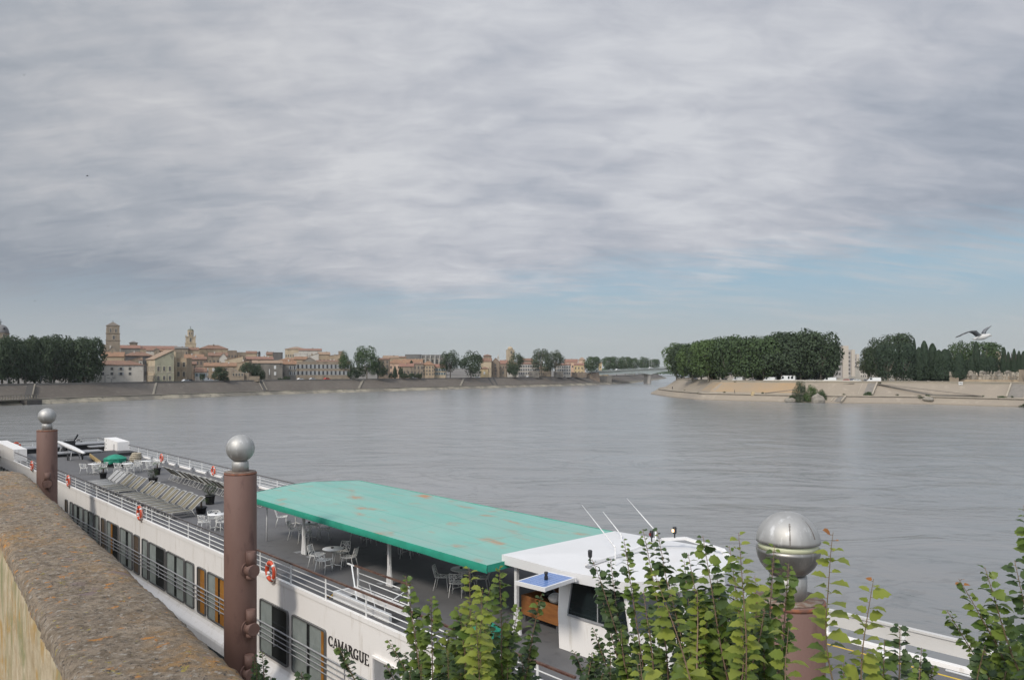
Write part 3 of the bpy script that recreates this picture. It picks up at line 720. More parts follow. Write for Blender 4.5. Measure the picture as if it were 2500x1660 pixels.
b.bar(q(23.3,SRD,0), q(23.3,SRD,.92), .05, .05); b.bar(q(20.25,SRD,0), q(20.25,SRD,.92), .05, .05); b.bar(q(23.55,SRD-.1,.94), q(21.9,13.0,.1), .04, .04)
b.bar(q(23.3,SRD,.92), q(24.0,SRD,.92), .04, .04); b.tube([q(20.3,SRD,.8), q(20.3,13.0,.45), q(20.3,13.0,0)], .015, 6); b.tube([q(22.6,SRD,.5), q(21,13.1,.2)], .012, 6)
so = b.build('stair_railing', RAILW, ship)
b = SB(); b.bar(q(23.5,SRD,.94), q(20.2,SRD,.94), .08, .04); b.build('handrail', TEAK, so)
# wheelhouse -----------------------------------------------------------------
def zr(t): return 2.17+max(0,(15.5-t))*.035
b = SB()
RP_ = [(17.12,14.95),(17.12,19.95),(12.9,19.95),(11.6,18.6),(11.25,17.4),(11.6,16.2),(12.5,15.0),(14.6,14.88)]
top = [q(t,d,zr(t)+.08+.05*math.sin(PI*(d-14.6)/5.6)) for t, d in RP_]; bot = [q(t,d,zr(t)-.17-.04*math.sin(PI*(d-14.6)/5.6)) for t, d in RP_]
n = len(top); c_t = [q(t,d,zr(t)+.17) for t, d in ((15.6,16.3),(15.6,18.6),(12.9,18.2),(12.7,17.4),(12.9,16.6))]
cidx = [2*n+k for k in range(5)]
vs = top+bot+c_t
fs = [(k,(k+1)%n,n+(k+1)%n,n+k)[::-1] for k in range(n)]+[tuple(range(n,2*n))[::-1]]
fs += [(0,1,cidx[1],cidx[0]),(1,2,cidx[2],cidx[1]),(2,3,cidx[2]),(3,4,cidx[3],cidx[2]),(4,5,cidx[4],cidx[3]),(5,6,cidx[4]),(6,7,cidx[0],cidx[4]),(7,0,cidx[0]),tuple(cidx)]
b.add(vs, fs); wh = b.build('wheelhouse_roof', WHITE, ship)
BP_ = [(15.1,15.28),(15.1,19.6),(12.9,19.6),(11.85,18.4),(11.7,17.4),(11.85,16.5),(12.7,15.34)]
b = SB(); n = len(BP_)
sill = 1.02
lo = [q(t,d,0.001) for t, d in BP_]; mi_ = [q(t+(0.0 if i<2 else -.12), d-(.05 if i in (0,6) else 0), sill) for i, (t, d) in enumerate(BP_)]
b.add(lo+mi_, [(k,(k+1)%n,n+(k+1)%n,n+k)[::-1] for k in range(n)]+[tuple(range(n,2*n))])
# corner pillars
tp = [q(t+(0.0 if i<2 else .18), d+(.06 if i in (0,6) else 0), 2.05) for i, (t, d) in enumerate(BP_)]
for k in range(n):
    if k in (0,1): continue
    b.bar(mi_[k], tp[k], .09, .09)
b.hexa([q(14.75,15.235,sill),q(15.1,15.235,sill),q(15.1,15.32,sill),q(14.75,15.32,sill),q(14.62,15.30,2.05),q(15.1,15.30,2.05),q(15.1,15.38,2.05),q(14.62,15.38,2.05)])
b.bx(15.0,15.1,15.4,19.6,sill,2.05)
b.build('wheelhouse_wall', HULLW, ship)
def glassq(a, b2, c, d, name='wheelhouse_window', m_=GLASSD):
    g = SB(); off = Vector((0,0,0)); vs = [Vector(v_) for v_ in (a,b2,c,d)]
    nn = (vs[1]-vs[0]).cross(vs[2]-vs[0]).normalized()*.01
    g.add([v_+nn for v_ in vs]+[v_-nn for v_ in vs], [(0,1,2,3),(7,6,5,4),(0,4,5,1),(1,5,6,2),(2,6,7,3),(3,7,4,0)]); return g.build(name, m_, ship)
def lerp(a, b2, u): a, b2 = Vector(a), Vector(b2); return a+(b2-a)*u
for (i, j) in ((2,3),(3,4),(4,5),(5,6)): glassq(lerp(mi_[i],mi_[j],.05), lerp(mi_[i],mi_[j],.95), lerp(tp[i],tp[j],.95), lerp(tp[i],tp[j],.05))
a_, c_ = q(14.72,15.24,sill+.03), mi_[6]; d_, e_ = q(14.6,15.32,2.02), tp[6]
glassq(a_, lerp(a_,c_,.48), lerp(d_,e_,.48), d_); glassq(lerp(a_,c_,.5), lerp(a_,c_,.97), lerp(d_,e_,.97), lerp(d_,e_,.5))
g = SB(); g.bar(lerp(a_,c_,.49), lerp(d_,e_,.49), .03, .03); g.bar(a_, d_, .05, .04); g.bar(Vector(a_)+Vector((0,.02,-.03)), Vector(c_)+Vector((0,.02,0)), .05, .05); g.build('window_trim', MIDG, ship)
# roof gear: arch frame, antennas, lamps
b = SB()
A0 = P(1455,1352,20.3); A1 = P(1575,1317,21.7)
def loc(p): p = Vector(p)-Vector((0,0,DZ)); return q(p.dot(TDIR), p.dot(DDIR), p.z)
t0_, d0_ = P(1462,1352,20.5).dot(TDIR), P(1462,1352,20.5).dot(DDIR)
fr1 = [q(14.25,15.35,2.42), q(14.25,17.1,2.58), q(14.25,18.9,2.66)]
b.bar(q(14.25,15.45,2.40), q(14.25,17.5,2.52), .09, .07); b.bar(q(14.25,17.5,2.52), q(14.25,18.7,2.62), .09, .07)
b.bar(q(14.25,18.7,2.62), q(13.75,19.2,2.66), .10, .08); b.bar(q(13.75,19.2,2.66), q(12.6,19.35,2.50), .10, .08); b.bar(q(12.6,19.35,2.50), q(12.0,19.1,2.20), .12, .09)
ar = b.build('roof_arch', WHITE, ship)
b = SB(); b.bar(q(14.25,15.45,2.37), q(13.0,15.3,2.27), .07, .05); b.build('roof_ladder', MIDG, ship)
for (tip, foot, Yt, Yf) in (((1421,1233),(1502,1336),23.2,20.9),((1472,1249),(1517,1306),25.6,24.6),((1531,1217),(1601,1297),24.2,22.2)):
    b = SB(); b.tube([loc(P(foot[0],foot[1],Yf)), loc(P(tip[0],tip[1],Yt))], [.018,.010], 6)
    b.tube([loc(P(foot[0],foot[1],Yf)), loc(P(foot[0]*.9+tip[0]*.1,foot[1]*.9+tip[1]*.1,Yf*.9+Yt*.1))], .028, 6)
    fz = Vector(loc(P(foot[0],foot[1],Yf))); b.tube([fz, (fz.x, fz.y, 2.1)], .022, 6); b.build('antenna', WHITE, ship)
EMB = bpy.data.materials.new('lamp_lit'); EMB.use_nodes = True; EMB.node_tree.nodes['Principled BSDF'].inputs['Emission Color'].default_value = (1,.42,.06,1); EMB.node_tree.nodes['Principled BSDF'].inputs['Emission Strength'].default_value = 3
REDL = mat('red_lamp_glass', (.12,.008,.008), rough=.2)
for (t, d, z_, lit) in ((14.25,15.6,2.46,0),(14.25,18.25,2.62,1),(13.95,18.95,2.68,2)):
    b = SB(); b.lathe([(.02,0),(.02,.10),(.055,.14),(.06,.30),(.045,.32)], 10, 0, q(t,d,z_)); lo_ = b.build('navigation_lamp', BLACK, ship)
    if lit:
        b = SB(); b.box(-.035,.035,.0,.012,-.04,.04); o = b.build('lamp_glass', EMB if lit == 2 else REDL, lo_); o.location = Vector(q(t,d-.073,z_+.22))
# solar panel on its arm
m, nt, bs = newmat('solar_cells'); bs.inputs['Roughness'].default_value = .25
bt = nt.nodes.new('ShaderNodeTexBrick'); bt.offset = 0; bt.inputs['Scale'].default_value = 1; bt.inputs['Brick Width'].default_value = .125; bt.inputs['Row Height'].default_value = .125; bt.inputs['Mortar Size'].default_value = .006
bt.inputs['Color1'].default_value = (.09,.17,.38,1); bt.inputs['Color2'].default_value = (.11,.20,.43,1); bt.inputs['Mortar'].default_value = (.32,.40,.62,1)
nt.links.new(coords(nt), bt.inputs['Vector']); nt.links.new(bt.outputs['Color'], bs.inputs['Base Color']); SOLAR = m
sp = [P(1265,1421,19.9), P(1332,1431,19.3), P(1410,1412,20.3), P(1325,1404,21.0)]
spl = [Vector(loc(p)) for p in sp]; zav = sum(p.z for p in spl)/4
for p in spl: p.z = zav
cen_ = sum(spl, Vector())/4; 
e1 = (spl[1]-spl[0]); ang = math.atan2(e1.y, e1.x); e2 = spl[3]-spl[0]; L1 = e1.length; L2 = abs(e2.cross(e1.normalized()).z)
b = SB(); b.box(-L1/2,L1/2,-L2/2,L2/2,-.02,.02); so = b.build('solar_panel', SOLAR, ship); so.location = cen_; so.rotation_euler = (0,0,ang)
b = SB()
for s_ in (-1,1): b.box(-L1/2-.05,L1/2+.05,s_*L2/2-.025,s_*L2/2+.025,-.07,.03); b.box(s_*L1/2-.025,s_*L1/2+.025,-L2/2+.026,L2/2-.026,-.07,.028)
b.build('panel_frame', WHITE, so)
b = SB(); b.lathe([(.05,.02),(.05,.10),(.035,.14),(.05,.18),(.05,.22)], 10); b.build('panel_lamp', BLACK, so)
b = SB(); pe = cen_+Vector((0,0,-.06)); b.bar(pe, (14.4,-15.25,1.95), .05, .05); b.build('panel_arm', MIDG, ship)
# small deck fittings along the far rail
b = SB(); b.box(-.14,.14,-.12,.12,.0012,.2); b.ball((0,0,.30), .10, 8); me = b.mesh('deck_fitting', MIDG)
for t_ in (38.5,41,43.6,46,48.8,51.5,54,57,60,63.5,66,69.5,72.5):
    o = bpy.data.objects.new('deck_fitting', me); link(o); setpar(o, ship); o.location = q(t_,21.4,0)
# ---------------------------------------------------------------- things standing on the sun deck
def place(o, t, d, a=0, z=0.002): o.location = SW(t, d, z); o.rotation_euler = (0,0,SA+a); return o
CHW = mat('white_metal_chair', (.74,.73,.70), (.62,.61,.58), rough=.45, scale=4)
def shell(fn, nu, nv, name, par, keep=.62, r=.0075, seed=1):
    rnd = random.Random(seed); pts = {}
    for i in range(nu+1):
        for j in range(nv+1):
            u = i/nu+(rnd.uniform(-.35,.35)/nu if 0<i<nu else 0); v = j/nv+(rnd.uniform(-.35,.35)/nv if 0<j<nv else 0)
            pts[i,j] = Vector(fn(u,v))
    b = MB()
    for i in range(nu+1):
        for j in range(nv+1):
            for di, dj in ((1,0),(0,1),(1,1),(1,-1)):
                k = (i+di, j+dj)
                if k not in pts: continue
                rim = (i==k[0] and i in (0,nu)) or (j==k[1] and j in (0,nv))
                if rim: b.bar(pts[i,j], pts[k], r*2.4, r*2.4)
                elif rnd.random() < keep*(1 if dj==0 or di==0 else .6): b.bar(pts[i,j], pts[k], r*1.9, r*1.6)
    return b.build(name, CHW, par)
def chair_proto(arms, seed):
    t = empty('lattice_chair', (0,0,0))
    w_ = .24
    shell(lambda u,v: ((u-.5)*2*w_*(.85+.15*v), -.20+.44*v, .45-.02*math.sin(PI*v)+.03*(2*u-1)**2), 5, 5, 'seat', t, seed=seed)
    if arms:
        def f(u, v):
            a = PI*(u-.5)*1.25; rr = .25+.05*v
            return (rr*math.sin(a), .02-rr*math.cos(a)*(1+.12*v)+(.02), .46+.34*v*(1-.30*(2*u-1)**2))
        shell(f, 11, 4, 'backrest', t, seed=seed+5)
    else:
        shell(lambda u,v: ((u-.5)*2*w_*(.92-.10*v*v), -.20-.11*v-.03*(1-(2*u-1)**2), .46+.36*v), 5, 5, 'backrest', t, seed=seed+9)
    for sx in (-1,1):
        for y0, y1 in ((-.17,-.27),(.20,.25)):
            b = MB(); b.tube([(sx*.19,y0,.45),(sx*.225,y1,0)], .012, 6); b.build('leg', CHW, t)
    return t
TOPW = mat('table_top_white', (.72,.71,.69), rough=.4)
def table_proto():
    t = empty('round_table', (0,0,0))
    b = MB(); b.lathe([(.30,.715),(.40,.722),(.405,.735),(.40,.745),(.0,.746)], 28); b.build('tabletop', TOPW, t)
    b = MB(); b.tube([(0,0,.05),(0,0,.714)], .028, 10); b.build('column', CHW, t)
    for k in range(4):
        a = PI/4+k*PI/2; c_, s_ = math.cos(a), math.sin(a)
        b = MB(); b.tube([(0,0,.16),(c_*.12,s_*.12,.10),(c_*.27,s_*.27,.09),(c_*.34,s_*.34,.0)], .016, 6); b.build('foot', CHW, t)
    return t
CH_A = chair_proto(True, 3); CH_B = chair_proto(False, 11); TB = table_proto()
used_ = set()
def inst(proto, t, d, a, label, cat, group):
    o = proto if proto.name not in used_ else copy_tree(proto); used_.add(proto.name)
    place(o, t, d, a); return tag(o, label, cat, group)
DISH = mat('ashtray_dark', (.03,.03,.03), rough=.3)
def table_set(x, y, arms, who, offs_, angs, dish=True, sides=None):
    t, d = td(x, y); inst(TB, t, d, .2, 'round white table '+who, 'table', 'round white deck tables')
    for k, a in enumerate(angs):
        a_ = R(a); rr = offs_
        # a: direction from the table to the chair, measured in deck axes (0 = stern, 90 = shore side)
        tt = t+rr*math.cos(a_); dd = d-rr*math.sin(a_)
        side = sides[k] if sides else {0:'stern side',90:'shore side',180:'bow side',270:'river side'}[min((0,90,180,270), key=lambda q_: min((a-q_)%360, (q_-a)%360))]
        inst(CH_A if arms else CH_B, tt, dd, a_+PI/2, f'white lattice {"armchair" if arms else "chair"} on the {side} of the table {who}', 'chair', 'white lattice chairs on the sun deck')
    if dish:
        b = MB(); b.lathe([(.04,0),(.055,.0),(.06,.045),(.045,.045),(.04,.012)], 12); o = b.build('ashtray', DISH); place(o, t+.05, d, 0, .7475)
        tag(o, 'small dark ashtray on the round table '+who, 'ashtray', 'ashtrays on the deck tables')
table_set(528,1293,True,'left of the middle pile',.62,(95,185,275,350))
table_set(229,1157,True,'nearest the rowing boat',.66,(75,180,265,330),False)
table_set(311,1156,True,'before the green parasol',.66,(60,180,285,345),False)
table_set(359,1149,True,'by the coiled ropes',.66,(50,180,240,320),False)
table_set(756,1317,False,'behind the sternmost canopy post',.66,(45,135,230,315))
table_set(813,1386,False,'between two near canopy posts',.68,(35,120,215,300))
table_set(905,1322,False,'mostly hidden by the canopy edge',.66,(60,150,240,330),False)
table_set(1000,1352,False,'behind the middle canopy post',.66,(45,135,230,315),False)
table_set(1128,1441,False,'under the front canopy corner',.70,(40,128,220,310))
table_set(722,1283,False,'deepest under the canopy stern end',.66,(60,240),False)
# sun loungers ---------------------------------------------------------------
def lounger_proto(sl):
    t = empty('sun_lounger', (0,0,0))   # x: from the feet to the head
    FR = mat('lounger_frame_white', (.52,.51,.48), (.44,.43,.40), rough=.45, scale=4)
    b = MB()
    for s_ in (-.275,.275): b.tube([(0,s_,.34),(.03,s_,.36),(1.25,s_,.36)], .018, 6)
    b.tube([(.0,-.275,.34),(.0,.275,.34)], .02, 6); b.tube([(1.24,-.275,.355),(1.24,.275,.355)], .015, 6)
    b.build('frame', FR, t)
    b = MB()
    for s_ in (-.275,.275): b.tube([(1.20,s_,.39),(1.82,s_,.96),(1.88,s_,.975)], .02, 6)
    b.tube([(1.88,-.275,.975),(1.88,.275,.975)], .02, 6); b.build('back_frame', FR, t)
    b = MB(); b.box(.02,1.2,-.255,.255,.325,.333); b.build('seat_sling', sl, t)
    b = MB(); b.hexa([(1.215,-.27,.397),(1.215,.27,.397),(1.225,.27,.389),(1.225,-.27,.389),(1.81,-.265,.945),(1.81,.265,.945),(1.82,.265,.937),(1.82,-.265,.937)]); b.build('back_sling', sl, t)
    for x0, x1 in ((.18,.08),(1.18,1.42)):
        b = MB(); b.tube([(x0,-.30,.35),(x1,-.29,.018),(x1,.29,.018),(x0,.30,.35)], .016, 6); b.build('leg_frame', FR, t)
    return t
LK = lounger_proto(SLING); LG = lounger_proto(SLINGG)
ORD = ['first','second','third','fourth','fifth','sixth','seventh','eighth','ninth','tenth','eleventh','twelfth','thirteenth','fourteenth','fifteenth','sixteenth','seventeenth','eighteenth']
ts_ = [41.45+.88*k for k in range(10)]+[50.9+.90*k for k in range(4)]+[54.6+.93*k for k in range(3)]
for k, t_ in enumerate(ts_):
    g = k > 13
    lab = (f'khaki sun lounger, {ORD[k]} from the palm pot in the row along the near rail' if not g else f'pale grey sun lounger at the stern end of the near row, {ORD[16-k]} from its end')
    jt = [.03,-.05,.06,0,-.04,.08,-.06,.02][k%8]
    inst(LG if g else LK, t_, 13.45+jt, -PI/2+jt*.7, lab, 'sun lounger', 'sun loungers in the row along the near rail')
for k in range(16):
    t_ = 41.9+.97*k
    inst(LK, t_, 19.95+[.03,-.04,0,.05][k%4], PI/2+[.02,-.03,.01][k%3], f'khaki sun lounger, {ORD[15-k]} from the stern in the row by the far rail', 'sun lounger', 'sun loungers in the row by the far rail')
# lifebuoys ------------------------------------------------------------------
def buoy_proto(ms, r0=.30):
    t = empty('lifebuoy', (0,0,0))   # hangs in the x-z plane
    b = MB(); b.tube([(r0*math.cos(a), 0, r0*math.sin(a)) for a in [2*PI*k/32 for k in range(32)]], .075, 12, closed=True); ring = b.build('ring', ms[0], t)
    for k in range(4):
        a0 = PI/4+k*PI/2; b = MB(); b.tube([(r0*math.cos(a), 0, r0*math.sin(a)) for a in [a0+(j-2)*.055 for j in range(5)]], .079, 12); b.build('band', ms[1], t)
    b = MB(); pts = []
    for k in range(48):
        a = 2*PI*k/48; rr = r0+.085+.035*abs(math.sin(2*(a-PI/4))); pts.append((rr*math.cos(a), 0, rr*math.sin(a)))
    b.tube(pts, .010, 5, closed=True); b.build('grab_rope', mat('rope_pale', (.6,.57,.5), rough=.9), t)
    b = MB(); b.ball((.02,-.09,-.04), (.10,.05,.06), 10); b.build('light_float', WHITE, t)
    return t
BO = buoy_proto((ORANGE, WHITE)); BG = buoy_proto((mat('grey_lifebuoy', (.16,.155,.155)), WHITE))
def hang(proto, x, y, d, lab, big=1.0):
    t = tx(x, d); z = CZ-(y-HY)/FPX*SW(t,d).y-DZ
    o = proto if proto.name not in used_ else copy_tree(proto); used_.add(proto.name)
    o.location = SW(t, d, z); o.rotation_euler = (0,0,SA+(PI if d < 17 else 0)); o.scale = (big*.92,)*3
    return tag(o, lab, 'lifebuoy', 'lifebuoys on the ship railings')
hang(BO, 661, 1394, 12.5, 'red lifebuoy on the near rail just right of the middle pile', 1.12)
hang(BO, 341, 1252, 12.5, 'orange lifebuoy on the near rail below the row of loungers', 1.1)
hang(BO, 167, 1174, 12.5, 'orange lifebuoy on the near rail just right of the farthest pile', 1.1)
hang(BO, 78, 1137, 12.5, 'orange lifebuoy on the near rail just left of the farthest pile', 1.1)
hang(BO, 394.5, 1117.5, 21.58, 'orange and white lifebuoy on the far rail behind the table by the ropes')
hang(BO, 521, 1149, 21.58, 'orange and white lifebuoy on the far rail left of the middle pile')
for x, y, lab in ((191,1080,'grey lifebuoy on the stern rail right of the farthest pile'),(40,1089,'red and white lifebuoy on the stern rail above the white side housing')):
    pr_ = BG if x == 191 else BO
    p = P(x, y, 78); r_ = (x-CX)/FPX; tt = T1-.12; dd = tt*(.668+.745*r_)/(.745-.668*r_)
    o = pr_ if pr_.name not in used_ else copy_tree(pr_); used_.add(pr_.name)
    o.location = SW(tt, dd, .45); o.rotation_euler = (0,0,SA+PI/2); tag(o, lab, 'lifebuoy', 'lifebuoys on the ship railings')
# plants in pots ---------------------------------------------------------------
def leafmat(name, ca, cb, trans=.35, rough=.6):
    m, nt, bs = newmat(name); g = nt.nodes.new('ShaderNodeNewGeometry'); 
    c = ramp(nt, g.outputs['Random Per Island'], 0, 1, c4(ca), c4(cb)); nt.links.new(c, bs.inputs['Base Color']); bs.inputs['Roughness'].default_value = rough
    bs.inputs['Specular IOR Level'].default_value = .3
    tl = nt.nodes.new('ShaderNodeBsdfTranslucent'); nt.links.new(c, tl.inputs['Color']); mx = nt.nodes.new('ShaderNodeMixShader'); mx.inputs[0].default_value = trans
    nt.links.new(bs.outputs[0], mx.inputs[1]); nt.links.new(tl.outputs[0], mx.inputs[2]); nt.links.new(mx.outputs[0], nt.nodes['Material Output'].inputs['Surface'])
    return m
PALM = leafmat('palm_leaf', (.12,.19,.03), (.06,.12,.02)); BUSHL = leafmat('pot_bush_leaf', (.03,.05,.022), (.07,.095,.045))
def pot(t, r, h):
    b = MB(); b.lathe([(r*.78,0.0),(r*.98,h*.9),(r*1.08,h*.9),(r*1.08,h),(r*.95,h),(r*.93,h*.86),(0,h*.86)], 20); return b.build('pot', POT, t)
def palm(x, y, lab, r=.24, h=.42, s=.55):
    t, d = td(x, y); e_ = empty('potted_palm', SW(t,d,.002), 0, lab, 'potted plant', 'potted plants along the middle of the deck'); pot(e_, r, h)
    b = MB(); b.tube([(0,0,h*.8),(.01,0,h+.28)], [.06,.04], 8); b.build('trunk', mat('palm_trunk', (.07,.05,.035), rough=.9), e_)
    b = MB(); rnd = random.Random(int(x))
    for k in range(16):
        a = rnd.uniform(0, 2*PI); L_ = s*rnd.uniform(.6,1); lift = rnd.uniform(.3,1.1)
        for j in range(7):
            u = j/6; c_ = Vector((math.cos(a), math.sin(a), 0)); p = c_*L_*u*.8+Vector((0,0,h+.26+L_*(lift*u-.75*u*u)))
            for s_ in (-1,1):
                sd = Vector((-c_.y, c_.x, 0))*s_; tip = p+sd*.10*(1-.5*u)+c_*.07+Vector((0,0,.02)); b.add([p, p+c_*.03, tip], [(0,1,2)])
    b.build('fronds', PALM, e_); return e_
def pbush(x, y, lab, r, h, R_, n=420):
    t, d = td(x, y); e_ = empty('potted_shrub', SW(t,d,.002), 0, lab, 'potted plant', 'potted plants along the middle of the deck'); pot(e_, r, h)
    rnd = random.Random(int(x)); b = MB()
    b2 = MB()
    for k in range(5): b2.tube([(0,0,h*.8),(rnd.uniform(-.6,.6)*R_,rnd.uniform(-.6,.6)*R_,h+R_*1.2)], [.012,.005], 5)
    b2.build('stems', mat('palm_trunk', (0,0,0)), e_)
    for k in range(n):
        v_ = Vector((rnd.gauss(0,1), rnd.gauss(0,1), rnd.gauss(0,1))).normalized()*R_*rnd.uniform(.35,1)**.6; v_.z = v_.z*.9+h+R_*.75
        a = Vector((rnd.uniform(-1,1), rnd.uniform(-1,1), rnd.uniform(-.3,1))).normalized(); s_ = a.cross(Vector((0,0,1))).normalized()
        b.add([v_-s_*.022, v_+a*.035, v_+s_*.022, v_+a*.10], [(0,1,3),(1,2,3)])
    b.build('foliage', BUSHL, e_); return e_
palm(252,1168,'small palm in a dark pot beside the table nearest the rowing boat')
palm(384,1159,'thin upright palm in a dark pot by the table near the ropes', .24,.5,.5)
pbush(374,1181,'low rounded shrub in a dark pot between the two lounger rows', .30,.42,.36)
pbush(512.5,1231,'large olive coloured bush in the biggest dark pot, left of the middle pile', .28,.52,.42,600)
palm(491,1254,'bright green palm in a dark pot at the near end of the lounger row', .28,.36,.5)
# stern clutter ------------------------------------------------------------------
t, d = td(281,1139); e_ = empty('closed_parasol', SW(t,d,.002), 0, 'green fabric covered parasol table standing before the black hatch lid', 'parasol')
b = MB(); pr_ = []
n = 16; vs = []; 
for (r_, z_) in ((.80,.32),(.84,.62),(.86,.66),(.45,.88),(.04,.98)):
    for k in range(n): a = 2*PI*k/n; w_ = 1+(.05*math.cos(4*a*2) if z_ < .6 else .02*math.cos(8*a)); vs.append((r_*w_*math.cos(a), r_*w_*math.sin(a), z_-(.05*math.cos(8*a) if z_ < .4 else 0)))
b.add(vs, [(i*n+k, i*n+(k+1)%n, (i+1)*n+(k+1)%n, (i+1)*n+k) for i in range(4) for k in range(n)]+[tuple(4*n+k for k in range(n))]); b.build('cover', GREENC, e_)
b = MB(); b.tube([(0,0,0),(0,0,.9)], .03, 8); b.lathe([(.25,0),(.25,.06),(.0,.07)], 16); b.build('stand', MIDG, e_)
t, d = td(1116,1596); e_ = empty('folded_green_cover', SW(t,13.75,.002), 0, 'bulky green cover bundled behind the near rail below the canopy corner', 'cover')
b = MB(); vs = []
for i, (r_, z_) in enumerate(((.50,.0),(.56,.22),(.50,.45),(.36,.62),(.10,.72))):
    for k in range(n): a = 2*PI*k/n; w_ = 1+.10*math.sin(5*a+i)+.05*math.cos(9*a); vs.append((r_*w_*math.cos(a), r_*w_*math.sin(a), z_))
b.add(vs, [(i*n+k, i*n+(k+1)%n, (i+1)*n+(k+1)%n, (i+1)*n+k) for i in range(4) for k in range(n)]+[tuple(4*n+k for k in range(n))]); b.build('fabric', GREENC, e_)
t, d = td(329.5,1128); e_ = empty('coiled_ropes', SW(t,d,.002), 0, 'heap of thick beige mooring ropes coiled beside the far rail', 'ropes')
for k in range(5):
    b = MB(); rr = .42-.05*abs(k-1.5); b.tube([(rr*math.cos(a)+.03*k, rr*math.sin(a), .09+k*.15+.02*math.sin(3*a)) for a in [2*PI*j/24 for j in range(24)]], .085, 8, closed=True); b.build('rope_coil', mat('rope_beige', (.42,.37,.28), (.28,.24,.18), rough=.95, scale=9), e_)
b = MB(); b.box(-.75,-.35,-.3,.1,0,.16); b.ball((-.72,-.3,.1), .1, 8); b.build('block', BLACK, e_)
# black hatch lid with a yellow edge, and panels behind
def slab(name, x, y, wt, wd_, h, a, ms, lab, cat, tilt=0):
    t, d = td(x, y) if x else y
    e_ = empty(name, SW(t,d,.003), SA+a, lab, cat)
    b = MB(); z1 = h
    b.hexa([(-wt,-wd_,z1-.14),(wt,-wd_,z1-.14-tilt),(wt,wd_,z1-.14-tilt),(-wt,wd_,z1-.14),(-wt,-wd_,z1),(wt,-wd_,z1-tilt),(wt,wd_,z1-tilt),(-wt,wd_,z1)]); b.build('lid', ms[0], e_)
    b = MB(); b.hexa([(-wt-.02,wd_+.002,.16),(wt+.02,wd_+.002,.16),(wt+.02,wd_+.05,.16),(-wt-.02,wd_+.05,.16),(-wt-.02,wd_+.002,z1-.02),(wt+.02,wd_+.002,z1-.02-tilt),(wt+.02,wd_+.05,z1-.02-tilt),(-wt-.02,wd_+.05,z1-.02)]); b.build('edge_board', ms[1], e_)
    b = MB(); b.box(-wt*.95,wt*.95,-wd_*.9,wd_*.9,0,z1-.15-tilt); b.build('base', ms[2], e_); return e_
YB = mat('yellow_board', (.42,.30,.13), (.36,.26,.12), rough=.7)
slab('deck_hatch', None,(70.5,18.3), 3.5,.95,.52,-.127,(BLACK,YB,DARKG),'black hatch lid with a long yellow side, left of the covered parasol','hatch')
slab('hatch_cover', 292,1110, 1.6,.9,.30,.1,(BLACK,DARKG,DARKG),'flat black panel lying behind the covered parasol','panel')
for (x, y, wt, wd_, h, lab) in ((225,1094,1.0,2.6,.55,'long dark skylight bench across the stern, right of the farthest pile'),(62,1106,1.0,2.9,.5,'long grey bench at the stern behind the near white housing'),(262,1098,.6,1.6,.45,'short grey bench beside the far white housing'),(180,1112,.8,2.2,.35,'low dark grey box behind the rowing boat')):
    t, d = td(x, y); e_ = empty('deck_bench', SW(t,d,.003), SA, lab, 'bench', 'benches at the stern')
    b = MB(); b.box(-wt,wt,-wd_,wd_,h-.10,h); b.build('top', MIDG, e_); b = MB(); b.box(-wt*.8,wt*.8,-wd_*.95,wd_*.95,0,h-.101); b.build('base', BLACK, e_)
# white rowing boat upside on its trolley
pa, pb = td(140,1101), td(205,1134)
ta_, da_ = pa; tb_, db_ = pb
e_ = empty('rowing_boat', SW(tb_,db_,.003), math.atan2((SW(ta_,da_)-SW(tb_,db_)).y, (SW(ta_,da_)-SW(tb_,db_)).x), 'slender white rowing boat lying on a grey trolley behind the farthest pile', 'boat')
Lb = (SW(ta_,da_)-SW(tb_,db_)).length
b = MB(); vs = []; n = 10; NS_ = 14
for i in range(NS_+1):
    u = i/NS_; w_ = .26*(math.sin(PI*min(1,max(0,.06+u*.9)))**.5); 
    for k in range(n): a = 2*PI*k/n; vs.append((u*Lb, w_*math.cos(a), .92+.17*math.sin(a)*(w_/.26)))
b.add(vs, [(i*n+k, i*n+(k+1)%n, (i+1)*n+(k+1)%n, (i+1)*n+k) for i in range(NS_) for k in range(n)]+[tuple(range(n))[::-1], tuple(NS_*n+k for k in range(n))], 0, True); b.build('hull', WHITE, e_)
b = MB()
for x_ in (Lb*.3, Lb*.72):
    for s_ in (-.4,.4): b.bar((x_,s_*.6,.74), (x_+.35,s_,.02), .04); b.bar((x_,s_*.6,.74), (x_-.35,s_,.02), .04)
    b.bar((x_,-.35,.72), (x_,.35,.72), .05)
b.bar((Lb*.1,0,.70), (Lb*.95,0,.70), .05); b.build('trolley_frame', MIDG, e_)
for x_, s_ in ((Lb*.3,-.55),(Lb*.3,.55)):
    b = MB(); b.tube([(x_,s_-.04,.24),(x_,s_+.04,.24)], .24, 14); b.build('wheel', BLACK, e_)
e_ = empty('outboard_motor', SW(83.2,18.2,.003), SA, 'black outboard motor with tilted handle standing by the stern rail', 'motor')
b = MB(); b.box(-.3,.3,-.45,.45,.35,.95); b.build('cowling', BLACK, e_); b = MB(); b.bar((0,-.4,.9), (.1,-.75,1.5), .12); b.build('handle', BLACK, e_); b = MB(); b.bar((0,0,0), (0,0,.36), .18); b.build('shaft', MIDG, e_)
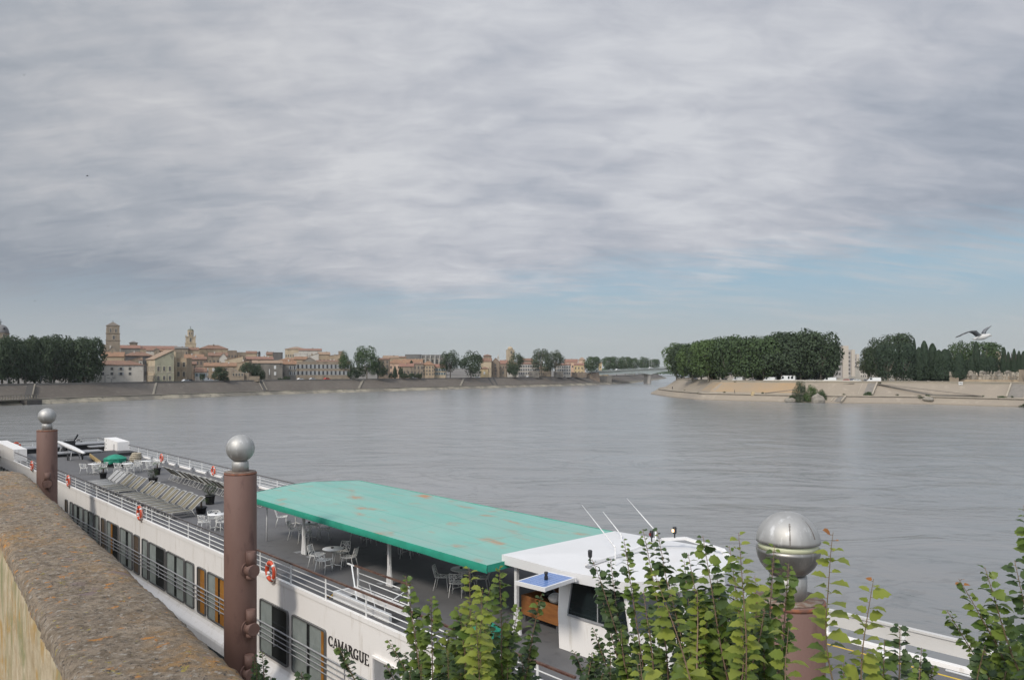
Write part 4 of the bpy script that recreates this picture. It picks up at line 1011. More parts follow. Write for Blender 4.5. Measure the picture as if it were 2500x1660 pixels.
# wooden dinghy shaped crate with gear near the wheelhouse
e_ = empty('wooden_gear_crate', SW(16.7,17.25,.003), SA, 'orange varnished wooden crate full of gear behind the front canopy post', 'crate')
b = MB(); b.box(-.75,.75,-1.15,1.15,.25,.29)
for (x0,x1,y0,y1) in ((-.79,-.75,-1.19,1.19),(.75,.79,-1.19,1.19),(-.749,.749,-1.19,-1.15),(-.749,.749,1.15,1.19)): b.box(x0,x1,y0,y1,.22,.80)
b.build('box', WOODC, e_)
for k, (x_, y_, m_) in enumerate(((-.4,-.6,BLACK),(.1,-.2,DARKG),(.3,.5,BLACK),(-.2,.7,WHITE),(.4,-.8,ORANGE))):
    b = MB(); b.ball((x_,y_,.80), (.26,.22,.16), 10); b.build('gear', m_, e_)
b = MB()
for sx in (-.7,.7):
    for sy in (-1.1,1.1): b.box(sx-.04,sx+.04,sy-.04,sy+.04,0,.22)
b.build('stand', DARKG, e_)
t, d = td(2177,1612); e_ = empty('deck_ventilator', SW(t,min(d,21.0)-.35,.003), 0, 'small white mushroom ventilator on the bow deck near the yellow line', 'ventilator')
b = MB(); b.lathe([(.10,0),(.10,.16),(.22,.18),(.24,.26),(.14,.34),(0,.36)], 16); b.build('cap', WHITE, e_)
# ---------------------------------------------------------------- mooring piles
def pile(xc, Y, lab, knobs, slit, yaw=0):
    p = P(xc, HY, Y); e_ = empty('mooring_pile', (p.x, p.y, 0), yaw, lab, 'mooring pile', 'brown mooring piles with steel globes')
    r = .525; zt = CZ-3.40
    b = MB(); b.lathe([(r,-2.5),(r,zt-.02),(r-.02,zt),(0,zt+.001)], 48); b.build('shaft', RUSTP, e_)
    b = MB(); b.lathe([(r+.003,zt-.07),(r+.004,zt-.012)], 48); b.build('rust_rim', mat('rust_rim', (.24,.09,.045), (.14,.065,.045), rough=.85, scale=12, a=.4, b=.6), e_)
    b = MB(); b.lathe([(r-.03,zt+.001),(r-.03,zt+.02),(0,zt+.021)], 40); b.build('cap_plate', mat('rust_cap', (.20,.17,.14), (.13,.075,.05), rough=.8, scale=9, a=.4, b=.6), e_)
    b = MB(); b.lathe([(.27,zt+.022),(.27,zt+.34),(.25,zt+.36)], 32); b.build('neck', STEEL, e_)
    rs_ = .462; zc = zt+.36+rs_*.93
    if slit:
        up = [(rs_*math.cos(R(a)), zc+.045+rs_*math.sin(R(a))) for a in range(2,90,6)]+[(.0,zc+.045+rs_)]
        lo_ = [(.02,zc-rs_*.98)]+[(rs_*math.cos(R(a)), zc-.035+rs_*math.sin(R(a))*.97) for a in range(-84,-1,6)]+[(rs_*.999,zc-.03)]
        b = MB(); b.lathe(up, 48); b.build('upper_globe', STEEL, e_)
        b = MB(); b.lathe(lo_, 48); b.build('lower_globe', mat('stained_steel', (.30,.285,.265), (.22,.21,.195), rough=.42, metal=.8, scale=2, c3=(.36,.34,.31), s3=8, st=(2,2,.25)), e_)
        b = MB(); b.lathe([(rs_*.93,zc-.032),(rs_*.93,zc+.05)], 48); b.build('lamp_ring', mat('pale_lamp_ring', (.55,.56,.38), rough=.4), e_)
        rnd = random.Random(4)
        for a0, z0, z1 in ((-1.85,.03,.34),(-.95,.12,.44)):
            b = MB()
            for j in range(7):
                za = z0+(z1-z0)*j/7; zb = z0+(z1-z0)*(j+1)/7
                f_ = lambda a, z: ((rs_+.0015)*math.cos(math.asin(min(.99,z/rs_)))*math.cos(a), (rs_+.0015)*math.cos(math.asin(min(.99,z/rs_)))*math.sin(a), zc+.045+z)
                w0 = .035*rnd.uniform(.5,1.2); b.add([f_(a0-w0,za), f_(a0+w0,za), f_(a0+w0*.8,zb), f_(a0-w0*.8,zb)], [(0,1,2,3)])
            b.build('stain', mat('grime', (.16,.145,.13), rough=.8), e_)
    else:
        b = MB(); b.lathe([(rs_*math.cos(R(a)), zc+rs_*math.sin(R(a))) for a in range(-86,91,6)], 48); b.build('globe', STEEL, e_)
        b = MB(); b.tube([(rs_*1.002*math.cos(a), rs_*1.002*math.sin(a), zc-.0) for a in [2*PI*k/40 for k in range(40)]], .004, 4, closed=True); b.build('seam', MIDG, e_)
    for (a, z) in knobs:
        c_, s_ = math.cos(a), math.sin(a); z = zt-z
        b = MB(); b.tube([(c_*(r-.05), s_*(r-.05), z), (c_*(r+.34), s_*(r+.34), z)], .21, 20)
        b.tube([(c_*(r-.03), s_*(r-.03), z), (c_*(r+.03), s_*(r+.03), z)], .27, 20)
        b.tube([(c_*(r+.13), s_*(r+.13), z+.15), (c_*(r+.13), s_*(r+.13), z+.62)], .155, 18); b.tube([(c_*(r+.13), s_*(r+.13), z-.15), (c_*(r+.13), s_*(r+.13), z-.30)], .155, 18)
        b.build('mooring_bitt', RUSTP, e_)
    return e_
pile(1924, 11.68, 'nearest brown mooring pile, its big steel globe split by a pale ring', [], True)
pile(587, 26.3, 'middle brown mooring pile with plain steel globe and two mooring bitts, before the loungers', [(-.72,3.20),(-.72,5.12),(-.8,6.6)], False)
pile(115, 44.9, 'farthest brown mooring pile with steel globe at the stern, one mooring bitt showing', [(-1.0,3.0)], False)
# ---------------------------------------------------------------- gull
gb = P(2397, 822, 23); e_ = empty('flying_gull', gb, R(0), 'white gull with grey wings flying to the right above the cypress trees', 'gull')
k_ = 23/FPX*.0847; GX = lambda px, py, dy: tuple(P(2397+(px-1330)*.0847, 822+(py-740)*.0847, 23+dy)-gb)
GW = mat('gull_white', (.50,.49,.465), rough=.8); GG = mat('gull_grey', (.12,.125,.13), (.16,.165,.17), rough=.8, scale=20)
b = MB(); pts = [(1050,812,.0,.006),(1120,805,0,.028),(1200,790,0,.055),(1290,760,0,.080),(1380,740,0,.085),(1450,725,0,.066),(1500,705,0,.050),(1540,698,0,.046),(1575,705,0,.030),(1592,712,0,.012)]
b.tube([GX(a,c,d_) for a,c,d_,r_ in pts], [r_ for *_, r_ in pts], 14); b.build('body', GW, e_)
b = MB(); b.tube([GX(1578,708,0), GX(1600,714,0), GX(1608,724,0)], [.014,.010,.004], 8); b.build('bill', mat('gull_bill', (.55,.28,.06)), e_)
b = MB(); b.ball(GX(1548,692,-.042), .007, 6); b.ball(GX(1548,692,.042), .007, 6); b.build('eyes', BLACK, e_)
b = MB(); b.add([GX(1110,800,-.02), GX(1110,800,.02), GX(1010,812,.06), GX(1000,815,0), GX(1010,812,-.06), GX(1110,812,-.02), GX(1110,812,.02)], [(0,1,2,3,4),(5,4,3,2,6),(0,4,5),(1,6,2)]); b.build('tail', mat('tail_dark', (.10,.10,.105)), e_)
def wing(le, te, nm):
    b = MB(); n_ = len(le); vs = []
    for (a, c_) in zip(le, te):
        a, c_ = Vector(a), Vector(c_); mid_ = a.lerp(c_, .35)+Vector((0,0,.014)); vs += [a, mid_, c_, a.lerp(c_, .35)-Vector((0,0,.006))]
    fs = []
    for i in range(n_-1):
        for k in range(4): fs.append((4*i+k, 4*i+(k+1)%4, 4*i+4+(k+1)%4, 4*i+4+k))
    fs += [(0,1,2,3), tuple(4*(n_-1)+k for k in (3,2,1,0))]
    b.add(vs, fs, 0, True); b.build(nm, GG, e_)
wing([GX(1330,690,-.05),GX(1240,620,-.20),GX(1180,560,-.36),GX(1060,562,-.46),GX(900,598,-.54),GX(740,662,-.58),GX(600,738,-.60)],
     [GX(1160,752,-.06),GX(1120,712,-.20),GX(1050,655,-.36),GX(960,618,-.46),GX(850,665,-.54),GX(730,722,-.58),GX(560,778,-.60)], 'wing')
wing([GX(1440,668,.05),GX(1460,590,.22),GX(1510,530,.36),GX(1560,480,.44),GX(1612,428,.50)],
     [GX(1300,672,.05),GX(1340,590,.22),GX(1385,532,.36),GX(1480,475,.44),GX(1600,430,.50)], 'wing')
for (x, y, s_, Y, nm) in ((213,430,1.0,190,'dark bird gliding high over the old town on the left, largest of the specks'),(264,553,.45,190,'tiny dark bird speck below the larger gliding bird'),(59,184,.5,200,'tiny dark bird speck highest in the clouds'),(85,735,.5,180,'tiny dark bird speck low in the sky above the left trees')):
    e_ = empty('distant_bird', P(x, y, Y), .4, nm, 'bird', 'distant birds in the sky')
    b = MB(); b.tube([(-.3*s_,0,0),(0,0,-.03),(.32*s_,0,0)], [.02,.10*s_,.03], 6)
    for sg in (-1,1): b.add([(-.08*s_,0,0),(.12*s_,0,0),(.1*s_,sg*.35*s_+sg*0,.14*s_),(-.05*s_,sg*.35*s_,.14*s_),(-.05*s_+sg*.5*s_,sg*.62*s_,.08*s_)], [(0,1,2,3),(3,2,4)])
    b.build('body', BLACK, e_)
# ---------------------------------------------------------------- houses of the old town
def zpx(i, x, y):   # readings taken from enlarged views of the photograph
    if i == 5: return 1800+x*.29636, 750+y*.29636
    return (0,450,900,1350)[i-1]+x*.21168, 750+y*.21168
def zc(y): return None
WALLC = {'white':((.46,.43,.38),(.39,.36,.315)), 'cream':((.42,.34,.235),(.34,.275,.19)), 'beige':((.36,.28,.19),(.285,.22,.15)), 'brown':((.22,.17,.125),(.16,.125,.095)),
 'grey':((.20,.18,.152),(.14,.128,.11)), 'stone':((.26,.21,.155),(.185,.15,.11)), 'peach':((.52,.36,.26),(.45,.32,.23)), 'yellow':((.47,.36,.20),(.40,.31,.18)), 'dark':((.11,.10,.092),(.085,.08,.075)), 'green':((.27,.265,.19),(.215,.20,.15))}  # green: mansion gable tone with its shade put into the colour
ROOFC = {'orange':((.25,.145,.085),(.18,.105,.066)), 'red':((.235,.125,.088),(.175,.098,.072)), 'brown':((.20,.115,.075),(.15,.09,.065)), 'pale':((.27,.19,.13),(.21,.145,.10)), 'grey':((.16,.145,.13),(.12,.11,.1))}
def wallm(k): return mat('wall_'+k, WALLC[k][0], WALLC[k][1], rough=.9, scale=.22, a=.35, b=.65, c3=tuple(v*.62 for v in WALLC[k][1]), s3=.5, st=(1,1,.55))
def roofm(k): return mat('tiles_'+k, ROOFC[k][0], ROOFC[k][1], rough=.9, scale=.5, a=.3, b=.7, c3=tuple(v*1.45 for v in ROOFC[k][0]), s3=1.3, bump=.5, bscale=4, bdist=.15)
WDARK = mat('window_dark', (.03,.03,.033), rough=.3); SHW = mat('shutter_white', (.52,.52,.50), rough=.7); SHB = mat('shutter_blue', (.16,.24,.27), rough=.7); SHN = mat('shutter_brown', (.13,.08,.055)); SUR = mat('window_surround', (.42,.37,.29), rough=.85)
SHG = mat('shutter_grey', (.27,.28,.28), rough=.7)
def wmesh(kind):   # unit window: x -.5..+.5, z 0..1, faces -y
    b = MB()
    if kind in ('dark','arch','surround'):
        if kind != 'dark': 
            b.box(-.68,-.5,-.10,.01,-.06,1.0,1); b.box(.5,.68,-.10,.01,-.06,1.0,1); b.box(-.78,.78,-.12,.012,1.001,1.10,1); b.box(-.78,.78,-.16,.012,-.12,-.061,1)
        b.box(-.5,.5,-.05,.008,-.0,.999,0); b.box(-.03,.03,-.07,-.051,0,.998,1); return b.mesh('window', [WDARK, SUR])
    sh = {'white':SHW,'blue':SHB,'brown':SHN,'closed':SHW,'grey':SHG}[kind]
    if kind == 'closed': b.box(-.55,-.01,-.08,.008,0,1,1); b.box(.01,.55,-.08,.008,0,1,1); b.box(-.012,.012,-.03,.007,0,1,0)
    else: b.box(-.5,.5,-.05,.008,0,1,0); b.box(-1.02,-.52,-.09,.009,-.02,1.02,1); b.box(.52,1.02,-.09,.009,-.02,1.02,1)
    b.box(-.6,.6,-.14,.011,-.1,-.03,2)
    return b.mesh('window', [WDARK, sh, SUR])
WM = {}
def window(par, kind, x, y, z, w_, h_, rz=0, name='window'):
    if kind not in WM: WM[kind] = wmesh(kind)
    o = bpy.data.objects.new(name, WM[kind]); link(o); setpar(o, par); o.location = (x, y, z); o.scale = (w_, 1.6, h_); o.rotation_euler = (0,0,rz); return o
HN = [0]
def house(name, lab, z, x0, x1, yr, ye, yb, e, wall, roof, rt='side', wins=None, wk='dark', yaw=None, dp=None, grp='houses of the old town', side='L', cat='house', chim=1, zoomed=True, wsz=None, sidew=None, addh=0):
    HN[0] += 1; rnd = random.Random(HN[0]*7)
    if zoomed: (X0, YR), (X1, YE) = zpx(z,x0,yr), zpx(z,x1,ye); YB = zpx(z,0,yb)[1] if yb else None
    else: X0, YR, X1, YE, YB = x0, yr, x1, ye, yb
    if side == 'L' and (X0+X1)/2 < 600: e = e+20 if e < 60 else e+10
    xc = (X0+X1)/2; Yb_ = (ysl if side == 'L' else ysr)(xc); Y = Yb_+e
    cx_ = (xc-CX)/FPX*Y
    g0 = terr(e) if side == 'L' else 7.9; zb_min = 6.9 if e < 60 else 0
    zb = max(g0-1.2, zb_min)
    ze = CZ-(YE-HY)/FPX*Y; zrg = CZ-(YR-HY)/FPX*Y
    if yaw is None: yaw = -math.atan2(cx_, Y)*.95+rnd.uniform(-.09,.09)
    w_ = (X1-X0)/FPX*Y/max(.5, math.cos(yaw+math.atan2(cx_, Y)))*.985*math.cos(math.atan2(cx_,Y))
    w_ = (X1-X0)/FPX*Y*.98
    dp = dp or max(7, min(14, w_*.7))
    t = empty(name, (cx_, Y+dp/2, zb), yaw, lab, cat, grp)
    H = ze-zb; RH = max(.3, zrg-ze); hw = w_/2; hd = dp/2
    wm, rm = wallm(wall), roofm(roof)
    b = MB(); b.box(-hw,hw,-hd,hd,0,H,0)
    if rt == 'side':
        b.add([(-hw,-hd,H),(-hw,hd,H),(-hw,0,H+RH)], [(0,2,1)]); b.add([(hw,-hd,H),(hw,hd,H),(hw,0,H+RH)], [(0,1,2)])
    elif rt == 'front':
        b.add([(-hw,-hd,H),(hw,-hd,H),(0,-hd,H+RH)], [(0,1,2)]); b.add([(-hw,hd,H),(hw,hd,H),(0,hd,H+RH)], [(0,2,1)])
    elif rt == 'half':   # half gable rising to the right
        b.add([(-hw,-hd,H),(hw,-hd,H),(hw,-hd,H+RH),(-hw,hd,H),(hw,hd,H),(hw,hd,H+RH)], [(0,1,2),(5,4,3),(1,4,5,2)])
    elif rt == 'flat': b.box(-hw-.1,hw+.1,-hd-.1,hd+.1,H+.01,H+RH)
    b.build('wall', wm, t)
    ov = .45; th = .22; r_ = MB()
    def slabq(a, b_, c, d):
        vs = [Vector(v) for v in (a,b_,c,d)]; r_.add([v+Vector((0,0,.03)) for v in vs]+[v+Vector((0,0,.03+th)) for v in vs], [(3,2,1,0),(4,5,6,7),(0,1,5,4),(1,2,6,5),(2,3,7,6),(3,0,4,7)])
    if rt == 'side':
        k = RH/hd
        slabq((-hw-.2,-hd-ov,H-ov*k),(hw+.2,-hd-ov,H-ov*k),(hw+.2,0,H+RH),(-hw-.2,0,H+RH)); slabq((hw+.2,hd+ov,H-ov*k),(-hw-.2,hd+ov,H-ov*k),(-hw-.2,0.001,H+RH),(hw+.2,0.001,H+RH))
    elif rt == 'front':
        k = RH/hw
        slabq((-hw-ov,hd+.2,H-ov*k),(-hw-ov,-hd-.2,H-ov*k),(0,-hd-.2,H+RH),(0,hd+.2,H+RH)); slabq((hw+ov,-hd-.2,H-ov*k),(hw+ov,hd+.2,H-ov*k),(0.001,hd+.2,H+RH),(0.001,-hd-.2,H+RH))
    elif rt == 'half':
        k = RH/w_; slabq((-hw-ov,hd+.2,H-ov*k),(-hw-ov,-hd-.2,H-ov*k),(hw+.05,-hd-.2,H+RH),(hw+.05,hd+.2,H+RH))
    elif rt == 'hip':
        ins = min(hw*.85, hd); a = hw+ov; c = hd+ov
        vs = [(-a,-c,H),(a,-c,H),(a,c,H),(-a,c,H),(-a,-c,H+.2),(a,-c,H+.2),(a,c,H+.2),(-a,c,H+.2),(-hw+ins,0,H+.2+RH),(hw-ins,0,H+.2+RH)]
        r_.add(vs, [(3,2,1,0),(0,1,5,4),(1,2,6,5),(2,3,7,6),(3,0,4,7),(4,5,9,8),(5,6,9),(6,7,8,9),(7,4,8)])
    if rt != 'flat':
        ro = r_.build('roof', rm, t)
        for c_ in range(chim+(2 if chim and w_ > 22 else 1 if chim and w_ > 14 else 0)):
            x_ = rnd.uniform(-.7,.7)*hw; b = MB(); zc_ = H+RH*.5; b.box(x_-.35,x_+.35,-.2-hd*.25,.35-hd*.25,zc_-.6,H+RH+rnd.uniform(.2,.9)); b.build('chimney', wallm(rnd.choice(['beige','white','stone'])), ro)
    if wins:
        nx, ny = wins[:2]; zlo = wins[2] if len(wins) > 2 else 1.2+1.0; ztop = H-.6
        fl = (ztop-zlo)/ny; ww, wh_ = wsz or (min(1.15, w_/nx*.38), min(1.9, fl*.58))
        for j in range(ny):
            for i in range(nx):
                kk = wk if isinstance(wk, str) else wk[(i+j*nx)%len(wk)]
                if kk == '-': continue
                window(t, kk, -hw+w_*(i+.5)/nx, -hd-.002, zlo+fl*j+fl*.25, ww, wh_)
    if sidew:
        nx, ny, sd = sidew; fl = (H-2.8)/ny
        for j in range(ny):
            for i in range(nx): window(t, wk if isinstance(wk,str) else 'dark', sd*(hw+.002), -hd+dp*(i+.5)/nx, 2.4+fl*j+fl*.2, min(1.1,dp/nx*.4), min(1.9,fl*.55), sd*PI/2)
    return t
H_ = house
# ---- far left to the cream mansion
H_('apartment_house','white three storey apartment house with brown hip roof right of the left plane trees',1,890,1560,618,668,882,26,'white','brown','hip',(7,2,3.2),('dark','dark','dark','dark','grey','dark','-'),dp=12,cat='apartment house',chim=2,wsz=(1.15,1.35))
H_('garage_wing','low white garage wing at the foot of the white apartment house',1,800,1000,830,838,885,22,'white','grey','flat',(3,1),'closed',dp=5,cat='building')
# cream mansion: corner building with lit left front; shade of the gable front put into a greenish wall colour
YM = ysl(379)+42; zb_ = 6.2
mx0 = (378.5-CX)/FPX*YM
t = empty('mansion', (mx0, YM, zb_), 0, 'cream mansion with lit left front and shaded greenish gable front right of the apartment house', 'mansion')
ux = Vector((.93,.37,0)).normalized(); uy = Vector((-.62,.80,0)).normalized()
def mp(a, b_, z_): v_ = ux*a+uy*b_; return (v_.x, v_.y, z_)
LW_, LL = 9.2, 17.5; HE = CZ-(877-HY)/FPX*YM-zb_; HRD = CZ-(860-HY)/FPX*YM-zb_+1.2
LW_ = (1966-1790)*.21168/FPX*YM/.93*1.06; 
b = MB(); vs = [mp(0,0,0),mp(LW_,0,0),mp(LW_,LL,0),mp(0,LL,0),mp(0,0,HE),mp(LW_,0,HRD),mp(LW_,LL,HRD),mp(0,LL,HE)]
b.add(vs, [(0,1,5,4)], 1); b.add(vs, [(1,2,6,5),(2,3,7,6),(3,0,4,7),(4,5,6,7)], 0); b.build('wall', [wallm('cream'), wallm('green')], t)
b = MB(); b.hexa([mp(-.5,-.4,HE-.15),mp(LW_+.1,-.4,HRD+.03),mp(LW_+.1,LL+.4,HRD+.03),mp(-.5,LL+.4,HE-.15),mp(-.5,-.4,HE+.12),mp(LW_+.1,-.4,HRD+.3),mp(LW_+.1,LL+.4,HRD+.3),mp(-.5,LL+.4,HE+.12)]); b.build('roof', roofm('pale'), t)
b = MB(); 
for z_ in (5.6,): b.add([mp(-.12,-.12,z_),mp(LW_,-.12,z_),mp(LW_,-.12,z_+.3),mp(-.12,-.12,z_+.3),mp(-.12,LL,z_),mp(-.12,LL,z_+.3)], [(0,1,2,3),(0,3,5,4)])
b.build('cornice', SUR, t)
aF = math.atan2(ux.y, ux.x); aL = math.atan2(-uy.y, -uy.x)
for j, z_ in enumerate((1.9, 6.6)):
    for i in range(3): p = mp(LW_*(.18+.3*i), -.003, z_); window(t, 'surround', p[0], p[1], p[2], 1.0, 2.1, aF)
    for i in range(7): p = mp(-.003, 1.2+i*2.3, z_); window(t, 'surround', p[0], p[1], p[2], .8, 2.2, aL)
H_('mansion_annex','square beige annex with paired tall windows adjoining the shaded greenish gable of the mansion',1,2024,2146,588,592,858,27,'beige','brown','flat',(2,2,1.8),'surround',yaw=.06,dp=8,cat='building',wsz=(1.1,2.3))
H_('stone_link','tall narrow cream stone link between the mansion and its annex',1,1968,2026,515,592,858,28.5,'cream','grey','flat',(1,3,2),('-','dark','-'),yaw=.0,dp=8,cat='building')
H_('narrow_house','narrow white house squeezed between the apartment house and the mansion',1,1560,1600,600,610,870,40,'white','brown','side',(1,3),'dark',dp=8)
H_('gabled_house','pale gabled house peeking over the right end of the apartment house roof',1,1430,1600,572,625,None,60,'stone','pale','half',None,chim=0)
H_('tiled_house','long low house with orange tiled roof directly behind the apartment house',1,1150,1385,520,566,None,62,'beige','orange','side',(6,2),'dark')
H_('tiled_house','dark walled house with broad brown tiled hip roof behind the mansion',1,1385,1700,516,562,None,75,'dark','brown','hip',(5,2),'dark',chim=1)
H_('chapel','small stone chapel with steep diagonal roof lines left of the square tower foot',1,1180,1345,455,545,None,110,'stone','grey','front',(2,2),'arch',cat='chapel')
H_('old_house','beige stone house at the tower foot beside the plane trees',1,1140,1230,432,455,None,130,'stone','grey','flat',(2,3),'dark')
H_('tiled_house','house with red tiled roof and wide grey front below the square tower',1,1362,1572,440,472,None,150,'grey','red','side',(5,2),'grey')
H_('roof_pavilion','small pavilion with flared grey roof right of the square tower',1,1470,1552,393,412,None,190,'stone','grey','hip',(3,1),'dark',chim=0,cat='building')
H_('church_nave','very long nave with red brown roof running right from the square tower',1,1570,1978,446,482,None,185,'beige','red','side',(9,1,4),'arch',dp=14,cat='church',chim=0)
H_('small_house','small whitewashed house with brown roof below the long nave',1,1660,1760,482,500,None,110,'white','brown','side',(2,2),'dark')
H_('small_house','grey gabled house in the middle below the long nave',1,1745,1800,478,498,None,105,'stone','grey','front',(1,2),'dark')
H_('small_house','pale house with many small openings under the right end of the nave',1,1800,1965,492,505,None,112,'cream','orange','side',(5,2),'dark')
H_('roof_house','house with pale roof terrace above the mansion gable',1,1966,2085,520,545,None,90,'stone','grey','flat',(3,2),'dark')
H_('small_house','grey beige tall house left of the bell tower',1,1995,2140,458,476,None,150,'stone','grey','side',(4,3),'dark')
H_('tiled_house','house with orange roof and beige front in front of the bell tower',1,2050,2310,545,585,None,100,'beige','orange','side',(6,2),'dark')
H_('tiled_house','narrow brown house with stacked roofs right of the annex',1,2148,2232,632,655,858,40,'brown','brown','side',(2,4),'dark')
H_('tiled_house','tall brown house with layered tiled roofs behind the riverside cafe front',1,2190,2350,572,600,None,70,'brown','brown','side',(4,3),'dark')
H_('riverside_house','white riverside house with blue grey shutters left of the cream farmhouse',2,100,228,700,745,852,30,'white','brown','side',(3,1),'blue')
H_('apse_house','beige apse like house below the bell tower',2,10,140,465,492,None,150,'beige','brown','side',(4,2),'dark')
H_('church_nave','church nave with dark red roof right of the bell tower',2,137,455,436,482,None,185,'beige','brown','hip',(6,1,5),'arch',dp=13,cat='church',chim=2)
H_('farm_house','cream house with orange roof and white shutters left of the round dark tree',2,190,550,642,680,842,34,'beige','orange','side',(5,2),('closed','closed','white','brown','dark'),chim=2)
H_('tiled_house','small grey house with steep roof behind the farmhouse, third row',2,255,470,525,560,None,110,'stone','brown','side',(5,2),'dark')
H_('small_house','white gabled house tucked between brown roofs right of the nave',2,385,470,535,585,None,95,'white','grey','front',(1,1),'dark')
H_('tall_house','tall brown house with flat terrace on the skyline right of the nave',2,480,582,498,520,None,160,'brown','grey','flat',(3,3),'dark')
H_('tiled_house','house with orange roof and lit cream gable behind the ruined chapel',2,455,655,566,612,None,80,'cream','orange','half',(2,1),'closed')
H_('tiled_house','low house with ochre roof just above the ruined chapel',2,548,720,615,660,None,55,'beige','orange','half',(2,1),'white')
H_('grey_house','wide grey house with flat pale roof on the skyline in the middle',2,582,695,518,530,None,165,'stone','grey','flat',(4,2),'dark')
H_('tall_house','house with brown roof and veranda left of the little dome',2,697,818,508,530,None,150,'beige','brown','side',(4,2),'dark')
H_('tiled_house','long house with low dull red roof and row of small openings below the little dome',2,680,985,572,600,None,85,'brown','red','side',(10,2),'dark')
H_('weathered_house','dark weathered riverside house with white framed mural window and pink roof',2,750,1088,615,645,842,36,'grey','pale','side',(6,2,2.5),('-','-','-','-','closed','-'),chim=2)
H_('grey_block','plain slate grey windowless block on the skyline left of the hall',2,1010,1112,520,528,None,120,'dark','grey','flat',None)
H_('beige_house','slim beige house with chimney left of the slate grey block',2,930,1014,518,545,None,125,'beige','brown','side',(2,3),'dark',chim=2)
H_('tiled_house','pair of roofs in bright orange tiles behind the old monastery',2,1085,1300,585,612,None,85,'beige','orange','hip',(5,1),'dark')
H_('riverside_house','grey riverside house with sheet orange roof left of the monastery',2,1085,1268,618,655,838,36,'grey','orange','side',(4,2,2.5),('dark','-','grey','grey'))
H_('tiled_house','red orange roofed house touching the pediment of the monastery',2,1255,1400,572,600,None,70,'beige','orange','side',(3,1),'dark')
H_('monastery','long grey two storey monastery front with weathered stains by the big plane tree',2,1268,1885,628,640,835,34,'stone','grey','flat',(13,2,2.3),'grey',dp=14,cat='monastery',wsz=(1.15,2.4))
H_('pediment_house','grey classical pediment rising over the monastery roof',2,1335,1520,578,632,None,42,'grey','brown','front',None,chim=0,cat='building')
H_('great_hall','large pale hall with arcaded side and hip roof on the hilltop',2,1132,1370,455,485,None,230,'cream','pale','hip',(9,1,10),'arch',dp=22,cat='hall',chim=0)
H_('white_house','white modern house with red roof right of the hilltop hall',2,1300,1560,478,500,None,190,'white','red','side',(7,2),'dark')
H_('white_house','white terraced house with small square windows below the hilltop hall',2,1255,1400,528,540,None,140,'white','pale','flat',(5,2),'dark')
H_('white_house','white gabled house with one wide dark window above the pediment',2,1398,1535,532,572,None,120,'white','pale','half',(2,1),'dark')
H_('beige_house','beige house with tiled roof second right of the pediment',2,1530,1665,518,545,None,130,'beige','pale','side',(3,2),'dark')
H_('tall_house','beige house with angled roof next to the small square tower',2,1660,1830,540,560,None,120,'beige','brown','half',(3,2),'dark')
H_('square_turret','small square stone turret left of the riverside plane tree top',2,1772,1822,506,512,None,135,'stone','grey','flat',(1,1),'dark',dp=5,cat='tower')
H_('long_house','long low brown roof line closing the monastery block',2,1500,1800,612,628,None,60,'beige','brown','side',None)
# ---- middle stretch
H_('skyline_house','pinkish house with chimneys on the skyline right of the big plane tree',3,155,335,560,585,None,120,'beige','pale','side',(5,2),'dark',chim=3)
H_('tall_house','tall brown house half hidden behind the big plane tree',3,95,232,588,600,825,40,'brown','brown','side',(3,4),'dark')
H_('tiled_house','wide house with orange hip roof and rosy front beside the thin dark cypress',3,222,405,602,648,820,55,'peach','orange','hip',(4,2),'dark')
H_('tiled_house','low house with red orange roof over a buttressed grey front',3,345,515,650,682,815,34,'stone','red','side',(4,1),'dark')
H_('tiled_house','broad house with orange roof below the arena left side',3,375,618,600,642,None,70,'beige','orange','side',(6,1),'dark')
H_('grey_house','grey stone house with paired windows below the arena arches',3,505,622,640,655,810,42,'stone','brown','side',(3,2),'dark')
H_('tiled_house','house with orange hip roof and beige front in the middle of the quay row',3,612,752,622,668,810,36,'beige','orange','hip',(4,3),'dark')
H_('tiled_house','cream house with blue shutters and red roof left of the twin plane trees',3,745,890,658,690,810,32,'cream','red','side',(5,2),'blue')
H_('skyline_house','small house with twin chimneys left of the arena',3,335,425,568,580,None,130,'beige','brown','side',(2,2),'dark',chim=2)
# arena
xa0, xa1 = 900+420*.21168, 900+880*.21168; Ya = ysl(1030)+170
t = empty('arena_ruin', P((xa0+xa1)/2, HY, Ya), 0, 'dark grey Roman arena wall with buttresses and arches on the skyline', 'arena'); t.location.z = 14
wA = (xa1-xa0)/FPX*Ya; hA = CZ+(905-865)/FPX*Ya-14
b = MB(); b.box(-wA/2,-wA*.12,0,12,-3,hA); b.box(-wA*.12,wA/2,3,14,-3,hA-.3); b.build('wall', mat('arena_stone', (.15,.145,.135), (.10,.098,.09), rough=.95, scale=.15), t)
for k in range(6):
    b = MB(); x_ = -wA*.10+k*wA*.115; b.hexa([(x_-.7,-2.2,-3),(x_+.7,-2.2,-3),(x_+.7,3.1,-3),(x_-.7,3.1,-3),(x_-.5,1.2,hA*.8),(x_+.5,1.2,hA*.8),(x_+.5,3.1,hA*.95),(x_-.5,3.1,hA*.95)]); b.build('buttress', mat('arena_stone_pale', (.24,.225,.2), (.17,.16,.145), scale=.3), t)
    window(t, 'arch', x_+wA*.055, 2.99, hA*.35, 1.8, 4.5)
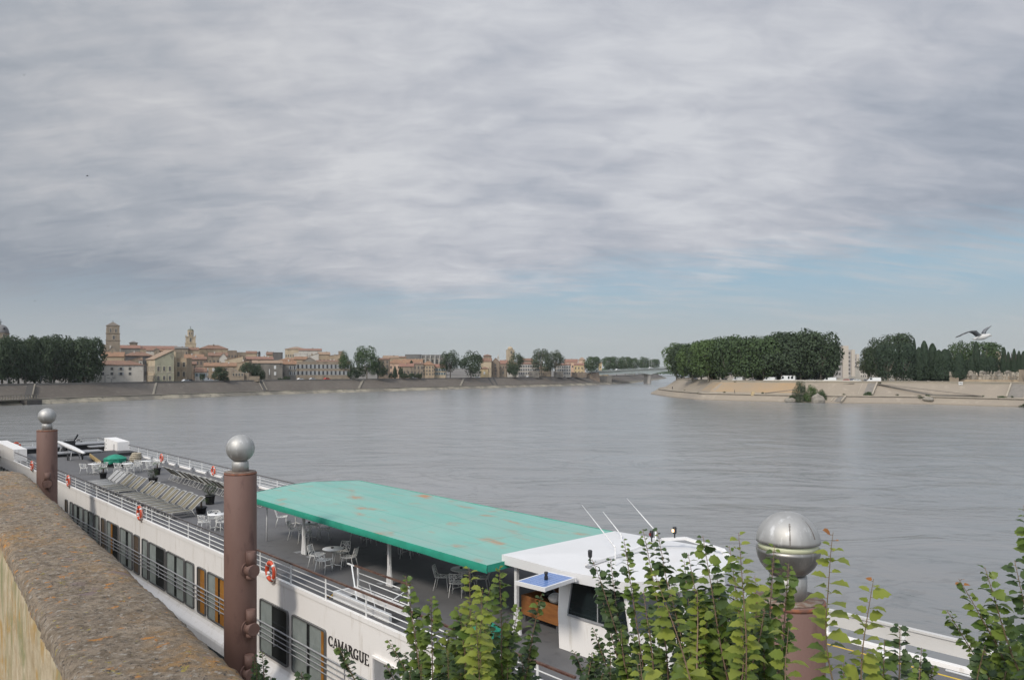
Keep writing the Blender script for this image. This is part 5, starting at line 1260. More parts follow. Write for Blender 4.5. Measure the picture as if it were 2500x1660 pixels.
# church house group
H_('gabled_church','brown brick gabled building with three small windows right of the twin plane trees',3,1416,1514,588,640,810,38,'brown','brown','front',(1,4),'dark',yaw=-.05,cat='church',chim=0)
H_('lit_house','long house with tan roof and sunlit wall attached to the brown gable',3,1292,1418,588,622,800,42,'cream','brown','side',(2,1),'dark',chim=1)
H_('round_house','rounded cream building in front of the brown gable',3,1290,1382,690,712,810,30,'yellow','brown','hip',(1,1),'closed',chim=0)
H_('domed_block','brown block with low domed roof above the sunlit wall',3,1322,1415,545,562,None,110,'brown','brown','hip',(4,1),'dark',chim=2)
H_('red_house','red tiled house right of the brown gable',3,1512,1600,612,650,None,70,'brown','red','side',(3,2),'dark')
H_('low_house','low pale grey house right of the brown gable with one dark door',3,1515,1592,706,715,808,34,'stone','brown','flat',(1,1),'dark')
H_('white_house','pale house behind the lone plane tree by the domed belfry',3,1600,1725,640,660,808,45,'white','orange','side',(4,3),'dark')
H_('white_house','long whitish facade with tall windows right of the lone plane tree',3,1720,1970,640,655,806,42,'white','red','side',(9,3),'grey',wsz=(.8,1.7))
H_('tiled_house','brown roofs above the whitish facade, left of the round crowned plane tree',3,1745,1900,592,615,None,90,'brown','brown','side',(5,1),'dark',chim=2)
H_('gatehouse','low grey gatehouse block in front of the round crowned plane tree',3,1850,1965,742,750,806,22,'grey','grey','flat',(2,1),'dark',dp=6,cat='gatehouse')
H_('grey_house','grey house seen between plane tree trunks at the quay bend',3,1960,2110,690,705,806,45,'stone','pale','side',(6,2),'dark')
H_('gatehouse','low grey block left of the white blue house at the quay bend',3,2138,2245,745,752,800,22,'grey','grey','flat',None,dp=6,cat='gatehouse')
H_('white_house','white house with pale blue side and rows of small windows at the quay bend',3,2150,2338,650,665,800,34,'white','red','side',(7,3),'grey')
H_('peach_house','tall peach house with red roof above the white blue house',4,135,290,600,632,750,60,'peach','red','side',(4,2),'dark')
H_('yellow_house','sunlit yellow house with red roof left of the bridge end tree',4,248,362,648,668,752,40,'yellow','red','side',(3,2),'dark')
H_('domed_church','small domed church behind the yellow house',4,298,372,580,610,None,110,'peach','pale','hip',(3,1),'arch',cat='church',chim=1)
H_('yellow_house','narrow yellow house between the bridge end tree and the tree row',4,530,565,636,645,730,60,'yellow','orange','side',(1,2),'dark')
H_('low_house','pale yellow quay house seen under the bridge deck',4,500,640,762,768,794,60,'yellow','pale','flat',(7,1),'dark',dp=5)
H_('arched_wall','low brown quay wall with a dark arch left of the bridge ramp',4,215,392,752,756,800,24,'brown','grey','flat',(3,1),('dark','-','arch'),dp=5,cat='wall')
# ruined chapel on the quay
Yc = ysl(577)+28; t = empty('ruined_chapel', P(577, HY, Yc), .15, 'roofless beige stone chapel with arched windows and rounded gable right of the round dark tree', 'chapel'); t.location.z = 6.4
wc = (725-475)*.21168/FPX*Yc; b = MB()
hh = lambda yz: CZ-(750+yz*.21168-HY)/FPX*Yc-6.4
b.add([(-wc/2,-.5,0),(wc*.35,-.5,0),(wc*.35,-.5,hh(765)),(0,-.5,hh(735)),(-wc*.1,-.5,hh(715)),(-wc*.28,-.5,hh(700)),(-wc*.42,-.5,hh(715)),(-wc/2,-.5,hh(780)),
       (-wc/2,4,0),(wc*.35,4,0),(wc*.35,4,hh(765)),(0,4,hh(735)),(-wc*.1,4,hh(715)),(-wc*.28,4,hh(700)),(-wc*.42,4,hh(715)),(-wc/2,4,hh(780))],
      [(0,1,2,3,4,5,6,7),(15,14,13,12,11,10,9,8)]+[(k,(k+1)%8+8,(k+1)%8) for k in range(8)]+[(k,k+8,(k+1)%8+8) for k in range(8)])
b.box(wc*.3,wc*.55,1,7,0,hh(758)); b.build('wall', wallm('stone'), t)
for k in range(4): window(t, 'arch', -wc*.12+k*wc*.13, -.502, hh(790), .8, 1.4)
H_('low_wall','low beige wall with pale right end beside the ruined chapel',2,722,862,798,802,852,20,'stone','grey','flat',None,dp=1.5,cat='wall')
# mural window on the weathered house
Yw = ysl(650)+35.5; t = empty('mural', P(652.5, 908, Yw), -.0, 'white mural panel in two halves on the dark weathered house', 'mural'); ww = 61*.21168/FPX*Yw; hw_ = 64*.21168/FPX*Yw
b = MB(); b.box(-ww/2,-.05,-.3,-.1,-hw_/2,hw_/2); b.box(.05,ww/2,-.3,-.1,-hw_/2,hw_/2); b.build('panel', SHW, t)
b = MB(); b.box(-ww*.22,-ww*.05,-.33,-.301,-hw_*.3,hw_*.25); b.box(ww*.08,ww*.2,-.33,-.301,-hw_*.1,hw_*.35); b.box(ww*.3,ww*.42,-.33,-.301,-hw_*.4,-hw_*.1); b.build('dark_figure', WDARK, t)
# ---- towers
def zat(yF, Y): return CZ-(yF-HY)/FPX*Y
def tower(name, xF, Y, segs, lab, mt, cat='tower', round_=False, n=4, yaw=0, tops=()):
    """segs: (half width m, z0, z1)"""
    p = P(xF, HY, Y); t = empty(name, (p.x, p.y, 0), yaw-math.atan2(p.x, p.y), lab, cat)
    for i, (hw, z0, z1, nn) in enumerate(segs):
        b = MB(); r = hw*(math.sqrt(2) if nn == 4 else 1.04); pts = [(r*math.cos(PI/nn+2*PI*k/nn), r*math.sin(PI/nn+2*PI*k/nn)) for k in range(nn)]
        b.prism(pts, z0, z1-.35); b.prism([(x*1.07, y*1.07) for x, y in pts], z1-.349, z1); b.build('storey', mt, t)
    return t
k1 = .21168
Y1 = ysl(275)+190; f1 = lambda y: zat(750+y*k1, Y1); hw1 = 70*k1/FPX*Y1
t = tower('church_tower', 1303*k1, Y1, [(hw1*1.03, 8, f1(380),4),(hw1, f1(380), f1(300),4),(hw1*.96, f1(300), f1(212),4)], 'tall square Romanesque church tower with pyramid roof rising over the town on the left', wallm('stone'))
b = MB(); r = hw1*.93; zt = f1(212); b.add([(-r,-r,zt),(r,-r,zt),(r,r,zt),(-r,r,zt),(0,0,f1(168))], [(3,2,1,0),(0,1,4),(1,2,4),(2,3,4),(3,0,4)]); b.build('roof', mat('tower_roof_stone', (.16,.13,.095), (.12,.10,.08), scale=.5), t)
b = MB(); b.tube([(0,0,f1(170)),(0,0,f1(152))], .15, 6); b.build('finial', WDARK, t)
for x_ in (-.38,.42): window(t, 'arch', x_*hw1, -hw1*.97, f1(290), 1.0, f1(250)-f1(290)); window(t, 'arch', -hw1*.97, x_*hw1, f1(290), 1.0, f1(250)-f1(290), -PI/2)
window(t, 'arch', .1*hw1, -hw1*1.01, f1(372), 1.3, f1(330)-f1(372))
Y2 = ysl(466)+190; f2 = lambda y: zat(750+y*k1, Y2); m2 = k1/FPX*Y2
t = tower('bell_tower', 2198*k1, Y2, [(58*m2, 10, f2(415),4),(53*m2, f2(415), f2(340),4),(34*m2, f2(335), f2(270),8)], 'pale stepped bell tower with octagonal lantern and green dome', wallm('cream'))
b = MB(); b.lathe([(32*m2*math.cos(R(a)), f2(270)+22*m2*math.sin(R(a))) for a in range(0,91,15)], 16); b.build('dome', mat('verdigris', (.16,.17,.12), (.12,.13,.1), scale=1), t)
b = MB(); b.tube([(0,0,f2(250)),(0,0,f2(218))], .16, 6); b.build('finial', WDARK, t)
for sx in (-1,1):
    b = MB(); b.lathe([(.35,f2(340)),(.3,f2(328)),(.05,f2(320))], 8, 0, (sx*50*m2,-50*m2,0)); b.build('pinnacle', wallm('cream'), t)
for x_ in (-.4,.4): window(t, 'arch', x_*34*m2, -33.5*m2, f2(322), .7, f2(288)-f2(322))
window(t, 'arch', 0, -53.3*m2, f2(400), 1.2, f2(355)-f2(400))
Y3 = ysl(10)+150; f3 = lambda y: zat(750+y*k1, Y3); m3 = k1/FPX*Y3
t = tower('domed_tower', 8*k1, Y3, [(92*m3, 8, f3(350),8),(88*m3, f3(350), f3(300),8)], 'grey domed church tower at the far left edge over the plane trees', wallm('stone'))
b = MB(); b.lathe([(84*m3*math.cos(R(a))**.8, f3(300)+98*m3*math.sin(R(a))) for a in range(0,90,10)]+[(.05,f3(202))], 20); b.build('dome', mat('dome_lead', (.17,.165,.16), (.13,.125,.12), scale=.6), t)
b = MB(); b.tube([(0,0,f3(204)),(0,0,f3(140))], [.3,.1], 6); b.tube([(-.8,0,f3(172)),(.8,0,f3(172))], .12, 5); b.build('cross', WDARK, t)
window(t, 'arch', 30*m3, -84*m3, f3(348), 1.2, f3(315)-f3(348), .35)
b = MB(); b.ball((34*m3, -72*m3, f3(245)), 14*m3, 8); b.build('round_window', WDARK, t)
Y4 = ysl(1245)+110; f4 = lambda y: zat(750+y*k1, Y4); m4 = k1/FPX*Y4
t = tower('belfry', 900+1633*k1, Y4, [(38*m4, 8, f4(490),4)], 'sunlit cream belfry with low dome over the lone plane tree', wallm('cream'), yaw=.3)
b = MB(); b.lathe([(30*m4,f4(490)),(30*m4,f4(478))]+[(30*m4*math.cos(R(a)), f4(478)+24*m4*math.sin(R(a))) for a in range(10,91,16)], 16); b.build('dome', wallm('cream'), t)
b = MB(); b.tube([(0,0,f4(458)),(0,0,f4(440))], .12, 5); b.build('finial', WDARK, t); window(t, 'arch', 0, -38.3*m4, f4(535), 1.2, f4(505)-f4(535))
Y5 = ysl(1216)+120; f5 = lambda y: zat(750+y*k1, Y5); m5 = k1/FPX*Y5
t = tower('spire', 900+1494*k1, Y5, [(13*m5, 8, f5(585),4)], 'thin white stone spire on the skyline left of the belfry', wallm('white'))
b = MB(); b.lathe([(11*m5,f5(585)),(8*m5,f5(565)),(.1,f5(540))], 8); b.build('tip', wallm('white'), t)
Y6 = ysl(632)+170; f6 = lambda y: zat(750+y*k1, Y6); m6 = k1/FPX*Y6
t = tower('small_dome', 450+863*k1, Y6, [(15*m6, 12, f6(530),8)], 'tiny dark domed turret on the town skyline', wallm('dark'))
b = MB(); b.lathe([(15*m6*math.cos(R(a)), f6(530)+24*m6*math.sin(R(a))) for a in range(0,91,15)], 12); b.build('dome', WDARK, t)
# ---------------------------------------------------------------- right bank buildings
for k, (x0, x1, yt, Y, lab) in enumerate(((2034,2070,848,470,'nearest pale slab of the tall apartment row behind the right trees'),(2064,2086,857,560,'middle pale slab of the tall apartment row behind the right trees'),(2080,2097,867,680,'farthest pale slab of the tall apartment row behind the right trees'))):
    p0, p1 = P(x0, HY, Y), P(x1, HY, Y); zt = zat(yt, Y); w_ = (p1-p0).x
    t = empty('apartment_tower', (p1.x, Y, 8.2), -.10, lab, 'apartment block', 'apartment slabs behind the right trees')
    b = MB(); b.box(-w_,-w_*.36,0,34,0,zt-8.2); b.build('side_wall', mat('slab_shaded_grey', (.30,.285,.27), (.26,.245,.235), scale=.1), t)  # shade on the side face is put into this greyer colour
    b = MB(); b.box(-w_*.358,0,-1.2,34.5,0,zt-8.2+.9); b.build('end_wall', mat('slab_sunlit_cream', (.42,.37,.31), (.38,.34,.285), scale=.15), t)  # sunlight on the end face is put into this lighter colour
    b = MB()
    for j in range(int((zt-8.2-2)/2.9)+1): b.box(-w_*.30,-w_*.05,-1.24,-1.201,2+j*2.9,2.15+j*2.9)
    b.build('floor_lines', mat('slab_line', (.36,.33,.3)), t)
    for i in range(3):
        for j in range(int((zt-8.2-4)/2.9)+1): window(t, 'dark', -w_*.92+i*w_*.19, -.002, 2+j*2.9, 1.1, 1.4)
def rhouse(lab, x0, x1, yt, Y, col_, name='building', nx=3, ny=1, wk='dark', rt=None):
    w_ = (x1-x0)/FPX*Y; zt = zat(yt, Y); t = empty(name, (((x0+x1)/2-CX)/FPX*Y, Y, 7.9), 0, lab, 'building')
    b = MB(); b.box(-w_/2,w_/2,0,8,0,zt-7.9); b.build('wall', wallm(col_), t); b = MB(); b.box(-w_/2-.2,w_/2+.2,-.2,8.2,zt-7.89,zt-7.5); b.build('roof', roofm('grey'), t)
    for i in range(nx):
        for j in range(ny): window(t, wk, -w_/2+w_*(i+.5)/nx, -.002, .8+j*(zt-8)/ny, min(1.5,w_/nx*.5), min(1.6,(zt-8)/ny*.5))
rhouse('white house at the end of the street beside the apartment slabs', 2100,2121,896,520,'white','house',4,3)
rhouse('low grey house with small dark windows between the street trees', 2085,2101,905,600,'grey','house',2,2)
rhouse('long grey wall like building behind the parked vans', 1852,1965,905,372,'grey','shed',6,1)
rhouse('low brown shed behind the rightmost plane trees', 1965,2035,912,370,'grey','shed',4,1)
rhouse('brick pink kiosk under the left plane trees', 1737,1751,915,385,'peach','kiosk',1,1)
rhouse('pale tall building showing above the dark hedge on the right', 2428,2443,859,450,'cream','house',3,8)
# cemetery
t0 = ysr(2400)+20
gm_ = mat('tomb_stone', (.34,.30,.24), (.22,.20,.165), rough=.9, scale=1.2, rnd=.5)
def tomb(kind):
    e_ = empty('tombstone', (0,0,0)); b = MB()
    if kind == 0: b.box(-.5,.5,-.3,.3,0,.9); b.box(-.3,.3,-.2,.2,.9,2.0)
    elif kind == 1: b.box(-.6,.6,-.4,.4,0,1.0); b.box(-.09,.09,-.08,.08,1.0,2.9); b.box(-.5,.5,-.081,.081,2.1,2.3)
    else: b.box(-.9,.9,-.6,.6,0,1.7); b.add([(-1,-.7,1.7),(1,-.7,1.7),(1,.7,1.7),(-1,.7,1.7),(0,-.7,2.5),(0,.7,2.5)], [(0,1,4),(1,2,5,4),(2,3,5),(3,0,4,5),(3,2,1,0)])
    b.build('stone', gm_, e_); return e_
TP = [tomb(k) for k in range(3)]; rnd = random.Random(5)
tg = {0:'pale upright tombstone in the crowded cemetery on the right bank',1:'pale stone cross on a plinth in the crowded cemetery on the right bank',2:'little gabled stone vault in the crowded cemetery on the right bank'}
cw = MB()
for k in range(100):
    kd = rnd.choice([0,1,1,2,0]); o = TP[kd] if TP[kd].name not in used_ else copy_tree(TP[kd]); used_.add(TP[kd].name)
    row = k%4; x = 2322+ (k//4)*6.9+rnd.uniform(-2.5,2.5)
    if x > 2492: x = 2335+rnd.random()*150
    Y = ysr(x)+22+row*4; p = P(x, HY, Y); o.location = (p.x, p.y, 9.3+row*.85); o.rotation_euler = (0,0,rnd.uniform(-.4,.4)); s_ = rnd.uniform(.5,.95); o.scale = (s_,)*3
    tag(o, tg[kd], 'tombstone', ('pale upright tombstones in the cemetery','stone crosses in the cemetery','gabled vaults in the cemetery')[kd])
def quad_block(name, x0, x1, e0, e1, z0, z1, m_, lab=None, cat=None, kind=None, side='R'):
    fn = ysr if side == 'R' else ysl
    ps = [P(x0,HY,fn(x0)+e0), P(x1,HY,fn(x1)+e0), P(x1,HY,fn(x1)+e1), P(x0,HY,fn(x0)+e1)]
    b = MB(); b.prism([(p.x,p.y) for p in ps], z0, z1); o = b.build(name, m_); return tag(o, lab, cat, None, kind)
quad_block('cemetery_terrace', 2318, 2560, 20.5, 60, 7.5, 9.31, wallm('beige'), 'raised terrace wall below the crowded tombstones', 'wall')
quad_block('cemetery_back_terrace', 2322, 2560, 26, 60, 9.0, 10.6, wallm('stone'), 'upper terrace behind the front tombstones', 'wall')
quad_block('cemetery_gate_wall', 2487, 2540, 17, 19.5, 7.5, 13.2, wallm('stone'), 'tall stone gate pillar wall at the right end of the cemetery', 'wall')
for o in list(bpy.data.objects):
    if o.name.startswith('tombstone') and o.parent is None:
        r_ = (o.location.z-9.3)/.85; o.location.z = 9.3 if r_ < .5 else 10.6
quad_block('cemetery_steps', 2318, 2341, 18.5, 30, 7.5, 10.2, wallm('stone'), 'stepped stone tomb base between two cypresses', 'wall')
# ---------------------------------------------------------------- bridge
BR = mat('bridge_pale_green', (.60,.63,.58), (.54,.57,.52), rough=.6, scale=.4); BRC = mat('bridge_concrete', (.34,.31,.27), (.27,.25,.22), scale=.3)
ba, bb_ = P(1451, 907, 742), P(1720, 893, 850)
Lbr = (bb_-ba).length; t = empty('road_bridge', (ba.x, ba.y, 0), math.atan2(bb_.y-ba.y, bb_.x-ba.x), 'long low pale green haunched road bridge on stone piers across the river bend', 'bridge')
slope = (bb_.z-ba.z)/Lbr; zd = lambda s_: ba.z+slope*s_
sp_x = (P(1588,HY,787)-Vector((ba.x,ba.y,CZ))).xy.length
b = MB(); N = 60; vs = []
def under(s_):
    dd = min(abs(s_-sp_x), abs(s_-(sp_x+sp_x*1.05)), 60); return 2.6+2.3*max(0,1-dd/26)**2
for i in range(N+1):
    s_ = Lbr*i/N; vs += [(s_,-4.5,zd(s_)-.9),(s_,-4.5,zd(s_)-.9-under(s_)),(s_,4.5,zd(s_)-.9-under(s_)),(s_,4.5,zd(s_)-.9)]
b.add(vs, [(4*i+k,4*i+(k+1)%4,4*i+4+(k+1)%4,4*i+4+k) for i in range(N) for k in range(4)]+[(0,1,2,3)]); b.build('girder', BR, t)
b = MB(); b.hexa([(-6,-6,ba.z-1),(Lbr,-6,bb_.z-1),(Lbr,6,bb_.z-1),(-6,6,ba.z-1),(-6,-6,ba.z-.3),(Lbr,-6,bb_.z-.3),(Lbr,6,bb_.z-.3),(-6,6,ba.z-.3)]); b.build('deck', mat('bridge_deck', (.15,.165,.15), (.2,.21,.19), scale=.4), t)
b = MB()
for sy in (-5.9,5.9):
    b.bar((-6,sy,ba.z+.75), (Lbr,sy,bb_.z+.75), .15, .25); b.bar((-6,sy,ba.z+.2), (Lbr,sy,bb_.z+.2), .1, .1)
    for i in range(80): b.bar((Lbr*i/80,sy,zd(Lbr*i/80)-.3), (Lbr*i/80,sy,zd(Lbr*i/80)+.7), .12)
b.build('parapet', mat('bridge_rail', (.25,.27,.25)), t)
for k, s_ in enumerate((sp_x, sp_x*2.05)):
    b = MB(); pts = [(s_-2.4,-2.5),(s_-1.2,-4),(s_+1.2,-4),(s_+2.4,-2.5),(s_+2.4,2.5),(s_+1.2,4),(s_-1.2,4),(s_-2.4,2.5)]; b.prism(pts, -2, zd(s_)-4.6); b.prism([(x+(x-s_)*.12, y*1.06) for x, y in pts], zd(s_)-4.599, zd(s_)-3.9); b.build('pier', BRC, t)
ab = P(1441, HY, 735); e_ = empty('bridge_bastion', (ab.x, ab.y, 0), .3, 'brown stone bastion with sloping wall where the bridge meets the town quay', 'bastion')
b = MB(); b.hexa([(-15,-6,-1),(8,-6,-1),(8,14,-1),(-15,14,-1),(-9,-2,ba.z-3.0),(7,-4,ba.z-.8),(7,12,ba.z-.8),(-9,12,ba.z-3)]); b.build('wall', wallm('brown'), e_)
b = MB(); b.box(8.01,22,0,10,-1,ba.z-4); b.build('abutment', wallm('grey'), e_)
LAMPM = mat('lamp_pole_pale', (.42,.42,.42))
def lamp(p, h, lab, arms=1, grp='street lamps on the quays', m_=None, cat='street lamp'):
    e_ = empty('street_lamp', p, random.uniform(0,.5), lab, cat, grp); b = MB(); b.tube([(0,0,0),(0,0,h)], [.13,.08], 6); b.build('pole', m_ or DARKG, e_)
    for k in range(arms):
        s_ = 1-2*k; b = MB(); b.bar((0,0,h-.1), (s_*1.2,0,h+.15), .10); b.build('arm', m_ or DARKG, e_)
        b = MB(); b.box(s_*1.2-.45,s_*1.2+.45,-.16,.16,h+.05,h+.25); b.build('lamp_head', m_ or DARKG, e_)
for (xz, yt, Y, lab) in ((450,610,745,'left one of the two lamp masts at the town end of the bridge'),(481,618,748,'right one of the two lamp masts at the town end of the bridge'),(1110,592,790,'left one of the two tall lamp masts over the bridge pier'),(1135,600,800,'right one of the two tall lamp masts over the bridge pier')):
    xF, yF = zpx(4, xz, yt); p = P(xF, HY, Y); s_ = (p.xy-Vector((ba.x,ba.y))).length; p.z = zd(s_)-.3; lamp(p, zat(yF,Y)-p.z, lab, 1, 'lamp masts on the bridge', LAMPM)
for (z_, xz, yt, yb, lab, ar) in ((1,1210,785,895,'street lamp in front of the white apartment house',2),(1,1283,822,880,'short twin globe lamp before the apartment house',2),(1,1928,762,880,'street lamp before the mansion gable',1),(1,2270,790,868,'street lamp before the riverside white house',1),(1,838,838,905,'lamp post under the right end of the left plane trees',1),(1,470,800,905,'lamp post under the middle of the left plane trees',1),(1,88,820,905,'lamp post under the far left plane trees',1)):
    xF, yF = zpx(z_, xz, yt); p, _ = on_bank(LP, LN, xF, 17.5); p.z = 7.05; lamp(p, zat(yF, p.y)-7.05, lab, ar)
xF, yF = zpx(5, 125, 462); p, _ = on_bank(RP, RN, xF, 17, -1); p.z = 7.8; e_ = empty('street_lamp', p, 0, 'round white lamp globe on a pole in front of the right plane trees', 'street lamp'); b = MB(); b.tube([(0,0,0),(0,0,zat(yF,p.y)-7.8)], .09, 6); b.build('pole', DARKG, e_); b = MB(); b.ball((0,0,zat(yF,p.y)-7.6), .45, 10); b.build('globe', WHITE, e_)
# ---------------------------------------------------------------- vehicles
PAINTS = {'white':(.62,.62,.61),'grey':(.25,.25,.26),'dark':(.05,.05,.055),'red':(.4,.04,.03),'silver':(.4,.41,.42),'blue':(.07,.1,.2)}
def vehicle(kind, colr):
    e_ = empty({'car':'parked_car','van':'parked_van','camper':'motor_home'}[kind], (0,0,0)); pm = mat('paint_'+colr, PAINTS[colr], rough=.3)
    pr = {'car':([(-2.1,.35),(2.1,.35),(2.15,.75),(1.3,.9),(-2.0,.95),(-2.15,.7)],[(-1.7,.95),(1.15,.9),(.5,1.42),(-1.2,1.45)],.85),
          'van':([(-2.6,.35),(2.6,.35),(2.65,1.0),(2.1,1.2),(-2.6,1.2)],[(-2.6,1.2),(2.1,1.2),(1.5,2.15),(-2.55,2.2)],.98),
          'camper':([(-3.2,.4),(3.1,.4),(3.2,1.1),(2.4,1.4),(-3.2,1.4)],[(-3.2,1.4),(2.4,1.4),(2.6,2.3),(1.9,2.9),(-3.15,2.9)],1.1)}[kind]
    lo_, up_, hw = pr
    for pts, nm, k in ((lo_,'body',1),(up_,'cabin',.92)):
        b = MB(); n = len(pts); vs = [(x,-hw*k,z) for x, z in pts]+[(x,hw*k,z) for x, z in pts]; b.add(vs, [tuple(range(n)), tuple(range(n,2*n))[::-1]]+[(k2,n+k2,n+(k2+1)%n,(k2+1)%n)[::-1] for k2 in range(n)]); b.build(nm, pm, e_)
    zt = up_[-1][1]; zl = up_[0][1]
    if kind == 'car': rs = ((-1.35,-.35),(-.25,.65))
    elif kind == 'van': rs = ((.7,1.6),)
    else: rs = ((-2.4,-1.5),(-.9,-.2),(1.5,2.3))
    for (x0, x1) in rs:
        b = MB()
        for s_ in (-1,1): y = s_*(hw*.92+.004); b.box(x0,x1,min(y,y-s_*.003),max(y,y+s_*.003),zl+.08,zl+(zt-zl)*.8)
        b.build('side_window', GLASSD, e_)
    for x in (lo_[0][0]*.62, lo_[1][0]*.62):
        for s_ in (-1,1):
            b = MB(); b.tube([(x,s_*(hw-.2),.34),(x,s_*(hw+.02),.34)], .34, 12); b.build('wheel', BLACK, e_)
    return e_
VP = {}
def veh(kind, colr, x, side, e, lab, rz=0, z=None):
    k = (kind, colr)
    if k not in VP: o = VP[k] = vehicle(kind, colr)
    else: o = copy_tree(VP[k])
    p, nr = (on_bank(LP, LN, x, e) if side == 'L' else on_bank(RP, RN, x, e, -1)); p.z = z or (7.1 if side == 'L' else 7.82)
    o.location = p; o.rotation_euler = (0,0,math.atan2(nr.y, nr.x)-PI/2+rz+(PI if side=='R' and rz==0 else 0)); tag(o, lab, {'car':'car','van':'van','camper':'motor home'}[kind], 'vehicles parked along the quays')
Z5 = lambda x: 1800+x*.29636
Z4 = lambda x: 1350+x*.21168
Z2 = lambda x: 450+x*.21168
veh('van','white',Z5(268),'R',18,'plain white box van under the plane trees left of the motor home')
veh('camper','white',Z5(418),'R',18,'white motor home with windows parked under the plane trees')
veh('van','white',Z5(762),'R',18,'white van with dark windows under the last plane tree')
veh('van','white',Z5(1125),'R',19,'white van beside the wide stair left of the dark trees')
veh('van','white',Z4(2140),'R',18,'white van between the plane trunks on the left part of the right bank')
veh('car','dark',Z4(1975),'R',18,'dark car beside the brick pink kiosk')
veh('car','grey',Z4(2290),'R',18,'grey car under the middle plane trees')
veh('car','dark',Z4(1640),'R',20,'dark car at the left end of the right bank plane trees')
veh('car','silver',Z5(20),'R',19,'silver car right of the grey car under the middle plane trees')
veh('car','dark',Z5(140),'R',20,'dark car under the lamp globe')
veh('car','red',Z5(890),'R',26,'red car in the street before the apartment slabs')
veh('car','white',Z5(975),'R',30,'white car turning in the street by the white house')
veh('car','dark',Z5(1060),'R',26,'dark car nose on beside the white van by the wide stair',PI/2)
veh('car','blue',Z5(940),'R',40,'blue car farther up the street by the apartment slabs')
veh('car','silver',Z5(600),'R',21,'silver car behind the willow under the plane trees')
veh('van','white',Z2(240),'L',19,'white van parked before the farmhouse with shutters')
veh('car','white',Z2(305),'L',19,'white car parked just right of the quay van')
veh('car','dark',Z2(65),'L',22,'dark car in the alley mouth beside the mansion annex')
veh('car','silver',Z2(20),'L',18,'silver car below the mansion annex')
veh('car','white',Z2(1340),'L',20,'white car before the left end of the monastery')
veh('car','silver',Z2(1480),'L',20,'silver car before the middle of the monastery')
veh('car','red',Z2(1645),'L',20,'red car before the right half of the monastery')
veh('car','white',Z2(400),'L',20,'white car half hidden by the round dark tree')
veh('car','silver',1012,'L',20,'silver car by the dark hedge on the quay')
veh('car','white',1165,'L',20,'white car beneath the twin plane trees')
veh('car','white',1290,'L',20,'white car by the low grey gatehouse')
for k, (xz, lab) in enumerate(((500,'white car near the town end of the bridge'),(742,'white car crossing the left span of the bridge'),(1130,'white car above the bridge pier'),(1308,'white car on the right span of the bridge near the trees'))):
    xF = Z4(xz); o = copy_tree(VP['car','white']); 
    for it in range(200):
        s_ = Lbr*it/200; d_ = (bb_-ba).normalized(); p = ba+d_*s_
        if CX+p.x/p.y*FPX >= xF: break
    o.location = (p.x, p.y, zd(s_)-.28); o.scale = (1.25,)*3; o.rotation_euler = (0,0,math.atan2(d_.y,d_.x)); tag(o, lab, 'car', 'cars crossing the bridge')
# people: one continuous skinned body each
def person(p, cols, rz, lab, pose=0):
    e_ = empty('person', p, rz, lab, 'person')
    J = [(0,0,.95),(0,0,1.2),(0,0,1.42),(0,0,1.52),(0,.02,1.66),(-.09,0,.92),(-.10,.04+pose*.1,.50),(-.10,0+pose*.05,.06),(.09,0,.92),(.10,.02-pose*.1,.50),(.10,-.02-pose*.15,.06),(-.19,0,1.40),(-.24,0,1.13),(-.22,.10,.88),(.19,0,1.40),(.24,0,1.13),(.22,.10,.88)]
    E = [(0,1),(1,2),(2,3),(3,4),(0,5),(5,6),(6,7),(0,8),(8,9),(9,10),(2,11),(11,12),(12,13),(2,14),(14,15),(15,16)]
    rad = [.15,.14,.14,.055,.10,.10,.065,.05,.10,.065,.05,.06,.045,.035,.06,.045,.035]
    me = bpy.data.meshes.new('body'); me.from_pydata(J, E, []); me.materials.append(cols)
    o = bpy.data.objects.new('body', me); link(o); setpar(o, e_); o.modifiers.new('skin', 'SKIN')
    for v_, r_ in zip(me.skin_vertices[0].data, rad): v_.radius = (r_, r_)
    me.skin_vertices[0].data[0].use_root = True; s_ = o.modifiers.new('sub', 'SUBSURF'); s_.levels = 1; s_.render_levels = 1
    return e_
p, _ = on_bank(RP, RN, Z4(1378), 6, -1); p.z = 3.0; person(p, mat('dark_clothes', (.025,.025,.03)), .4, 'person in dark clothes standing on the ledge near the tip of the right bank', 1)
p, _ = on_bank(RP, RN, Z4(2095), 6, -1); p.z = 3.0; person(p, MATS['dark_clothes'], 1.4, 'person in dark clothes walking the ledge below the kiosk', 1)
p, _ = on_bank(LP, LN, Z2(458), 17, 1); p.z = 7.1; person(p, mat('red_clothes', (.6,.03,.03)), 0, 'person in bright red on the quay before the ruined chapel', 0)
p, _ = on_bank(LP, LN, 177, 17, 1); p.z = 7.1; person(p, MATS['dark_clothes'], 0, 'person in dark clothes at the foot of the lamp under the left trees', 1)
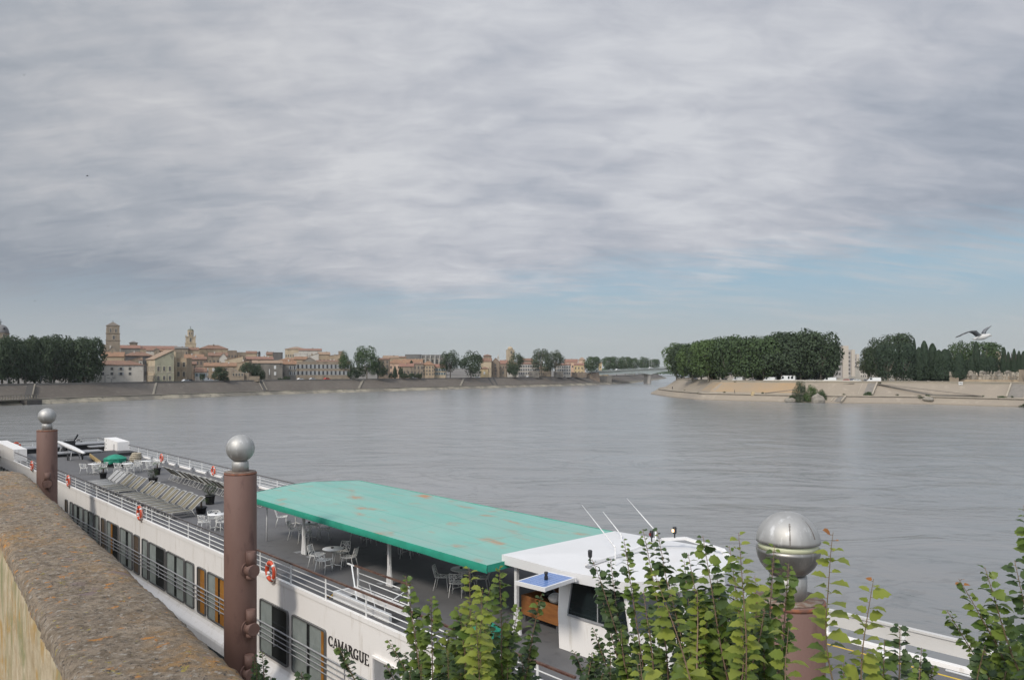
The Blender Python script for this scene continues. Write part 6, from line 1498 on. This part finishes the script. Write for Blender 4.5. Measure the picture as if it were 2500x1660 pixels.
# pale blocks on the low wall, sign, cabinet, rocks
k = 0
for x in range(Z5(300).__int__(), Z5(985).__int__(), 8):
    p, nr = on_bank(RP, RN, x, 14.8, -1)
    if k == 0: b = MB(); b.box(-.62,.62,-.33,.33,0,.24); me = b.mesh('wall_block', mat('pale_block', (.60,.57,.50)))
    o = bpy.data.objects.new('coping_block', me); link(o); o.location = (p.x,p.y,8.623); o.rotation_euler = (0,0,math.atan2(nr.y,nr.x)-PI/2); k += 1
    tag(o, 'pale coping block spaced along the low wall under the plane trees', 'block', 'pale blocks on the low wall')
p, nr = on_bank(RP, RN, Z5(1841), 13.7, -1); e_ = empty('notice_board', (p.x,p.y,7.05), math.atan2(nr.y,nr.x)-PI/2+PI, 'white notice board with small dark marks on the sunlit slope', 'sign')
b = MB(); b.box(-.72,.72,-.05,.05,.3,1.5); b.build('board', SHW, e_); b = MB(); b.box(-.5,-.3,-.07,-.051,.8,1.2); b.box(-.1,.2,-.07,-.051,.8,1.2); b.box(.35,.5,-.07,-.051,.8,1.2); b.box(-.5,-.3,.051,.07,.8,1.2); b.box(-.1,.2,.051,.07,.8,1.2); b.box(.35,.5,.051,.07,.8,1.2); b.build('marks', WDARK, e_); b = MB(); b.bar((-.5,0,-.4),(-.5,0,.3),.08); b.bar((.5,0,-.4),(.5,0,.3),.08); b.build('post', MIDG, e_)
p, nr = on_bank(RP, RN, Z4(2306), 4.2, -1); e_ = empty('river_marker', (p.x,p.y,2.2), 0, 'small cream river marker box by the waterline left of the willow', 'marker')
b = MB(); b.box(-.7,.7,-.5,.5,0,1.2); b.box(-.5,.5,-.4,.4,1.2,1.8); b.build('box', wallm('yellow'), e_)
ROCK = mat('rubble_rock', (.17,.155,.13), (.25,.225,.185), scale=1.5, rough=.95)
def rock(p, r, lab, sd):
    b = MB(); b.ball((0,0,0), (r[0],r[1],r[2]), 14); b.v = [tuple(Vector(v_)*(1+.35*noise.noise(Vector(v_)*.6+Vector((sd,0,0))))) for v_ in b.v]; b.sm = [False]*len(b.sm)
    o = b.build('rock', ROCK); o.location = p; tag(o, lab, 'rock', 'rocks at the waterline')
p, _ = on_bank(RP, RN, Z5(662), -1, -1); rock((p.x,p.y,1.2), (2.6,2.0,2.3), 'big pale boulder in front of the willow', 1)
p, _ = on_bank(RP, RN, Z5(445), -1, -1); rock((p.x,p.y,.8), (2.3,1.8,1.2), 'low boulder at the left foot of the willow', 7)
p, _ = on_bank(RP, RN, Z5(1575), 2, -1); rock((p.x,p.y,1.8), (2.0,1.6,.9), 'broken stones by the small waterside shrub on the right', 12)
# ---------------------------------------------------------------- trees
def crownmat(name, a, b_, tr=.22):
    return leafmat(name, a, b_, tr, .7)
TRUNK = mat('plane_trunk', (.26,.23,.18), (.15,.13,.10), rough=.9, scale=1.5); TRD = mat('dark_trunk', (.06,.05,.04), rough=.9)
CR = {'green': crownmat('leaf_green', (.046,.076,.028), (.060,.094,.034)), 'deep': crownmat('leaf_deep', (.036,.056,.027), (.048,.070,.034)), 'olive': crownmat('leaf_olive', (.052,.070,.036), (.070,.088,.047)),
      'cypress': crownmat('leaf_cypress', (.020,.036,.020), (.036,.058,.03), .1), 'bright': crownmat('leaf_bright', (.060,.098,.028), (.076,.118,.034)), 'far': crownmat('leaf_far', (.050,.080,.035), (.075,.11,.05))}
def crown_mesh(kind, key, seed, n=3400):
    """unit crown: x,y in -1..1, z in 0..2 (scaled per tree)"""
    rnd = random.Random(seed); b = MB(); lobes = []
    if kind == 'plane':
        for k in range(26):
            a = rnd.uniform(0,2*PI); z = rnd.uniform(-.9,.95); rr = math.sqrt(max(0,1-z*z))*.66
            lobes.append((Vector((rr*math.cos(a), rr*math.sin(a), z*.66)), rnd.uniform(.26,.42)))
        lobes.append((Vector((0,0,0)), .72))
    elif kind == 'open':
        for k in range(22):
            a = rnd.uniform(0,2*PI); z = rnd.uniform(-.7,.95); rr = math.sqrt(max(0,1-z*z))*.72
            lobes.append((Vector((rr*math.cos(a), rr*math.sin(a), z*.7)), rnd.uniform(.26,.42)))
        for k in range(5): lobes.append((Vector((rnd.uniform(-.4,.4), rnd.uniform(-.4,.4), rnd.uniform(-.3,.4))), .4))
    elif kind == 'round':
        for k in range(16):
            a = rnd.uniform(0,2*PI); z = rnd.uniform(-.6,.95); rr = math.sqrt(max(0,1-z*z))*.72
            lobes.append((Vector((rr*math.cos(a), rr*math.sin(a), z*.72)), rnd.uniform(.22,.32)))
        lobes.append((Vector((0,0,-.1)), .75))
    if kind == 'cypress':
        for k in range(n):
            u = rnd.random()**.8; z = -1+2*u; prof = (1-u)**.45*(min(1,u*7+.25))
            a = rnd.uniform(0,2*PI); r_ = prof*(rnd.uniform(.7,1.1)+.14*math.sin(2*a+z*6)*(1-u)); c = Vector((r_*math.cos(a), r_*math.sin(a), z)); nrm = Vector((math.cos(a), math.sin(a), .5))
            s_ = .13*rnd.uniform(.5,1.3); d1 = Vector((rnd.gauss(0,.3), rnd.gauss(0,.3), 1)).normalized(); d2 = d1.cross(nrm+Vector((rnd.gauss(0,.5),rnd.gauss(0,.5),0))).normalized()
            b.add([c-d2*s_*.5, c+d1*s_*.35, c+d2*s_*.5, c-d1*s_*.5], [(0,1,2,3)])
            b.v[-4:] = [(x, y, zz_+1) for x, y, zz_ in b.v[-4:]]
    else:
        tot = sum(r_**2 for _, r_ in lobes)
        for (c0, r0) in lobes:
            for k in range(int(n*r0*r0/tot)):
                v_ = Vector((rnd.gauss(0,1), rnd.gauss(0,1), rnd.gauss(0,1)+.15)).normalized()
                c = c0+v_*r0*rnd.uniform(.80,1.08)
                if c.length < .45: continue
                nrm = (v_*1.0+Vector((rnd.gauss(0,.3), rnd.gauss(0,.3), rnd.gauss(0,.3)+.15))).normalized()
                d1 = nrm.cross(Vector((rnd.gauss(0,1), rnd.gauss(0,1), rnd.gauss(0,1)))).normalized(); d2 = nrm.cross(d1)
                s_ = (.078 if kind != 'open' else .075)*rnd.uniform(.55,1.25)
                pts = [c-d1*s_*rnd.uniform(.4,.7)-d2*s_*.2, c-d2*s_*rnd.uniform(.4,.7), c+d1*s_*rnd.uniform(.4,.7), c+d2*s_*rnd.uniform(.4,.7)+nrm*s_*.2]
                b.add([(p.x,p.y,p.z+1) for p in pts], [(0,1,2,3)])
    for ax in range(3):
        q_ = sorted(v_[ax] for v_ in b.v); lo_, hi_ = q_[int(len(q_)*.004)], q_[int(len(q_)*.996)]
        T0_, T1_ = (0, 2) if ax == 2 else (-1, 1)
        b.v = [tuple(T0_+(v_[a]-lo_)/(hi_-lo_)*(T1_-T0_) if a == ax else v_[a] for a in range(3)) for v_ in b.v]
    return b.mesh('crown', CR[key])
CM = {}
def crown(kind, key, var):
    k = (kind, key, var%3)
    if k not in CM: CM[k] = crown_mesh(kind, key, hash_(kind)+var%3*17+3, 5200 if kind == 'plane' else 4200)
    return CM[k]
def hash_(s): return sum(ord(c)*(i+1) for i, c in enumerate(s))
TK = {}
def trunkm(kind):
    if kind in TK: return TK[kind]
    rnd = random.Random(hash_(kind)); b = MB()
    b.tube([(0,0,0),(.02,0,.35),(.0,.02,1)], [.5,.40,.34], 8)
    for k in range(5):
        a = 2*PI*k/5+.3; b.tube([(0,0,.85),(math.cos(a)*1.4,math.sin(a)*1.4,1.25),(math.cos(a)*3.2,math.sin(a)*3.2,2.1)], [.26,.17,.07], 6)
    TK[kind] = b.mesh('trunk', TRD if kind == 'dark' else TRUNK); return TK[kind]
TN = [0]
def tree(lab, x, w, ytop, ybot, Y, kind='plane', key='deep', name='plane_tree', ground=7.6, grp=None, cat='tree', dpr=1.0):
    TN[0] += 1; zt = zat(ytop, Y); zb = zat(ybot, Y); rx = w/2/FPX*Y*(1.35 if kind == 'cypress' and w < 30 else 1); p = P(x, HY, Y)
    if cat == 'bush': ground = min(ground, zb+.1)
    e_ = empty(name, (p.x, p.y, ground), random.uniform(0,6.28) if kind != 'x' else 0, lab, cat, grp)
    o = bpy.data.objects.new('crown', crown(kind, key, TN[0])); link(o); setpar(o, e_); o.location = (0,0,zb-ground); o.scale = (rx, rx*dpr, (zt-zb)/2)
    th = .4 if cat == 'bush' else min(max(.3, zb-ground+(zt-zb)*.25), (zt-ground)*.44); o = bpy.data.objects.new('trunk', trunkm('dark' if key in ('cypress','deep') and kind != 'plane' else 'plane')); link(o); setpar(o, e_)
    s_ = .9 if kind in ('plane','open') else .4
    o.scale = (s_, s_, th); return e_
# left bank masses (far left)
for k, (x, w, yt, yb, e, lab) in enumerate(((-18,80,826,930,26,'leftmost plane tree, cut by the frame edge'),(22,72,820,932,24,'second plane tree from the left below the domed tower'),(62,70,822,930,26,'third plane tree from the left in the left mass'),(98,68,823,934,24,'fourth plane tree from the left in the left mass'),
        (132,76,818,932,25,'tallest plane tree in the middle of the left mass'),(168,72,824,934,25,'second last plane tree of the left mass'),(206,84,823,936,23,'last plane tree of the left mass beside the apartment house'))):
    tree(lab, x, w, yt, yb, ysl(x)+e, 'plane', 'deep', ground=7.1, grp='plane trees on the left quay')
for x in (-40,5,45,85,125,170,200): tree('plane tree in the back row of the left mass, hidden but for its top', x, 80, 830, 925, ysl(x)+44, 'plane', 'deep', ground=7.1, grp='back row of the left plane trees')
F2 = lambda x, y: (450+x*.21168, 750+y*.21168)
def t2(lab, z_, x0, x1, yt, yb, e, kind='open', key='deep', name='plane_tree', grp=None, cat='tree'):
    a, b_ = zpx(z_, x0, yt), zpx(z_, x1, yb); return tree(lab, (a[0]+b_[0])/2, b_[0]-a[0], a[1], b_[1], ysl((a[0]+b_[0])/2)+e, kind, key, name, 7.1, grp, cat)
t2('round dark tree right of the farmhouse with shutters',2,318,500,690,850,22,'round','deep','round_tree')
t2('dark bush below the round dark tree by the red clad person',2,410,520,795,855,20,'round','deep','bush',cat='bush')
t2('dark spreading tree between the ruined chapel and the weathered house',2,635,860,635,805,30,'open','deep','tree')
t2('dark tree overlapping the weathered house left of the mural',2,780,940,650,850,29,'open','deep','tree')
t2('small green bush on the quay, smaller of the pair',2,1075,1130,815,845,21,'round','deep','bush',cat='bush')
t2('large clipped round bush on the quay, bigger of the pair',2,1140,1222,795,845,21,'round','deep','bush',cat='bush')
t2('small shrub before the blue shuttered riverside house',2,175,235,770,850,22,'round','deep','bush',cat='bush')
t2('left crown of the biggest riverside plane group',2,1765,1960,508,800,24,'open','green','plane_tree')
t2('highest crown of the biggest riverside plane group',2,1950,2260,450,800,26,'open','green','plane_tree')
t2('right lower crown of the biggest riverside plane group',2,2120,2345,600,800,22,'open','deep','plane_tree')
t2('dark undergrowth shrub below the biggest plane group',2,1870,2010,700,835,20,'round','deep','bush',cat='bush')
t2('thin dark cypress left of the buttressed house',3,282,325,690,818,28,'cypress','cypress','cypress_tree')
t2('small dark cypress below the arena',3,478,508,610,670,60,'cypress','cypress','cypress_tree')
t2('ivy like shrub on the grey house below the arena',3,345,400,690,800,28,'round','deep','bush',cat='bush')
t2('small dark shrub right of the big plane group',3,225,300,765,820,24,'round','deep','bush',cat='bush')
t2('left one of the twin plane trees below the arena',3,820,1065,495,745,24,'open','deep','plane_tree')
t2('right one of the twin plane trees below the arena',3,1040,1320,505,800,26,'open','deep','plane_tree')
t2('rear top of the twin plane trees',3,1230,1310,548,620,50,'round','olive','tree')
t2('lone slender plane tree before the cream belfry',3,1585,1795,520,760,24,'open','olive','plane_tree')
t2('low branches of foliage under the lone slender plane tree',3,1595,1740,660,800,22,'open','deep','bush',cat='bush')
t2('wide round crowned plane tree at the quay bend, left part',3,1865,2110,480,740,24,'open','olive','plane_tree')
t2('wide round crowned plane tree at the quay bend, right part',3,2040,2260,495,720,28,'open','olive','plane_tree')
t2('round plane tree beside the bridge end',4,345,540,568,735,26,'plane','far','plane_tree')
for k, (x0, x1, yt) in enumerate(((555,720,572),(650,820,568),(760,905,570),(870,1005,585))):
    t2(f'{ORD[k]} tree from the left in the dense row behind the bridge',4,x0,x1,yt,725,120,'plane','far','plane_tree',grp='tree row behind the bridge')
t2('left one of the two rounded trees above the bridge pier',4,985,1120,573,715,160,'plane','far','plane_tree')
t2('right one of the two rounded trees above the bridge pier',4,1080,1228,598,715,150,'plane','far','plane_tree')
# hedge of the quay
for k, (x0, x1) in enumerate(((360,450),(440,540),(530,620))): t2(f'dark clipped hedge bush, {ORD[k]} from the left above the quay wall below the arena',3,x0,x1,762,822,21,'round','deep','hedge_bush',cat='hedge',grp='hedge above the quay wall')
# far wood closing the river
b = MB(); rnd = random.Random(3)
for k in range(2600):
    x = rnd.uniform(1440,1760); Y = rnd.uniform(1900,2200); top = 16+5*noise.noise(Vector((x*.06,0,0))); z = rnd.uniform(5,top); p = P(x, HY, Y); s_ = 2.2
    n_ = Vector((rnd.gauss(0,1),-1.2,rnd.gauss(0,1)+.4)).normalized(); d1 = n_.cross(Vector((rnd.gauss(0,1),rnd.gauss(0,1),rnd.gauss(0,1)))).normalized(); d2 = n_.cross(d1)
    c = Vector((p.x,p.y,z)); b.add([c-d1*s_, c-d2*s_, c+d1*s_, c+d2*s_], [(0,1,2,3)])
tag(b.build('far_wood', CR['far']), 'far off low wood closing the river beyond the bridge', 'wood', kind='stuff')
# right bank first mass
RT = [(1652,66,838,918,62,'bright'),(1690,78,834,920,38,'bright'),(1730,84,830,919,27,'bright'),(1772,90,823,921,24,'green'),(1818,96,820,921,22,'green'),(1864,98,821,922,22,'green'),(1908,104,812,921,22,'deep'),(1955,110,807,922,22,'deep'),(2004,104,813,922,21,'deep')]
for k, (x, w, yt, yb, e, key) in enumerate(RT):
    tree(f'plane tree, {ORD[k]} from the left in the big rounded row on the right bank', x, w, yt, yb, ysr(x)+e, 'plane', key, ground=7.8, grp='front plane tree row on the right bank')
for k, (x, w, yt) in enumerate(((1670,80,840),(1712,90,834),(1755,90,828),(1800,100,824),(1845,100,822),(1890,100,818),(1935,110,812),(1985,110,812),(2014,66,835))):
    tree(f'rear plane tree, {ORD[k]} from the left behind the big rounded row', x, w, yt, 920, ysr(x)+42+(22 if x<1700 else 0), 'plane', 'deep', ground=7.8, grp='rear plane tree row on the right bank')
def t5(lab, x0, x1, yt, yb, e, kind='plane', key='deep', name='plane_tree', grp=None, cat='tree'):
    a, b_ = zpx(5, x0, yt), zpx(5, x1, yb); xc = (a[0]+b_[0])/2; return tree(lab, xc, b_[0]-a[0], a[1], b_[1], ysr(xc)+e, kind, key, name, 7.8, grp, cat)
t5('plane tree edging the street gap right of the apartment slabs',1000,1160,330,560,60,'plane','olive')
t5('broad plane tree left shoulder of the dark second mass',1060,1260,262,585,45,'plane','deep')
t5('highest domed plane tree of the dark second mass',1170,1440,218,500,48,'plane','deep')
t5('dark spreading cedar low in front of the domed plane tree',1150,1330,300,604,26,'plane','cypress','cedar_tree')
t5('broad dark cedar right of the spreading cedar',1270,1470,290,606,28,'plane','cypress','cedar_tree')
for k, (x0, x1, yt, yb, e) in enumerate(((1440,1475,262,600,50),(1460,1530,330,606,30),(1500,1578,278,606,32),(1565,1650,300,606,34),(1620,1700,352,606,30),(1660,1760,345,606,28),(1700,1770,350,606,40),(1778,1880,375,592,20),(1940,1995,282,560,40),(1900,1960,400,560,30),(1990,2060,380,560,30),(2050,2130,400,560,40),(2176,2218,330,560,42),(2215,2250,368,560,42),(2262,2300,342,560,42),(2300,2340,360,560,42),(2335,2380,362,560,42))):
    t5(f'dark pointed cypress, {ORD[k]} from the left in the cypress line on the right', x0, x1, yt, yb, e, 'cypress', 'cypress', 'cypress_tree', 'cypresses by the cemetery')
t5('mid green plane tree rising left behind the cypresses under the gull',1735,1900,282,560,60,'plane','green')
t5('mid green plane tree rising right behind the cypresses under the gull',1870,2150,285,560,62,'plane','green')
for k, (x0, x1, yt) in enumerate(((1870,1990,420),(1960,2080,430),(2060,2180,415),(2150,2270,400),(2240,2370,395),(2340,2460,400),(1560,1700,440),(1440,1600,450),(1680,1800,430))):
    t5(f'dense dark hedge tree, {ORD[k]} by build of the hedge behind the tombs'.replace(' by build',''), x0, x1, yt, 604, 44, 'plane', 'cypress', 'hedge_tree', 'dark hedge trees behind the tombs')
# waterside bushes
t5('large grey green willow growing out of the water, left clump',455,560,608,795,0,'open','olive','willow_bush',cat='bush')
t5('yellow green willow growing out of the water, middle clump',540,660,640,795,1,'open','bright','willow_bush',cat='bush')
t5('dark green willow growing out of the water, right clump above the boulder',630,735,678,790,2,'open','green','willow_bush',cat='bush')
t5('low willow shoots at the left end of the waterside clump',420,500,725,785,1,'open','green','willow_bush',cat='bush')
t5('round green bush below the wide stair',1043,1115,696,756,6,'round','green','bush',cat='bush')
t5('thin straggly shrub on the lower slope, left of the broken stones',1480,1535,722,765,4,'open','olive','bush',cat='bush')
t5('small straggly shrub growing over the broken stones',1555,1600,722,760,4,'open','green','bush',cat='bush')
t5('round green bush on the ledge near the right edge',2136,2220,730,784,5,'round','green','bush',cat='bush')
t5('bush cut by the right frame edge at the waterline',2325,2400,790,835,0,'open','olive','bush',cat='bush')
# weeds rooted in the joints of the sunlit embankment
wm_ = []
for k, (x, e, z) in enumerate(((1672,7.6,3.1),(1705,4.4,2.5),(1768,7.7,3.2),(1795,14.4,7.7),(1862,7.6,3.1),(2060,7.6,3.1),(2078,4.3,2.5),(2148,14.3,7.6),(2190,7.6,3.1),(2262,7.6,3.1),(2310,4.3,2.5),(2345,14.3,7.6),(2400,7.7,3.1),(2440,4.3,2.5),(2470,7.6,3.1))):
    p, _ = on_bank(RP, RN, x, e, -1)
    if not wm_:
        b = MB(); rnd = random.Random(9)
        for j in range(60):
            a = rnd.uniform(0,6.28); r_ = rnd.uniform(0,.5); c = Vector((r_*math.cos(a)*1.6, r_*math.sin(a), 0)); t_ = c*1.6+Vector((0,0,rnd.uniform(.35,.9))); sd = Vector((-math.sin(a), math.cos(a), 0))*.09
            b.add([c-sd, c+sd, t_], [(0,1,2)])
        wm_.append(b.mesh('weed', CR['olive']))
    o = bpy.data.objects.new('weed_tuft', wm_[0]); link(o); o.location = (p.x, p.y, z-.05); s_ = .7+.5*((k*37)%10)/10; o.scale = (s_,s_,s_); o.rotation_euler = (0,0,k)
    tag(o, 'olive weed tuft rooted in a joint of the sunlit embankment', 'weed', 'weed tufts on the sunlit embankment')
# ---------------------------------------------------------------- elm shoots in front
LEAF = {}
def shoot_leafm(name, a, b_, tr): return leafmat(name, a, b_, tr, .42)
LEAF['b'] = shoot_leafm('elm_leaf_bright', (.20,.25,.042), (.31,.345,.065), .45)  # lighter tone for young leaves and for sunlight put into the leaf colour
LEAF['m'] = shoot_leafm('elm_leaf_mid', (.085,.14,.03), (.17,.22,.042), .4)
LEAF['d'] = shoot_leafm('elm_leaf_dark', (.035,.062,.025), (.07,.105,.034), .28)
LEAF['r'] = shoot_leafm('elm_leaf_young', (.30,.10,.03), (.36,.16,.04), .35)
BARK = mat('elm_bark', (.16,.10,.055), (.12,.09,.05), rough=.8, scale=30); BARKG = mat('elm_bark_grey', (.20,.125,.085), (.14,.095,.065), rough=.8, scale=20)
def leaf(b, p, d, up, L_, rnd, mi=0):
    """toothed elm leaf folded along its midrib, arching down"""
    d = d.normalized(); s_ = d.cross(up).normalized(); up = s_.cross(d)
    W = L_*rnd.uniform(.36,.50); droop = rnd.uniform(.25,1.1); n = 7; vs = []; asym = rnd.uniform(.85,1.15)
    for i in range(n+1):
        u = i/n; c = p+d*L_*(u-.12*u*u)+up*L_*(.10*u-droop*.55*u*u)
        wv_ = W*(math.sin(PI*min(.985,max(.02,u**.80)))**.75)*(1.16 if i%2 else .86)
        if i in (0,): wv_ = W*.12
        if i == n: wv_ = 0
        lift = up*wv_*rnd.uniform(.15,.35)-up*L_*.02*(i%2)
        vs += [c-s_*wv_*asym+lift, c, c+s_*wv_/asym+lift]
    fs = []
    for i in range(n): fs += [(3*i,3*i+1,3*i+4,3*i+3),(3*i+1,3*i+2,3*i+5,3*i+4)]
    b.add(vs, fs, mi, True)
def shoot(fol, stm, base, tip, lsz, key, rnd, bend=.06, sub=0, tipred=False, step=.62, r0=.006):
    L_ = (tip-base).length; side = Vector((rnd.uniform(-1,1), rnd.uniform(-1,1), 0)); N = 14
    mid_ = base.lerp(tip, .5)+side*L_*bend+Vector((0,0,0)); pts = []
    for i in range(N+1):
        u = i/N; pts.append(base*(1-u)**2+mid_*2*u*(1-u)+tip*u*u+side*L_*.018*math.sin(u*9+L_*7)*(1-u))
    stm.tube(pts, [r0*(1-.75*i/N) for i in range(N+1)], 6)
    n = int(L_/(lsz*step)); view = Vector((base.x, base.y, 0)).normalized(); lat = Vector((view.y, -view.x, 0)); ph = rnd.uniform(-.5,.5)
    for k in range(n):
        u = (k+.5)/n; f = u*N; i = min(N-1, int(f)); p = pts[i].lerp(pts[i+1], f-i); ax = (pts[i+1]-pts[i]).normalized()
        s_ = 1 if k%2 else -1; a = ph+rnd.uniform(-.55,.55)
        out = (lat*math.cos(a)+view*math.sin(a))*s_; d = out*1.0+ax*rnd.uniform(.25,.6)
        sz = lsz*(.62+.38*math.sin(PI*min(1,(1-u)*2.2+.08)/2))*rnd.uniform(.5,1.2)
        if u > .93: sz *= .7
        mi = key if rnd.random() > .15 else (1 if key != 1 else 2)
        if tipred and u > .955: mi = 3
        p2 = p+out*lsz*.12; stm.tube([p, p2], r0*.25, 4, cap=False)
        wob = .25 if key == 0 else .6
        d = d+Vector((0,0,rnd.uniform(-wob,wob)))+view*rnd.uniform(-wob,wob)*.6
        leaf(fol, p2, d, Vector((rnd.uniform(-wob,wob),rnd.uniform(-wob,wob),1))-view*rnd.uniform(0,wob*1.4), sz, rnd, mi)
        if rnd.random() < .30: leaf(fol, p2+view*.004, (d-out*1.6+view*rnd.uniform(-1,1)), Vector((0,0,1)), sz*.55, rnd, mi)
    return pts
def shrub(name, lab, shoots, fill, sd, bark=None):
    rnd = random.Random(sd); xs = [s[0] for s in shoots]
    e_ = empty(name, (0,0,0), 0, lab, 'shrub', None); fol = MB(); stm = MB()
    c0 = None
    for (tx_, ty, bx_, by, Y, lpx, key, tr_) in shoots:
        Yb = Y+rnd.uniform(-.05,.05); tip = P(tx_, ty, Y); base = P(bx_, by, Yb); L_ = lpx/FPX*Y
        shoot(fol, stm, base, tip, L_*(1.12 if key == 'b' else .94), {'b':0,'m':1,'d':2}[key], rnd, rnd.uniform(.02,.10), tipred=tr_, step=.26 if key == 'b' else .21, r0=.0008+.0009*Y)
    for (xa, xb, ya, yb, Ya, Yb, n, lpx, key) in fill:
        for k in range(n):
            Y = rnd.uniform(Ya, Yb); x = rnd.uniform(xa, xb); y = rnd.uniform(ya, yb)+.0; lean = rnd.uniform(-60,60); ln = rnd.uniform(160,330)
            tip = P(x, y, Y); base = P(x-lean, y+ln, Y+rnd.uniform(-.15,.15))
            shoot(fol, stm, base, tip, lpx/FPX*Y*rnd.uniform(.66,1.05)/(Y/((Ya+Yb)/2)), {'b':0,'m':1,'d':2}[key[k%len(key)]], rnd, .08, step=.21, r0=.0008+.0009*Y)
    # root stems below the picture so the shrub stands on the slope
    for k in range(6):
        s = shoots[k%len(shoots)]; p = P(s[2], s[3], s[4]); g_ = Vector((p.x+.25*math.cos(k), max(p.y,.9)+.2*math.sin(k), CZ-3.3-(.9 if p.y > 3.5 else 0)-(.6 if p.x>2 else 0)))
        stm.tube([p, p.lerp(g_, .5)+Vector((.05,0,0)), g_], [.012,.018,.026], 6)
    fol.build('foliage', [LEAF['b'], LEAF['m'], LEAF['d'], LEAF['r']], e_); stm.build('stems', bark or BARK, e_); return e_
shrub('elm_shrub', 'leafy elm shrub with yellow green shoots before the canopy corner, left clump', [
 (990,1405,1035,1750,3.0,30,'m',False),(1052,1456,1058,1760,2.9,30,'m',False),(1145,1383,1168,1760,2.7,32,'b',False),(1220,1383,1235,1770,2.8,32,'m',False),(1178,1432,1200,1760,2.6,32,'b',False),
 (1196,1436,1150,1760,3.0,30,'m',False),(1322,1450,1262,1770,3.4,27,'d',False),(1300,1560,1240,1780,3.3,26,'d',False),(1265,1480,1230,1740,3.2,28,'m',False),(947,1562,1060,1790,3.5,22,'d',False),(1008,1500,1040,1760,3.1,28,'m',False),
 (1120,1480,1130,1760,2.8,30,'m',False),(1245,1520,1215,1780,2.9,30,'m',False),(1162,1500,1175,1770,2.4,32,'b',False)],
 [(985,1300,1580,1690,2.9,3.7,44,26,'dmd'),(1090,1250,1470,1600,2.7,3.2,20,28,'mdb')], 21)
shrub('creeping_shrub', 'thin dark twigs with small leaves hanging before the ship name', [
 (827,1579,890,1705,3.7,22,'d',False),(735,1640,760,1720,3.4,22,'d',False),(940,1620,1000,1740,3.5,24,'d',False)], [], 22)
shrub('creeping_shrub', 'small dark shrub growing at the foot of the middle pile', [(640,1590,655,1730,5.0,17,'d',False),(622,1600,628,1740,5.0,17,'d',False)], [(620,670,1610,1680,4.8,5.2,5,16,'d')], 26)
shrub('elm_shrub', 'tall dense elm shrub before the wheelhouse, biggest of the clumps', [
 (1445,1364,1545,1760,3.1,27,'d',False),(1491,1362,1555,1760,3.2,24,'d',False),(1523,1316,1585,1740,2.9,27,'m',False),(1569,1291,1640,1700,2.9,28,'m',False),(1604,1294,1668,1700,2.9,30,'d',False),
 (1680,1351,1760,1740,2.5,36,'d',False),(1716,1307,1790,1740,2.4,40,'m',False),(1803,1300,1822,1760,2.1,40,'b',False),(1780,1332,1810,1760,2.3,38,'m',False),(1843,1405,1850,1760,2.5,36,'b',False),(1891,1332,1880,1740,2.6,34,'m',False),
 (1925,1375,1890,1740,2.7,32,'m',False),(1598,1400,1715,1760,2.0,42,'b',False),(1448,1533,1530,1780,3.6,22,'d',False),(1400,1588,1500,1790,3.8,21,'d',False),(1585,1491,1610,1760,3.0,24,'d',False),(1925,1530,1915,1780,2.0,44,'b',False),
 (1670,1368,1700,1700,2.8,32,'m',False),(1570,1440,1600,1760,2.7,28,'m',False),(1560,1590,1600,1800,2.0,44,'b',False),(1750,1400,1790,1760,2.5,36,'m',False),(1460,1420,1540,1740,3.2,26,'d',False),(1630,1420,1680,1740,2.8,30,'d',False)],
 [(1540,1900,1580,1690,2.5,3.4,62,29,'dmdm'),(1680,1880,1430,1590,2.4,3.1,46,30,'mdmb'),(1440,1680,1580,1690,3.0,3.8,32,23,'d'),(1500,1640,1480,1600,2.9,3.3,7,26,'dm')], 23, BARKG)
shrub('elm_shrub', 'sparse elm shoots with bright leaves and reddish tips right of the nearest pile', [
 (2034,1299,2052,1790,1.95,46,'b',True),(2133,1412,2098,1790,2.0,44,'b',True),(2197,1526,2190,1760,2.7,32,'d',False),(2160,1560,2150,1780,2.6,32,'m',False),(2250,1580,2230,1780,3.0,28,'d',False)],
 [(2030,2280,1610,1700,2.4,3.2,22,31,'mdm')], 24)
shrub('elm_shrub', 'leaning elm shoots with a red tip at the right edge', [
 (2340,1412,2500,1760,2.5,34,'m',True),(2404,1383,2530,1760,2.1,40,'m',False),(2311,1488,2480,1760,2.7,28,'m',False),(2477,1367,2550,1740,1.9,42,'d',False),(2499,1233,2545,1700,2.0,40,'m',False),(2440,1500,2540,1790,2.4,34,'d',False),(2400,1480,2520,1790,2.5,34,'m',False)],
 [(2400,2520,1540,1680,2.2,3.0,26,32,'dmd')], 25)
# ---------------------------------------------------------------- labels check
seen = {}
for o in scene.objects:
    if o.parent is None and 'label' in o and 'category' in o:
        k = o['label']
        if k in seen and seen[k] != (o.get('group') or 0): print('DUP', k)
        elif k in seen and not o.get('group'): print('DUP', k)
        seen[k] = o.get('group') or 0
        if len(k.replace('-',' ').split()) > 16: print('LONG', len(k.split()), k)

# ---------------------------------------------------------------- thin river air
hm = bpy.data.materials.new('river_air'); hm.use_nodes = True; nt = hm.node_tree; nt.nodes.remove(nt.nodes['Principled BSDF'])
pv = nt.nodes.new('ShaderNodeVolumePrincipled'); pv.inputs['Color'].default_value = (.80,.84,.88,1); pv.inputs['Density'].default_value = .00007; pv.inputs['Anisotropy'].default_value = .2
nt.links.new(pv.outputs[0], nt.nodes['Material Output'].inputs['Volume'])
b = MB(); b.box(-3300,1900,-290,3000,-5,75); tag(b.build('haze', hm), 'thin pale air over the river and the far banks', kind='stuff')
